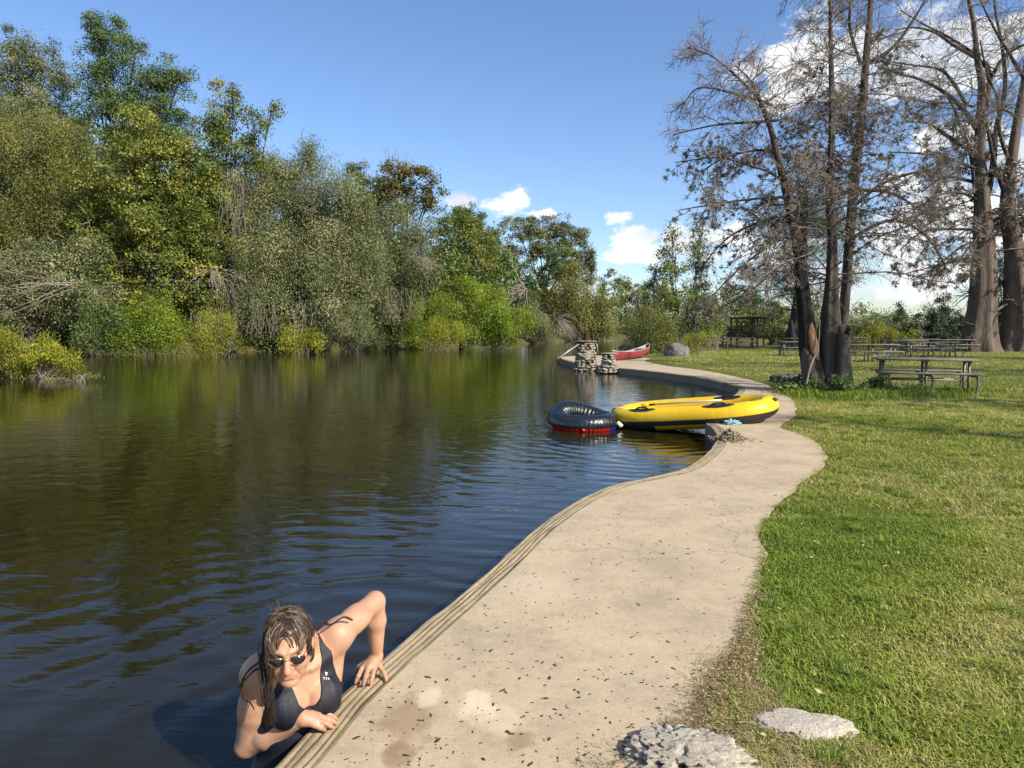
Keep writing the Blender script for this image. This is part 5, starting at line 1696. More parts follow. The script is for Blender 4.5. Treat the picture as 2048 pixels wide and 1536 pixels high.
for u, side in ((-0.5, -1), (0.52, -1), (0.42, 1)):
    pc = 66 if side < 0 else 122
    h0 = tube_pt(u - 0.10, side, pc, 1.0); h1 = tube_pt(u + 0.10, side, pc, 1.0); hm = (h0 + h1) / 2
    mb = MB(); mb.tube(catmull(np.array([h0, h0 + [0.02, 0, 0.02], hm * .55 + h0 * .45 + [0, 0, 0.038], hm * .55 + h1 * .45 + [0, 0, 0.038], h1 + [-0.02, 0, 0.02], h1]), 5), 0.014, 7)
    mb.build('grab_handle', M['raft_black'], raft, True)
    for e in (-0.15, -0.09, 0.09, 0.15):
        pass
    # flat base patch
    PP = []
    for q in np.linspace(-0.19, 0.19, 11):
        for ph_ in (82, 91, 100, 109, 118):
            wv = 1.008 if abs(q) < 0.185 else 1.0
            f_ = math.sqrt(max(0, 1 - (q / 0.2) ** 2))
            PP.append(tube_pt(u + q, side, pc + (ph_ - 100) * f_, 1.02))
    idx = np.arange(55).reshape(11, 5)
    link('handle_patch', mesh_np('handle_patch', np.array(PP), np.stack([idx[:-1, :-1], idx[:-1, 1:], idx[1:, 1:], idx[1:, :-1]], -1).reshape(-1, 4), True), M['raft_black'], raft)
# bow and stern fittings
for q, nm in ((-1, 'drain_cap'), (1, 'tow_ring')):
    i = int(np.argmin(uu * -q))
    c_ = RP[i] + np.array([q * RR[i] * (0.93 if q < 0 else 0.72), -0.05 if q < 0 else 0, RR[i] * (0.35 if q < 0 else 0.78)])
    bm = bmesh.new(); bmesh.ops.create_uvsphere(bm, u_segments=14, v_segments=8, radius=1)
    me = bpy.data.meshes.new(nm); bm.to_mesh(me); bm.free()
    o = link(nm, me, M['raft_black'], raft, tuple(c_)); o.scale = (0.05, 0.085, 0.07) if q < 0 else (0.05, 0.05, 0.03)
# printed marks on the tubes
def mark(pts, w=0.006, name='printed_mark'):
    mb = MB(); mb.tube(catmull(np.array(pts), 4), w, 4); return mb.build(name, M['raft_black'], raft)
mark([tube_pt(-0.93, -1, 70, 1.0), tube_pt(-0.90, -1, 80, 1.0), tube_pt(-0.86, -1, 82, 1.0)])
mark([tube_pt(0.74, -1, 105, 1.0), tube_pt(0.80, -1, 98, 1.0), tube_pt(0.86, -1, 104, 1.0), tube_pt(0.90, -1, 88, 1.0)])
mark([tube_pt(0.70, -1, 90, 1.0), tube_pt(0.75, -1, 88, 1.0)])
mark([tube_pt(0.88, -1, 84, 1.0), tube_pt(0.96, -1, 80, 1.0), tube_pt(0.98, -1, 100, 1.0), tube_pt(0.90, -1, 106, 1.0)])
for q in range(9):
    u = 0.24 + q * 0.028
    mark([tube_pt(u, 1, 140, 1.0), tube_pt(u + 0.006, 1, 128, 1.0)] if q % 2 else [tube_pt(u, 1, 130, 1.0), tube_pt(u + 0.016, 1, 138, 1.0)], 0.004)
# oar lying inside
oa = empty('oar', (0, 0, 0)); tag(oa, 'aluminium oar with yellow blade end lying in the raft', 'oar')
Rm = Matrix.Translation(RC) @ Matrix.Rotation(math.radians(-33), 4, 'Z')
q0 = np.array(Rm @ Vector((-0.80, -0.16, 0.155))); q1 = np.array(Rm @ Vector((0.62, -0.10, 0.325)))
oa.location = tuple(q0)
objs = []
dv = (q1 - q0)
mb = MB(); mb.tube([q0 + dv * 0.16, q0 + dv * 0.95], 0.016, 8); objs.append(mb.build('shaft', M['alu'], None, True))
mb = MB(); mb.tube([q0 + dv * 0.08, q0 + dv * 0.16], 0.02, 8); objs.append(mb.build('collar', M['raft_black'], None, True))
mb = MB(); mb.tube([q0 - dv * 0.02, q0 + dv * 0.0, q0 + dv * 0.08], [0.02, 0.035, 0.022], 8); objs.append(mb.build('grip', M['raft_yellow'], None, True))
rebase(objs, oa)
M['towel'] = simple('towel', (0.20, 0.36, 0.38), 0.9, 0.1, vary=0.3, scale=20, bump=0.6, bscale=30, bdist=0.02)
g = G(1463, 849, 0)
o = link('cloth', rock_mesh('cloth', (0.11, 0.07, 0.05), 21, 5, 0.7, 0, 0, 2.6), M['towel'], None, (g[0], g[1], 0.018)); tag(o, 'crumpled teal cloth lying on the path against the raft', 'cloth')

# ------------------------------------------------------------------ pleated float
fl = empty('float_lounge', (*At(1168, 700, 12.15)[:2], WZ), 0); tag(fl, 'round navy pleated float lounge with raised back and red underside', 'inflatable float')
M['navy_vinyl'] = plastic('navy_vinyl', (0.0065, 0.0085, 0.014), 0.26, 0.8, 7, 0.7, 0.1)
M['red_vinyl'] = plastic('red_vinyl', (0.50, 0.012, 0.012), 0.3, 0.2)
M['blue_vinyl'] = plastic('blue_vinyl', (0.012, 0.03, 0.30), 0.3, 0.2)
M['white_vinyl'] = plastic('white_vinyl', (0.62, 0.62, 0.60), 0.35, 0.2)
kk = 384
th = np.arange(kk) * 2 * math.pi / kk
bmp = np.exp(-(((th - math.radians(120) + math.pi) % (2 * math.pi) - math.pi) / 1.0) ** 2)
# ring() takes outward = T x up: run the line anticlockwise
FP = np.c_[0.435 * np.cos(th) - 0.02 * bmp, 0.42 * np.sin(th), 0.10 + 0.115 * bmp]
FR = 0.160 + 0.05 * bmp
npl = 34
phl = np.linspace(math.radians(-20), math.radians(232), 30)
cre = np.zeros((kk, len(phl)))
for j, p in enumerate(phl):
    inner_w = np.clip((p - math.radians(55)) / math.radians(120), 0, 1)
    edge_w = np.clip(1 - (p + math.radians(20)) / math.radians(60), 0, 1)
    saw = 1 - np.abs(np.sin(th * npl / 2 + 0.9 * np.sin(th * 3) + 0.15 * p)) ** 0.55
    saw2 = 1 - np.abs(np.sin(th * npl * 0.8 + 2.0 * np.sin(th * 2))) ** 0.5
    cre[:, j] = 1 - 0.15 * saw * inner_w - 0.09 * saw2 * edge_w
V_, Q_ = ring(FP, FR, phl, mod=cre)
link('top_skin', mesh_np('top_skin', V_, Q_, True), M['navy_vinyl'], fl)
phb = np.linspace(math.radians(-100), math.radians(-20), 10)
def arc(a0, a1, name, mat):
    sel = np.where(((np.degrees(th) - a0) % 360) <= (a1 - a0))[0]
    sel = np.array(sorted(sel, key=lambda i: (math.degrees(th[i]) - a0) % 360))
    T_ = frames(FP, True)[sel]; O = np.cross(T_, [0, 0, 1.0]); O /= np.linalg.norm(O, axis=1)[:, None]
    saw2 = 1 - np.abs(np.sin(th[sel] * npl * 0.8 + 2.0 * np.sin(th[sel] * 2))) ** 0.5
    md = (1 - 0.09 * saw2)[:, None] * (1 - 0.5 * (phb[0] - phb) / (phb[0] - phb[-1]) * 0)[None, :]
    VV = FP[sel][:, None] + (FR[sel])[:, None, None] * md[..., None] * (np.cos(phb)[None, :, None] * O[:, None] + np.sin(phb)[None, :, None] * np.array([0, 0, 1.0]))
    idx = np.arange(len(sel) * len(phb)).reshape(-1, len(phb))
    link(name, mesh_np(name, VV.reshape(-1, 3), np.stack([idx[:-1, :-1], idx[:-1, 1:], idx[1:, 1:], idx[1:, :-1]], -1).reshape(-1, 4), True), mat, fl)
arc(196, 316, 'red_side', M['red_vinyl']); arc(316, 380, 'blue_side', M['blue_vinyl']); arc(160, 196, 'white_side', M['white_vinyl']); arc(20, 160, 'red_side', M['red_vinyl'])
a = np.arange(72) * 2 * math.pi / 72
V_ = [[0, 0, 0.075]] + [[0.29 * rr_ * math.cos(x), 0.28 * rr_ * math.sin(x), 0.075 + 0.02 * (rr_ ** 2) + (0.012 * math.sin(x * 18) * rr_)] for rr_ in (0.4, 0.75, 1.0) for x in a]
T3 = np.array([[0, 1 + i, 1 + (i + 1) % 72] for i in range(72)]); Q3 = np.array([[1 + r_ * 72 + i, 1 + (r_ + 1) * 72 + i, 1 + (r_ + 1) * 72 + (i + 1) % 72, 1 + r_ * 72 + (i + 1) % 72] for r_ in (0, 1) for i in range(72)])
M['silver_vinyl'] = plastic('silver_vinyl', (0.30, 0.29, 0.28), 0.25, 0.4, 14)
link('seat', mesh_np('seat', np.array(V_), [T3, Q3], True), M['silver_vinyl'], fl)
mb = MB(); mb.add(np.array([[0.52, -0.24, 0.10], [0.60, -0.26, 0.03], [0.66, -0.22, 0.07], [0.58, -0.20, 0.14], [0.52, -0.23, 0.102], [0.60, -0.25, 0.032], [0.66, -0.21, 0.072], [0.58, -0.19, 0.142]]),
                  np.array([[0, 1, 2, 3], [7, 6, 5, 4], [0, 4, 5, 1], [1, 5, 6, 2], [2, 6, 7, 3], [3, 7, 4, 0]])); mb.build('care_tag', M['white_vinyl'], fl)
mb = MB(); mb.tube([(-0.06, -0.565, 0.035), (-0.06, -0.60, 0.03)], [0.03, 0.024], 12); mb.build('valve', M['red_vinyl'], fl, True)

# ------------------------------------------------------------------ gravel heap, litter on the path
g = G(1452, 879, 0)
peb = MB()
icos = []
for i in range(5):
    me = rock_mesh('p', (1, .8, .6), 40 + i, 1, 0.3); V_ = np.zeros(len(me.vertices) * 3); me.vertices.foreach_get('co', V_)
    F_ = np.array([list(p.vertices) for p in me.polygons]); icos.append((V_.reshape(-1, 3), F_)); bpy.data.meshes.remove(me)
for i in range(460):
    rr_ = abs(rng.normal(0, 0.42)); an = rng.uniform(0, 2 * math.pi)
    x = 0.06 + 0.30 * rr_ * math.cos(an); y = 0.32 * rr_ * math.sin(an)
    h = max(0, 0.15 * (1 - rr_ / 0.8))
    v, f = icos[i % 5]; s_ = rng.uniform(0.011, 0.024)
    Rr = np.array(Matrix.Rotation(rng.uniform(0, 6.28), 3, 'Z') @ Matrix.Rotation(rng.uniform(-.7, .7), 3, 'X'))
    peb.add(v * s_ @ Rr.T + [g[0] + x, g[1] + y, 0.008 + h * rng.uniform(0.3, 1)], f)
M['gravel'] = stone_mat('gravel', (0.22, 0.17, 0.11), (0.36, 0.29, 0.19), (0.48, 0.40, 0.28), 20)
o = peb.build('gravel', M['gravel'], None, False, False); tag(o, 'little heap of tan gravel at the water edge beside the raft', 'gravel', kind='stuff')

# litter: cypress scraps, seed bits, small cones
lt = MB()
PBp = [tuple(p) for p in PB]
def on_path(x, y):
    i = np.argmin((EDGE[:, 0] - x) ** 2 + (EDGE[:, 1] - y) ** 2)
    d = (np.array([x, y]) - EDGE[i]) @ nrm[i]
    j = np.argmin((PB[:, 0] - x) ** 2 + (PB[:, 1] - y) ** 2)
    dp = math.hypot(PB[j, 0] - x, PB[j, 1] - y)
    return d, dp
cnt = 0
while cnt < 700:
    px = rng.uniform(640, 1660); py = 860 + 700 * rng.random() ** 1.0
    q = G(px, py, 0)
    i = np.argmin((EDGE[:, 0] - q[0]) ** 2 + (EDGE[:, 1] - q[1]) ** 2)
    if (q[:2] - EDGE[i]) @ nrm[i] < 0.17: continue
    # inside the path?
    j = np.argmin(np.abs(PB[:, 1] - q[1]))
    if q[0] > PB[j, 0] - 0.03: continue
    s_ = abs(rng.normal(0.0008, 0.0020)) + 0.0010 + 0.00030 * q[1]
    if rng.random() < 0.3 and py > 1300: s_ *= 1.4
    v, f = icos[cnt % 5]
    el = rng.uniform(1.0, 2.8)
    Rr = np.array(Matrix.Rotation(rng.uniform(0, 6.28), 3, 'Z'))
    lt.add((v * [s_ * el, s_, s_ * 0.45]) @ Rr.T + [q[0], q[1], s_ * 0.3], f)
    cnt += 1
M['litter'] = simple('litter', (0.055, 0.042, 0.032), 0.9, 0.1, vary=0.6, scale=30)
tag(lt.build('leaf_litter', M['litter'], None, False, False), 'dark scraps of cypress litter scattered over the path', 'litter', kind='stuff')
# ------------------------------------------------------------------ the swimmer
def PT(px, py, t):
    return np.array([0, 0, CAM_Z]) + ray(px, py) * t


class Field:
    """signed distance field on a grid, meshed by surface nets"""
    def __init__(s, lo, hi, h):
        s.lo = np.array(lo, float); s.h = h
        s.n = np.ceil((np.array(hi) - s.lo) / h).astype(int) + 1
        s.f = np.full(tuple(s.n), 0.2, dtype=np.float32)

    def sub(s, lo, hi):
        a = np.clip(np.floor((lo - s.lo) / s.h).astype(int), 0, s.n - 1)
        b = np.clip(np.ceil((hi - s.lo) / s.h).astype(int) + 1, 1, s.n)
        sl = tuple(slice(a[i], b[i]) for i in range(3))
        ax = [s.lo[i] + np.arange(a[i], b[i]) * s.h for i in range(3)]
        X, Y, Z = np.meshgrid(*ax, indexing='ij')
        return sl, np.stack([X, Y, Z], -1)

    def put(s, sl, d, k, cut=False):
        a = s.f[sl]
        if a.size == 0:
            return
        if cut:
            d = -d
            hh = np.clip(0.5 - 0.5 * (d - a) / k, 0, 1)
            s.f[sl] = a + (d - a) * (1 - hh) + k * hh * (1 - hh) if False else -smin(-a, -d, k)
        else:
            s.f[sl] = smin(a, d, k)

    def cone(s, a, b, ra, rb, k=0.01, cut=False):
        a = np.array(a, float); b = np.array(b, float)
        m = max(ra, rb) + k + 3 * s.h
        sl, P = s.sub(np.minimum(a, b) - m, np.maximum(a, b) + m)
        ba = b - a
        t = np.clip(((P - a) @ ba) / (ba @ ba), 0, 1)
        d = np.linalg.norm(P - a - t[..., None] * ba, axis=-1) - (ra + (rb - ra) * t)
        s.put(sl, d, k, cut)

    def ell(s, c, r, R=None, k=0.01, cut=False):
        c = np.array(c, float); r = np.array(r, float)
        m = r.max() + k + 3 * s.h
        sl, P = s.sub(c - m, c + m)
        Q = P - c
        if R is not None:
            Q = Q @ R
        k0 = np.linalg.norm(Q / r, axis=-1); k1 = np.linalg.norm(Q / (r * r), axis=-1) + 1e-9
        s.put(sl, k0 * (k0 - 1) / k1, k, cut)

    def mesh(s, f=None):
        f = s.f if f is None else f
        ins = f < 0
        nx, ny, nz_ = f.shape
        c = [f[i:nx - 1 + i, j:ny - 1 + j, k:nz_ - 1 + k] for i in (0, 1) for j in (0, 1) for k in (0, 1)]
        cs = np.stack(c, -1)
        sg = (cs < 0)
        act = sg.any(-1) & ~sg.all(-1)
        ids = -np.ones(act.shape, dtype=np.int64)
        A = np.argwhere(act); ids[act] = np.arange(len(A))
        v = cs[act]
        co = np.array([[i, j, k] for i in (0, 1) for j in (0, 1) for k in (0, 1)], float)
        pos = np.zeros((len(A), 3)); cnt = np.zeros(len(A))
        for a in range(8):
            for b in range(a + 1, 8):
                if np.abs(co[a] - co[b]).sum() != 1:
                    continue
                m = (v[:, a] < 0) != (v[:, b] < 0)
                t = v[:, a] / (v[:, a] - v[:, b] + 1e-12)
                p = co[a] + (co[b] - co[a]) * t[:, None]
                pos[m] += p[m]; cnt[m] += 1
        V = s.lo + (A + pos / cnt[:, None]) * s.h
        Q = []
        for ax in range(3):
            o = [1 if i != ax else 0 for i in range(3)]
            sh = [slice(1, None) if o[i] else slice(None) for i in range(3)]
            f0 = f[tuple(slice(1, -1) if i != ax else slice(0, -1) for i in range(3))]
            f1 = f[tuple(slice(1, -1) if i != ax else slice(1, None) for i in range(3))]
            ch = (f0 < 0) != (f1 < 0)
            E = np.argwhere(ch)
            flip = (f1[ch] < 0)
            u, w = [(1, 2), (2, 0), (0, 1)][ax]
            base = E.copy()
            for i in range(3):
                if i != ax:
                    base[:, i] += 1
            def at(du, dw):
                q = base.copy(); q[:, u] -= du; q[:, w] -= dw
                return ids[q[:, 0], q[:, 1], q[:, 2]]
            q4 = np.stack([at(1, 1), at(0, 1), at(0, 0), at(1, 0)], 1)
            q4[flip] = q4[flip][:, ::-1]
            Q.append(q4)
        Q = np.concatenate(Q)
        Q = Q[(Q >= 0).all(1)]
        return V, Q


def smin(a, b, k):
    h_ = np.clip(0.5 + 0.5 * (a - b) / k, 0, 1)
    return a + (b - a) * h_ - k * h_ * (1 - h_)


SL, EL, WL = PT(676, 1268, 2.80), PT(750, 1203, 3.0), G(753, 1311, 0.085)
SR, ER, WR = PT(516, 1350, 2.63), PT(493, 1492, 2.70), G(606, 1437, 0.055)
MID = (SL + SR) / 2
Rx = SL - SR; Rx[2] = 0; Rx /= np.linalg.norm(Rx)
Fw = np.array([Rx[1], -Rx[0], 0.0])
Up = np.array([0, 0, 1.0])
TR = np.stack([Rx, Fw, Up], 1)


def B(r, f, u):
    return MID + Rx * r + Fw * f + Up * u


fld = Field((-1.22, 2.28, -0.40), (-0.42, 3.14, 0.64), 0.0040)
torso_ops = [
    ('ell', B(0, -0.02, -0.10), (0.150, 0.098, 0.15), 0.05), ('ell', B(-0.01, -0.03, -0.30), (0.140, 0.10, 0.17), 0.06), ('ell', B(-0.02, -0.05, -0.50), (0.165, 0.12, 0.16), 0.06),
    ('cone', B(-0.12, -0.01, -0.01), B(0.12, -0.01, 0.0), 0.052, 0.052, 0.04), ('cone', B(0.0, -0.02, 0.02), B(0.0, 0.03, 0.075), 0.068, 0.055, 0.04),
    ('cone', B(0.135, -0.02, -0.05), B(0.11, -0.03, -0.28), 0.048, 0.05, 0.04), ('cone', B(-0.135, -0.02, -0.05), B(-0.11, -0.03, -0.28), 0.048, 0.05, 0.04),
    ('ell', B(0.068, 0.065, -0.165), (0.066, 0.050, 0.076), 0.018), ('ell', B(-0.068, 0.065, -0.165), (0.066, 0.050, 0.076), 0.018),
    ('cone', B(0.02, 0.075, -0.03), B(0.13, 0.02, -0.005), 0.012, 0.014, 0.03), ('cone', B(-0.02, 0.075, -0.03), B(-0.13, 0.02, -0.005), 0.012, 0.014, 0.03)]


def run(fl_, ops):
    for o_ in ops:
        if o_[0] == 'ell':
            fl_.ell(o_[1], o_[2], TR, o_[3])
        else:
            fl_.cone(o_[1], o_[2], o_[3], o_[4], o_[5])


run(fld, torso_ops)
# hips and thighs under the water
for s_ in (-1, 1):
    fld.cone(B(s_ * 0.09, -0.05, -0.5), B(s_ * 0.1, 0.02, -0.75), 0.09, 0.08, 0.04)
# arms
def arm(S, E, W_, inner):
    d = E - S
    fld.ell(S + np.array([0, 0, 0.0]), (0.060, 0.060, 0.058), None, 0.045)
    fld.cone(S, S + d * 0.5, 0.053, 0.050, 0.035)
    fld.cone(S + d * 0.4, E, 0.050, 0.040, 0.02)
    fld.ell(E, (0.037, 0.037, 0.037), None, 0.012)
    e = W_ - E
    fld.cone(E, E + e * 0.35, 0.040, 0.043, 0.016)
    fld.cone(E + e * 0.35, W_, 0.043, 0.0255, 0.015)


arm(SL, EL, WL, 1)
arm(SR, ER, WR, -1)


def hand(W_, kn, pip, tips, thumb, kr=0.0125):
    for i, k_ in enumerate(kn):
        fld.cone(W_ + (np.array(k_) - W_) * 0.05, k_, 0.021, kr, 0.012)
    mk = np.mean(kn, 0)
    fld.cone(W_, (W_ + mk) / 2, 0.024, 0.022, 0.012)
    for k_, p_, t_ in zip(kn, pip, tips):
        fld.cone(k_, p_, 0.0112, 0.0102, 0.004)
        p2 = np.array(p_) * 0.42 + np.array(t_) * 0.58
        fld.cone(p_, p2, 0.0102, 0.0090, 0.003)
        fld.cone(p2, t_, 0.0090, 0.0074, 0.003)
    fld.cone(thumb[0], thumb[1], 0.017, 0.0125, 0.010)
    fld.cone(thumb[1], thumb[2], 0.0120, 0.0088, 0.004)


hand(WL, [G(724, 1337, .046), G(736, 1338, .050), G(748, 1337, .046), G(759, 1333, .038)],
     [G(717, 1352, .036), G(731, 1354, .040), G(745, 1353, .036), G(768, 1346, .026)],
     [G(711, 1365, .011), G(727, 1370, .011), G(741, 1368, .011), G(773, 1360, .010)],
     [G(738, 1322, .06), G(719, 1334, .035), G(711, 1343, .006)])
hand(WR, [G(640, 1425, .050), G(638, 1433, .052), G(634, 1441, .048), G(628, 1449, .040)],
     [G(657, 1429, .040), G(657, 1438, .042), G(652, 1447, .038), G(641, 1455, .028)],
     [G(673, 1438, .011), G(673, 1447, .011), G(666, 1455, .010), G(650, 1460, .008)],
     [G(616, 1430, .05), G(640, 1415, .032), G(661, 1414, .012)])

# head
HC = PT(577, 1291, 2.54)
HF = np.array([0.24, -0.97, -0.16]); HF /= np.linalg.norm(HF)
HX = np.cross([-0.05, 0, 1.0], HF); HX /= np.linalg.norm(HX)
HZ = np.cross(HF, HX)
HX = np.cross(HF, HZ) * -1 if np.dot(np.cross(HF, HZ), HX) < 0 else HX
HR_ = np.stack([HX, HF, HZ], 1)


def H(x, y, z):
    return HC + HR_ @ np.array([x, y, z])


hf = Field(HC - 0.17, HC + 0.17, 0.0023)
hf.ell(H(0, -0.018, 0.030), (0.076, 0.096, 0.090), HR_, 0.01)
hf.ell(H(0, 0.022, -0.028), (0.063, 0.070, 0.092), HR_, 0.02)
for s_ in (-1, 1):
    hf.cone(H(s_ * 0.054, -0.012, -0.062), H(s_ * 0.014, 0.064, -0.098), 0.021, 0.018, 0.02)
    hf.ell(H(s_ * 0.040, 0.060, -0.030), (0.024, 0.022, 0.024), HR_, 0.02)
    hf.ell(H(s_ * 0.030, 0.052, -0.066), (0.024, 0.024, 0.022), HR_, 0.02)
    hf.cone(H(s_ * 0.012, 0.086, 0.028), H(s_ * 0.046, 0.066, 0.028), 0.010, 0.009, 0.014)
    hf.ell(H(s_ * 0.031, 0.096, 0.004), (0.017, 0.014, 0.012), HR_, 0.012, True)
    hf.ell(H(s_ * 0.031, 0.071, 0.004), (0.013, 0.013, 0.012), HR_, 0.003)
    hf.ell(H(s_ * 0.0135, 0.092, -0.036), (0.0085, 0.011, 0.008), HR_, 0.006)
    hf.ell(H(s_ * 0.0075, 0.098, -0.0435), (0.004, 0.005, 0.003), HR_, 0.002, True)
    hf.ell(H(s_ * 0.079, -0.01, -0.005), (0.010, 0.018, 0.030), HR_, 0.006)
    hf.cone(H(s_ * 0.021, 0.090, -0.040), H(s_ * 0.034, 0.076, -0.070), 0.0030, 0.0025, 0.008, True)
hf.cone(H(0, 0.084, 0.020), H(0, 0.110, -0.030), 0.0085, 0.0125, 0.012)
hf.ell(H(0, 0.109, -0.034), (0.0125, 0.011, 0.010), HR_, 0.008)
hf.ell(H(0, 0.072, -0.100), (0.020, 0.016, 0.016), HR_, 0.016)
hf.ell(H(0, 0.080, -0.064), (0.024, 0.012, 0.016), HR_, 0.012)
hf.cone(H(-0.018, 0.088, -0.061), H(0.018, 0.088, -0.061), 0.0044, 0.0044, 0.004)
hf.cone(H(-0.014, 0.0885, -0.072), H(0.014, 0.0875, -0.072), 0.0054, 0.0054, 0.004)
hf.cone(H(-0.026, 0.088, -0.067), H(0.026, 0.088, -0.067), 0.0018, 0.0018, 0.0022, True)
hf.cone(H(-0.012, 0.092, -0.083), H(0.012, 0.092, -0.083), 0.003, 0.003, 0.008, True)
# merge the head field into the body's grid through resampling
def sample(fl_, P):
    q = (P - fl_.lo) / fl_.h
    i = np.clip(np.floor(q).astype(int), 0, fl_.n - 2)
    t = np.clip(q - i, 0, 1)
    r_ = 0
    for a in (0, 1):
        for b in (0, 1):
            for c in (0, 1):
                r_ = r_ + fl_.f[i[..., 0] + a, i[..., 1] + b, i[..., 2] + c] * (t[..., 0] if a else 1 - t[..., 0]) * (t[..., 1] if b else 1 - t[..., 1]) * (t[..., 2] if c else 1 - t[..., 2])
    return r_


# neck joins torso and head
fld.cone(B(0.0, 0.0, 0.05), H(0, -0.035, -0.055), 0.060, 0.052, 0.03)
sl, P_ = fld.sub(HC - 0.165, HC + 0.165)
fld.put(sl, sample(hf, P_), 0.008)
V_, Q_ = fld.mesh()
me = mesh_np('body', V_, Q_, True)
# refine: pull the head's vertices onto the finer field
person = empty('person', (float(MID[0]), float(MID[1]), WZ))
tag(person, 'swimmer in navy swimsuit and sunglasses gripping the path edge from the water', 'person')


def blob_w(c, r):
    return np.clip(1.3 - np.linalg.norm(V_ - c, axis=1) / r, 0, 1)


lip = np.clip(1 - np.linalg.norm((V_ - H(0, 0.094, -0.067)) @ HR_ / [0.022, 0.012, 0.011], axis=1), 0, 1)
red = blob_w(H(0, 0.10, -0.03), 0.03) * 0.6 + blob_w(H(0.042, 0.07, -0.03), 0.035) * 0.35 + blob_w(H(-0.042, 0.07, -0.03), 0.035) * 0.35
for q in [G(713, 1365, .01), G(728, 1369, .01), G(742, 1367, .01), G(771, 1359, .01), G(672, 1438, .01), G(672, 1447, .01), G(666, 1454, .01), G(651, 1459, .01), G(661, 1414, .01)]:
    red = red + blob_w(q, 0.018) * 0.6
red = red + blob_w(WR + (G(640, 1437, .05) - WR) * .6, 0.05) * 0.25 + np.clip(lip * 2.5, 0, 1) * 0.7
attr(me, 'tone', np.clip(red, 0, 1.2))
m = new_mat('skin'); t = NT(m); a_n = t.n('Attribute', attribute_name='tone')
v = t.map()
f = t.noise(v, 30, 6, 0.7); f2 = t.noise(v, 220, 4, 0.7); f3 = t.noise(v, 7, 3)
c = t.ramp(f3, [(0.3, (0.37, 0.205, 0.125)), (0.7, (0.48, 0.285, 0.185))])
c = t.mix(t.m('MULTIPLY', t.ramp(f, [(0.5, (0, 0, 0)), (0.72, (1, 1, 1))]), 0.35), c, (0.34, 0.16, 0.09))
c = t.mix(t.m('MULTIPLY', a_n.outputs['Fac'], 0.6, None, True), c, (0.50, 0.17, 0.13))
p_ = t.n('BsdfPrincipled'); t.l(c, p_.inputs['Base Color']); p_.inputs['Roughness'].default_value = 0.45; p_.inputs['Specular IOR Level'].default_value = 0.36
p_.inputs['Subsurface Weight'].default_value = 0.12; p_.inputs['Subsurface Radius'].default_value = (1, 0.3, 0.15); p_.inputs['Subsurface Scale'].default_value = 0.008
wet = t.ramp(t.noise(v, 60, 6, 0.8), [(0.5, (0, 0, 0)), (0.6, (1, 1, 1))])
t.l(t.m('MULTIPLY', wet, 0.6), p_.inputs['Coat Weight']); p_.inputs['Coat Roughness'].default_value = 0.12
t.l(t.bump(t.m('ADD', f2, t.m('MULTIPLY', f, 1.5)), 0.5, 0.0022), p_.inputs['Normal']); t.done(p_.outputs[0]); M['skin'] = m
body = link('body', me, M['skin'])
bm = bmesh.new(); bm.from_mesh(me); bmesh.ops.recalc_face_normals(bm, faces=bm.faces)
bmesh.ops.smooth_vert(bm, verts=[v_ for v_ in bm.verts if (v_.co - Vector(HC)).length > 0.14], factor=0.5, use_axis_x=True, use_axis_y=True, use_axis_z=True)
bm.to_mesh(me); bm.free()

# swimsuit: offset shell of the torso
sf = Field((-1.15, 2.3, -0.38), (-0.5, 3.0, 0.42), 0.0050)
run(sf, torso_ops)
_, P_ = sf.sub(sf.lo, sf.lo + sf.n * sf.h)
Pl = (P_ - MID) @ TR
r_, f_, u_ = np.abs(Pl[..., 0]), Pl[..., 1], Pl[..., 2]
inner_ = np.interp(u_, [-0.172, -0.164, -0.14, -0.10, -0.06, 0.0, 0.1], [0.0, 0.022, 0.040, 0.050, 0.057, 0.064, 0.062])
outer_ = np.interp(u_, [-0.20, -0.15, -0.10, -0.05, 0.0, 0.1], [0.30, 0.155, 0.130, 0.116, 0.108, 0.104])
inner_b = np.interp(u_, [-0.20, -0.12, 0.0, 0.1], [0.0, 0.05, 0.07, 0.07])
inner_ = np.where(f_ > 0.0, inner_, inner_b)
reg = np.maximum(inner_ - r_, r_ - outer_)
reg = np.maximum(reg, -(u_ + 0.6))
base_ = sf.f.copy()
sf.f = np.maximum(base_ - 0.0055, reg * 0.8).astype(np.float32)
sf.f = np.maximum(sf.f, -(base_ + 0.006)).astype(np.float32)
V_, Q_ = sf.mesh()
m = new_mat('swimsuit'); t = NT(m)
f = t.noise(t.map((6, 6, 1.2), rot=(0.3, 0.2, 0)), 5, 4, 0.5, 0.5); f2 = t.noise(t.map(), 600, 2)
t.done(t.pbr(t.mix(f, (0.0045, 0.0055, 0.012), (0.009, 0.011, 0.021)), 0.42, t.bump(t.m('ADD', t.m('MULTIPLY', f, 3.0), f2), 0.5, 0.004), 0.5)); M['swimsuit'] = m
suit = link('swimsuit', mesh_np('swimsuit', V_, Q_, True), M['swimsuit'])
bm = bmesh.new(); bm.from_mesh(suit.data); bmesh.ops.recalc_face_normals(bm, faces=bm.faces)
bmesh.ops.smooth_vert(bm, verts=bm.verts, factor=0.5, use_axis_x=True, use_axis_y=True, use_axis_z=True)
bm.to_mesh(suit.data)
from mathutils.bvhtree import BVHTree
sbv = BVHTree.FromBMesh(bm); bm.free()
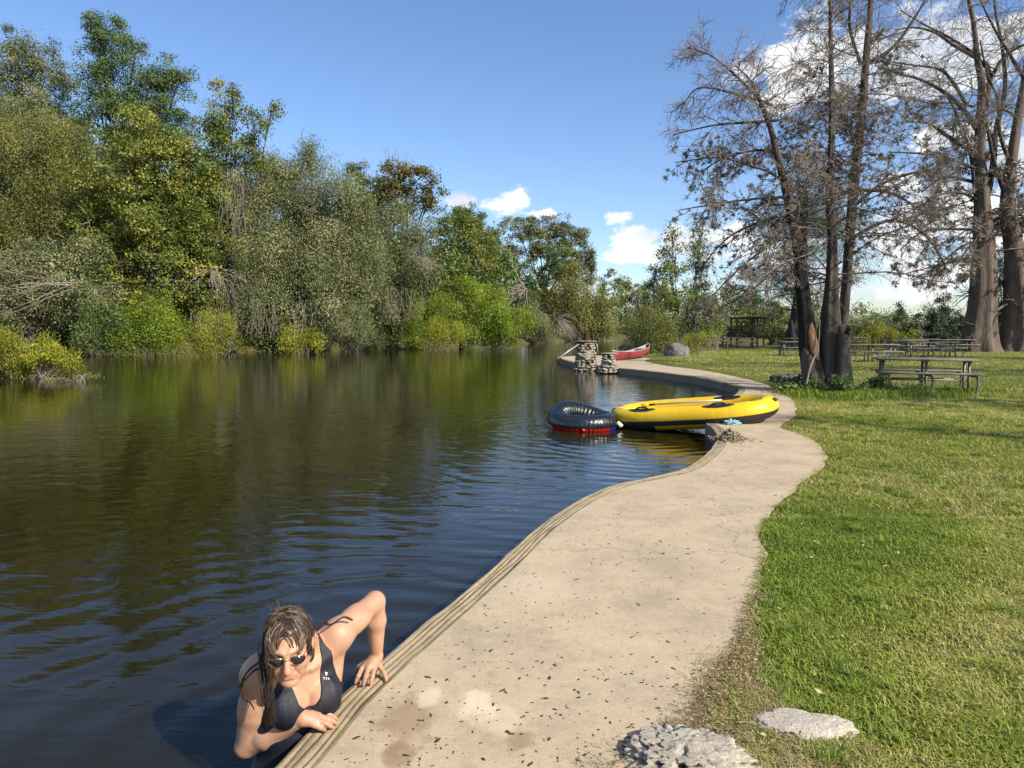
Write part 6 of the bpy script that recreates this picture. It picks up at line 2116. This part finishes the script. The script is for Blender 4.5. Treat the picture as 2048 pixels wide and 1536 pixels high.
# printed logo on the bust: three-petal badge over the letters
M['print_white'] = simple('print_white', (0.75, 0.75, 0.74), 0.6, vary=0.02)
fc = bpy.data.curves.new('logo', 'FONT'); fc.body = "TYR"; fc.size = 0.014; fc.align_x = 'CENTER'; fc.space_character = 1.15
fo = bpy.data.objects.new('logo_tmp', fc); COL.objects.link(fo)
bpy.context.view_layer.update()
lm = bpy.data.meshes.new_from_object(fo); bpy.data.objects.remove(fo)
lv = np.zeros(len(lm.vertices) * 3); lm.vertices.foreach_get('co', lv); lv = lv.reshape(-1, 3)
lf_ = [list(p.vertices) for p in lm.polygons]
tri_v = [(-0.0065, 0.028), (0.0065, 0.028), (0.0, 0.015), (-0.002, 0.0245), (0.002, 0.0245), (0.0, 0.021)]
nv = len(lv)
lv = np.concatenate([lv, [[x, y, 0] for x, y in tri_v]])
lf_ += [[nv, nv + 3, nv + 5, nv + 2], [nv, nv + 1, nv + 4, nv + 3], [nv + 1, nv + 2, nv + 5, nv + 4]]
org = PT(653, 1360, 2.2); dirv = ray(653, 1360); dirv /= np.linalg.norm(dirv)
camv = Vector((0, 0, CAM_Z))
hit = sbv.ray_cast(camv, Vector(dirv))
out_v = []
if hit[0] is not None:
    hn = hit[1]
    if hn.dot(Vector(dirv)) > 0: hn = -hn
    lx = Vector((1, 0, 0)) - hn * hn.x; lx.normalize(); ly = hn.cross(lx)
    ca, sa = math.cos(0.32), math.sin(0.32)
    for x, y, _ in lv:
        x2, y2 = x * ca - y * sa, x * sa + y * ca
        p = hit[0] + lx * x2 + ly * y2 + hn * 0.03
        h2 = sbv.ray_cast(p, -hn)
        out_v.append((h2[0] + hn * 0.0012) if h2[0] is not None else hit[0] + lx * x2 + ly * y2 + hn * 0.0012)
    lmesh = bpy.data.meshes.new('logo'); lmesh.from_pydata([tuple(q) for q in out_v], [], lf_)
    logo = link('logo', lmesh, M['print_white'])
else:
    logo = None

# sunglasses
M['lens'] = new_mat('lens'); t = NT(M['lens']); t.done(t.pbr((0.018, 0.012, 0.010), 0.08, None, 0.6))
M['gold'] = simple('gold', (0.42, 0.30, 0.18), 0.25, 0.5, 0.9, vary=0.05)
gl = []
lens = MB(); fr = MB()
for s_ in (-1, 1):
    c_ = np.array([s_ * 0.034, 0.0985, 0.002])
    ring_ = []
    for q in range(24):
        an = q * 2 * math.pi / 24
        x = 0.0285 * math.cos(an); z = 0.0200 * math.sin(an) * (1.0 if math.sin(an) < 0 else 0.72) + 0.003 * math.cos(an) * s_ * 0 
        yb = -0.22 * (abs(x * s_ + 0.0) ** 1) * (1 if x * s_ > 0 else 0.3) - 6 * (x * x)
        ring_.append(H(*(c_ + [x, yb, z])))
    ctr = H(*(c_ + [0, 0.002, 0]))
    n_ = 24
    V2 = np.array([ctr] + ring_ + [ctr - HR_[:, 1] * 0.002] + [p - HR_[:, 1] * 0.002 for p in ring_])
    T3 = [[0, 1 + i, 1 + (i + 1) % n_] for i in range(n_)] + [[25, 26 + (i + 1) % n_, 26 + i] for i in range(n_)]
    lens.add(V2, [np.array(T3), np.array([[1 + i, 26 + i, 26 + (i + 1) % n_, 1 + (i + 1) % n_] for i in range(n_)])])
    fr.tube(np.array(ring_), 0.0016, 6, False, True)
    fr.tube([H(s_ * 0.060, 0.086, 0.010), H(s_ * 0.071, 0.062, 0.010), H(s_ * 0.078, 0.02, 0.004), H(s_ * 0.080, -0.02, 0.0)], 0.0013, 5)
fr.tube([H(-0.009, 0.100, 0.006), H(0, 0.105, 0.009), H(0.009, 0.100, 0.006)], 0.0016, 6)
sg_frame = fr.build('sunglasses', M['gold'], None, True)
sg_lens = lens.build('lens', M['lens'], None, True)

# hair: scalp cap plus strands
cap_f = Field(HC - 0.17, HC + 0.17, 0.0035)
cap_f.ell(H(0, -0.022, 0.032), (0.081, 0.101, 0.094), HR_, 0.01)
cap_f.cone(H(-0.055, -0.045, 0.0), H(-0.060, -0.055, -0.10), 0.032, 0.026, 0.02)
cap_f.cone(H(0.055, -0.05, 0.0), H(0.056, -0.055, -0.09), 0.034, 0.026, 0.02)
cap_f.cone(H(0, -0.07, 0.0), H(0, -0.08, -0.12), 0.05, 0.04, 0.02)
_, P_ = cap_f.sub(cap_f.lo, cap_f.lo + cap_f.n * cap_f.h)
Pl = (P_ - HC) @ HR_
x_, y_, z_ = Pl[..., 0], Pl[..., 1], Pl[..., 2]
facecut = np.maximum.reduce([-(y_ - 0.012 - 0.25 * np.abs(x_)), (z_ - 0.074 + 0.0 * y_) * 0.8, np.abs(x_) - 0.078])
cap_f.f = np.maximum(cap_f.f, -facecut).astype(np.float32)
Vc, Qc = cap_f.mesh()
ns = 1900
St, tones = [], []
er = np.array([0.084, 0.104, 0.097]); ec = np.array([0, -0.022, 0.032])
k_ = 0
while k_ < ns:
    u = rnd_unit(1)[0]
    if u[2] < -0.35: continue
    p = ec + er * u * 1.0
    if p[1] > 0.045 and p[2] < 0.070: continue
    if p[1] > 0.018 and p[2] > 0.06 and rng.random() < 0.62: continue
    side = np.sign(p[0]) if abs(p[0]) > 0.004 else rng.choice([-1, 1])
    front = p[1] > 0.018 and p[2] > 0.06
    pts_ = []
    L_total = rng.uniform(0.055, 0.085) if front else rng.uniform(0.10, 0.22)
    seg = 8; st_ = L_total / (seg - 1)
    d = np.array([side * 0.9, 0.1 if not front else 0.65, -0.1]) + rng.normal(0, 0.12, 3)
    lift = rng.uniform(1.0, 1.03)
    for q in range(seg):
        pts_.append(p.copy())
        d = d + np.array([0, 0, -0.34]) + rng.normal(0, 0.055, 3)
        if front: d[0] *= 0.85
        nn = (p - ec) / er ** 2; nn /= np.linalg.norm(nn)
        d = d - nn * (d @ nn) if q < 6 or not front else d - nn * (d @ nn) * 0.7
        d /= np.linalg.norm(d)
        p = p + d * st_
        q_ = (p - ec) / (er * lift); ln_ = np.linalg.norm(q_)
        if p[2] > -0.01 or ln_ < 1:
            if ln_ < 1.0 or p[2] > 0.0:
                p = ec + (p - ec) / ln_
        if front:
            p[1] = max(p[1], 0.088 - 3.5 * p[0] ** 2 - max(0, p[2] - 0.03) * 0.55) if p[2] < 0.075 else p[1]
    St.append(np.array(pts_) @ HR_.T + HC)
    grey = 0.42 if abs(pts_[0][0]) < 0.035 and pts_[0][2] > 0.07 else 0.2
    tones.append(np.clip(rng.normal(0.44 if front else grey - 0.06, 0.2), 0, 1)); k_ += 1
P = np.array(St); Rr = np.broadcast_to(np.linspace(0.0014, 0.0008, P.shape[1]), P.shape[:2])
V1, Q1 = tubes(P, Rr, 3); tn1 = np.repeat(tones, P.shape[1] * 3)
# wet locks falling over the shoulder, and one across the raised arm
LK = []; lt_ = []


def lock(pts, n_, spread, tone):
    C = catmull(np.array(pts), 4)
    C = resample(C, np.linalg.norm(np.diff(C, axis=0), axis=1).sum() / 17)
    C = C[:17] if len(C) >= 17 else np.vstack([C, np.repeat(C[-1:], 17 - len(C), 0)])
    for _ in range(n_):
        o_ = rng.normal(0, spread, 3); w = np.cumsum(rng.normal(0, spread * 0.22, (17, 3)), 0)
        LK.append(C + o_ * np.linspace(1, 0.55, 17)[:, None] + w); lt_.append(np.clip(rng.normal(tone, 0.12), 0, 1))


S_ = 1.0
lock([PT(533, 1280, 2.50), PT(531, 1320, 2.49), PT(536, 1370, 2.47), PT(538, 1420, 2.46), PT(541, 1448, 2.47)], 66, 0.0075, 0.10)
lock([PT(528, 1300, 2.53), PT(526, 1335, 2.51), PT(532, 1375, 2.48), PT(534, 1405, 2.47)], 36, 0.007, 0.15)
lock([PT(538, 1270, 2.47), PT(534, 1290, 2.46), PT(537, 1330, 2.45), PT(541, 1360, 2.45)], 24, 0.006, 0.2)
lock([PT(527, 1320, 2.52), PT(508, 1332, 2.53), PT(490, 1350, 2.53), PT(483, 1370, 2.55), PT(480, 1385, 2.55)], 10, 0.002, 0.1)
lock([PT(527, 1335, 2.50), PT(510, 1340, 2.50), PT(492, 1358, 2.50), PT(476, 1375, 2.52)], 8, 0.002, 0.1)
lock([PT(486, 1385, 2.55), PT(486, 1398, 2.55), PT(500, 1405, 2.55), PT(509, 1420, 2.55)], 4, 0.001, 0.35)
lock([PT(618, 1262, 2.57), PT(632, 1252, 2.62), PT(648, 1246, 2.66), PT(660, 1250, 2.68), PT(672, 1243, 2.71), PT(688, 1234, 2.74), PT(704, 1240, 2.77)], 16, 0.0022, 0.12)
lock([PT(612, 1262, 2.56), PT(628, 1258, 2.59), PT(645, 1247, 2.64), PT(655, 1248, 2.68)], 30, 0.004, 0.1)
lock([PT(620, 1290, 2.55), PT(622, 1302, 2.53), PT(619, 1312, 2.52)], 16, 0.003, 0.15)
P2 = np.array(LK); V2, Q2 = tubes(P2, np.broadcast_to(np.linspace(0.0016, 0.0007, 17), P2.shape[:2]), 3); tn2 = np.repeat(lt_, 17 * 3)
# flyaway hairs
fw_ = []
for _ in range(26):
    u = rnd_unit(1)[0]; u[2] = abs(u[2]) * 0.8 + 0.1; u /= np.linalg.norm(u)
    p = ec + er * u; d = u + rng.normal(0, .5, 3); pp = []
    for q in range(9):
        pp.append(p.copy()); d = d + rng.normal(0, .25, 3) + [0, 0, -0.12]; d /= np.linalg.norm(d); p = p + d * 0.0052
    fw_.append(np.array(pp) @ HR_.T + HC)
P3 = np.array(fw_); V3, Q3 = tubes(P3, np.full(P3.shape[:2], 0.0004), 3)
nc_ = len(Vc)
Vh = np.concatenate([Vc, V1, V2, V3]); Qh = np.concatenate([Qc, Q1 + nc_, Q2 + nc_ + len(V1), Q3 + nc_ + len(V1) + len(V2)])
me = mesh_np('hair', Vh, Qh, True)
attr(me, 'tone', np.concatenate([np.full(nc_, 0.05), tn1, tn2, np.full(len(V3), .8)]))
m = new_mat('hair'); t = NT(m); a_n = t.n('Attribute', attribute_name='tone')
c = t.ramp(a_n.outputs['Fac'], [(0.0, (0.014, 0.008, 0.006)), (0.35, (0.055, 0.033, 0.020)), (0.6, (0.15, 0.095, 0.052)), (0.85, (0.30, 0.24, 0.17)), (1.0, (0.46, 0.42, 0.36))])
t.done(t.pbr(c, 0.38, None, 0.5)); M['hair'] = m
hair = link('hair', me, M['hair'])
obs = [body, suit, sg_frame, sg_lens, hair] + ([logo] if logo else [])
rebase(obs, person)
logo.parent = suit if logo else None
sg_lens.parent = sg_frame
# ------------------------------------------------------------------ grass
def grass_mat(name, stops):
    return leaf_mat(name, stops, 0.3, 0.55)


M['grass'] = grass_mat('grass', [(0.0, (0.10, 0.165, 0.017)), (0.35, (0.18, 0.26, 0.026)), (0.65, (0.29, 0.335, 0.038)), (0.85, (0.38, 0.37, 0.08)), (1.0, (0.48, 0.43, 0.16))])
M['dry_grass'] = grass_mat('dry_grass', [(0.0, (0.20, 0.15, 0.06)), (0.5, (0.40, 0.31, 0.15)), (1.0, (0.58, 0.48, 0.28))])


def blades(X, Y, h, w, lean, tone, z0=-0.012, flat=0.35, segs=2, dirs=None):
    n = len(X)
    a = rng.uniform(0, 2 * math.pi, n) if dirs is None else dirs
    d = np.stack([np.cos(a), np.sin(a), np.zeros(n)], 1)
    wv = np.stack([-np.sin(a + rng.normal(0, .5, n)), np.cos(a), np.zeros(n)], 1) * (w * rng.uniform(.7, 1.3, n))[:, None] * 0.5
    h = h * rng.uniform(0.5, 1.3, n)
    ln = lean * rng.uniform(0.3, 1.4, n)
    b = np.stack([X, Y, np.full(n, z0)], 1)
    up = np.array([0, 0, 1.0])
    m1 = b + d * (h * ln * 0.35)[:, None] + up * (h * 0.62)[:, None]
    tp = b + d * (h * ln)[:, None] + up * (h * (1.0 - 0.25 * ln))[:, None]
    V = np.stack([b - wv, b + wv, m1 + wv * .8, m1 - wv * .8, tp], 1).reshape(-1, 3)
    if segs == 1:
        V = np.stack([b - wv, b + wv, tp], 1).reshape(-1, 3)
        return V, np.zeros((0, 4), int), np.arange(3 * n).reshape(n, 3), np.repeat(tone, 3)
    i = np.arange(n) * 5
    Q = np.stack([i, i + 1, i + 2, i + 3], 1); T = np.stack([i + 3, i + 2, i + 4], 1)
    return V, Q, T, np.repeat(tone, 5)


def on_lawn(X, Y, pad=0.0):
    # right of the path border
    o = np.argsort(PB[:, 1])
    # the border is single valued enough in y for the near part
    bx = np.interp(Y, PBY, PBX)
    return X > bx + pad


_m = (PB[:, 1] < 16.5)
_p = PB[_m]; _o = np.argsort(_p[:, 1]); PBY = _p[_o, 1]; PBX = _p[_o, 0]


def nz2(X, Y, s, seed):
    return np.array([mnoise.noise(Vector((x * s, y * s, seed))) for x, y in zip(X, Y)])


def scatter(n, ymin, ymax, power, side=1.12):
    """even over the lawn in view between two distances"""
    Y = (ymin ** power + (ymax ** power - ymin ** power) * rng.random(n)) ** (1 / power)
    X = rng.uniform(-0.3, 1.0, n) * Y * 0.76 + 0.4
    return X, Y


sets = []
rocks_at = [(G(1370, 1500, 0), 0.25), (G(1608, 1452, 0), 0.15)]
for (n, y0, y1, pw) in [(300000, 1.6, 5.5, 1.25), (380000, 5.0, 17.5, 1.05), (110000, 17.5, 45, 1.0)]:
    X, Y = scatter(n, y0, y1, pw)
    if y0 < 15:
        k_ = on_lawn(X, Y, -0.03)
    else:
        d2 = X - np.interp(Y, [18, 22, 27, 31, 36, 45], [7.2, 7.3, 7.2, 6.6, 8.3, 10])
        k_ = d2 > 0
    X, Y = X[k_], Y[k_]
    for g_, rr in rocks_at:
        k_ = np.hypot(X - g_[0], (Y - g_[1]) * 1.4) > rr
        X, Y = X[k_], Y[k_]
    pt = nz2(X, Y, 0.55, 3.0) + 0.5 * nz2(X, Y, 2.3, 5.0)
    if y0 < 15:
        dist = X - np.interp(Y, PBY, PBX)
    else:
        dist = np.full(len(X), 3.0)
    # yellowing further right and far
    tone = 0.55 - 0.6 * pt + 0.04 * np.clip(Y - 5, 0, 10) * 0.8 + 0.10 * np.clip(X - 2.0, 0, 2) * (Y < 8) + rng.normal(0, 0.22, len(X))
    dens = np.clip(0.85 - 0.75 * (nz2(X, Y, 3.1, 8.0) > 0.12) * 0.6, 0, 1)
    k_ = rng.random(len(X)) < dens
    X, Y, tone = X[k_], Y[k_], tone[k_]
    w = 0.0030 + 0.00052 * Y
    hh = (0.025 + 0.0013 * Y) * (1 + 0.6 * nz2(X, Y, 1.7, 1.0)) * np.where(pt[k_] > 0.1, 0.85, 1.1)
    sets.append(blades(X, Y, hh, w, 1.35, np.clip(tone, 0, 1), segs=2 if y0 < 3 else 1))
# the lawn goes on beside the view
n = 110000
Y = 0.2 + 22 * rng.random(n) ** 0.8; X = Y * 0.72 + rng.uniform(-0.3, 4.5, n)
k_ = (X > Y * 0.76 + 0.35) & on_lawn(X, Y, -0.03); X, Y = X[k_], Y[k_]
sets.append(blades(X, Y, 0.034 + 0.0013 * Y, 0.007 + 0.0005 * Y, 1.35, np.clip(0.55 - 0.6 * (nz2(X, Y, 0.55, 3.0) + 0.5 * nz2(X, Y, 2.3, 5.0)) + rng.normal(0, 0.22, len(X)), 0, 1), segs=1))
off = 0; Vs, Qs, Ts, tn = [], [], [], []
for V, Q, T, t in sets:
    Vs.append(V); Qs.append(Q + off); Ts.append(T + off); tn.append(t); off += len(V)
me = mesh_np('grass', np.concatenate(Vs), [np.concatenate(Qs), np.concatenate(Ts)]); attr(me, 'tone', np.concatenate(tn))
tag(link('grass', me, M['grass']), 'short sunlit lawn grass with tufts and dry patches', 'grass', kind='stuff')

# taller green tufts at the foot of the clump and under the nearest table
X = rng.normal(0, 1, 9000); Y = rng.normal(0, 1, 9000)
cc = [(7.3, 15.3, 0.5, 0.4), (8.4, 15.7, 0.7, 0.35), (9.6, 16.6, 1.2, 0.3), (6.8, 16.0, 0.35, 0.5)]
which = rng.integers(0, 4, 9000)
cx_ = np.array([cc[i] for i in which])
V, Q, T, t = blades(cx_[:, 0] + X * cx_[:, 2], cx_[:, 1] + Y * cx_[:, 3], 0.16, 0.012, 0.9, np.clip(rng.normal(.35, .2, 9000), 0, 1))
me = mesh_np('tall_grass', V, [Q, T]); attr(me, 'tone', t)
tag(link('tall_grass', me, M['grass']), 'longer green grass round the near clump and nearest table', 'grass', kind='stuff')

ntf = 420
tx, ty = scatter(ntf, 1.8, 14, 1.1); kk_ = on_lawn(tx, ty, 0.05); tx, ty = tx[kk_], ty[kk_]
wh = rng.integers(0, len(tx), 15000)
sp_ = rng.uniform(0.02, 0.07, len(tx))[wh]
V, Q, T, t = blades(tx[wh] + rng.normal(0, 1, 15000) * sp_, ty[wh] + rng.normal(0, 1, 15000) * sp_, (0.045 + 0.03 * rng.random(len(tx)))[wh], 0.0045, 1.2, np.clip(rng.normal(.4, .15, len(tx))[wh] + rng.normal(0, .12, 15000), 0, 1))
me = mesh_np('grass_tufts', V, [Q, T]); attr(me, 'tone', t)
tag(link('grass_tufts', me, M['grass']), 'coarser grass tufts standing above the short lawn', 'grass', kind='stuff')

# dry runners creeping over the path edge
n = 2200
ti = rng.random(n)
yy = np.where(ti < 0.93, rng.normal(2.7, 0.48, n), rng.uniform(1.6, 8.5, n))
yy = np.clip(yy, 1.5, 9)
near = np.clip((3.4 - yy) / 1.3, 0, 1)
xx = np.interp(yy, PBY, PBX) + rng.normal(0.02, 0.03, n) + rng.normal(0.03, 0.12, n) * near
P = np.zeros((n, 5, 3)); a = rng.normal(math.pi, 0.9, n)
P[:, 0] = np.stack([xx, yy, np.full(n, 0.004)], 1)
L_ = rng.uniform(0.03, 0.11, n) * (0.6 + 0.9 * near)
for q in range(1, 5):
    a = a + rng.normal(0, 0.35, n)
    P[:, q] = P[:, q - 1] + np.stack([np.cos(a) * L_ / 4, np.sin(a) * L_ / 4, rng.normal(0.0, 0.006, n)], 1)
    P[:, q, 2] = np.maximum(P[:, q, 2], 0.003)
P[:, 1:4, 2] += rng.uniform(0, 0.014, (n, 1))
V1, Q1 = tubes(P, np.broadcast_to(np.linspace(0.0013, 0.0007, 5), (n, 5)), 3)
b2 = np.repeat(P.reshape(-1, 3), 1, 0)[rng.integers(0, n * 5, 9000)]
ab_ = rng.normal(0, 1, (9000, 3)) * [1, 1, 0.5]
V2, Q2 = leaf_quads(b2 + rng.normal(0, 0.005, b2.shape) + [0, 0, 0.004], 0.014, 0.28, None, ab_, 0.3)
me = mesh_np('dry_runners', np.concatenate([V1, V2]), np.concatenate([Q1, Q2 + len(V1)]))
attr(me, 'tone', np.concatenate([np.repeat(rng.random(n), 15), np.repeat(rng.random(9000), 4)]))
tag(link('dry_runners', me, M['dry_grass']), 'brown dry grass runners creeping over the path edge and rocks', 'dry grass', kind='stuff')
# dry mat between the rocks
n = 9000
g1 = G(1540, 1530, 0); g2 = G(1490, 1400, 0)
w_ = rng.random(n) < 0.6
X = np.where(w_, rng.normal(g1[0], 0.17, n), rng.normal(g2[0], 0.07, n)); Y = np.where(w_, rng.normal(g1[1] - .02, 0.10, n), rng.normal(g2[1], 0.15, n))
V, Q, T, t = blades(X, Y, 0.022, 0.0035, 1.8, rng.random(n), 0.0)
me = mesh_np('dry_mat', V, [Q, T]); attr(me, 'tone', t)
tag(link('dry_mat', me, M['dry_grass']), 'matted brown dead grass between the two limestone rocks', 'dry grass', kind='stuff')

# fallen twigs and curled leaves on the lawn
X, Y = scatter(2600, 1.9, 22, 1.0); k_ = on_lawn(X, Y, 0.1) & (Y < 16.5); X, Y = X[k_], Y[k_]
V, Q = leaf_quads(np.stack([X, Y, rng.uniform(0.015, 0.035, len(X))], 1), 0.030, 0.45, (0, 0, 1.5), rng.normal(0, 1, (len(X), 3)) * [1, 1, .2], 0.2)
me = mesh_np('fallen_leaves', V, Q); attr(me, 'tone', np.repeat(rng.random(len(X)), 4))
tag(link('fallen_leaves', me, M['dry_grass']), 'scattered dry fallen leaves on the lawn', 'leaves', kind='stuff')
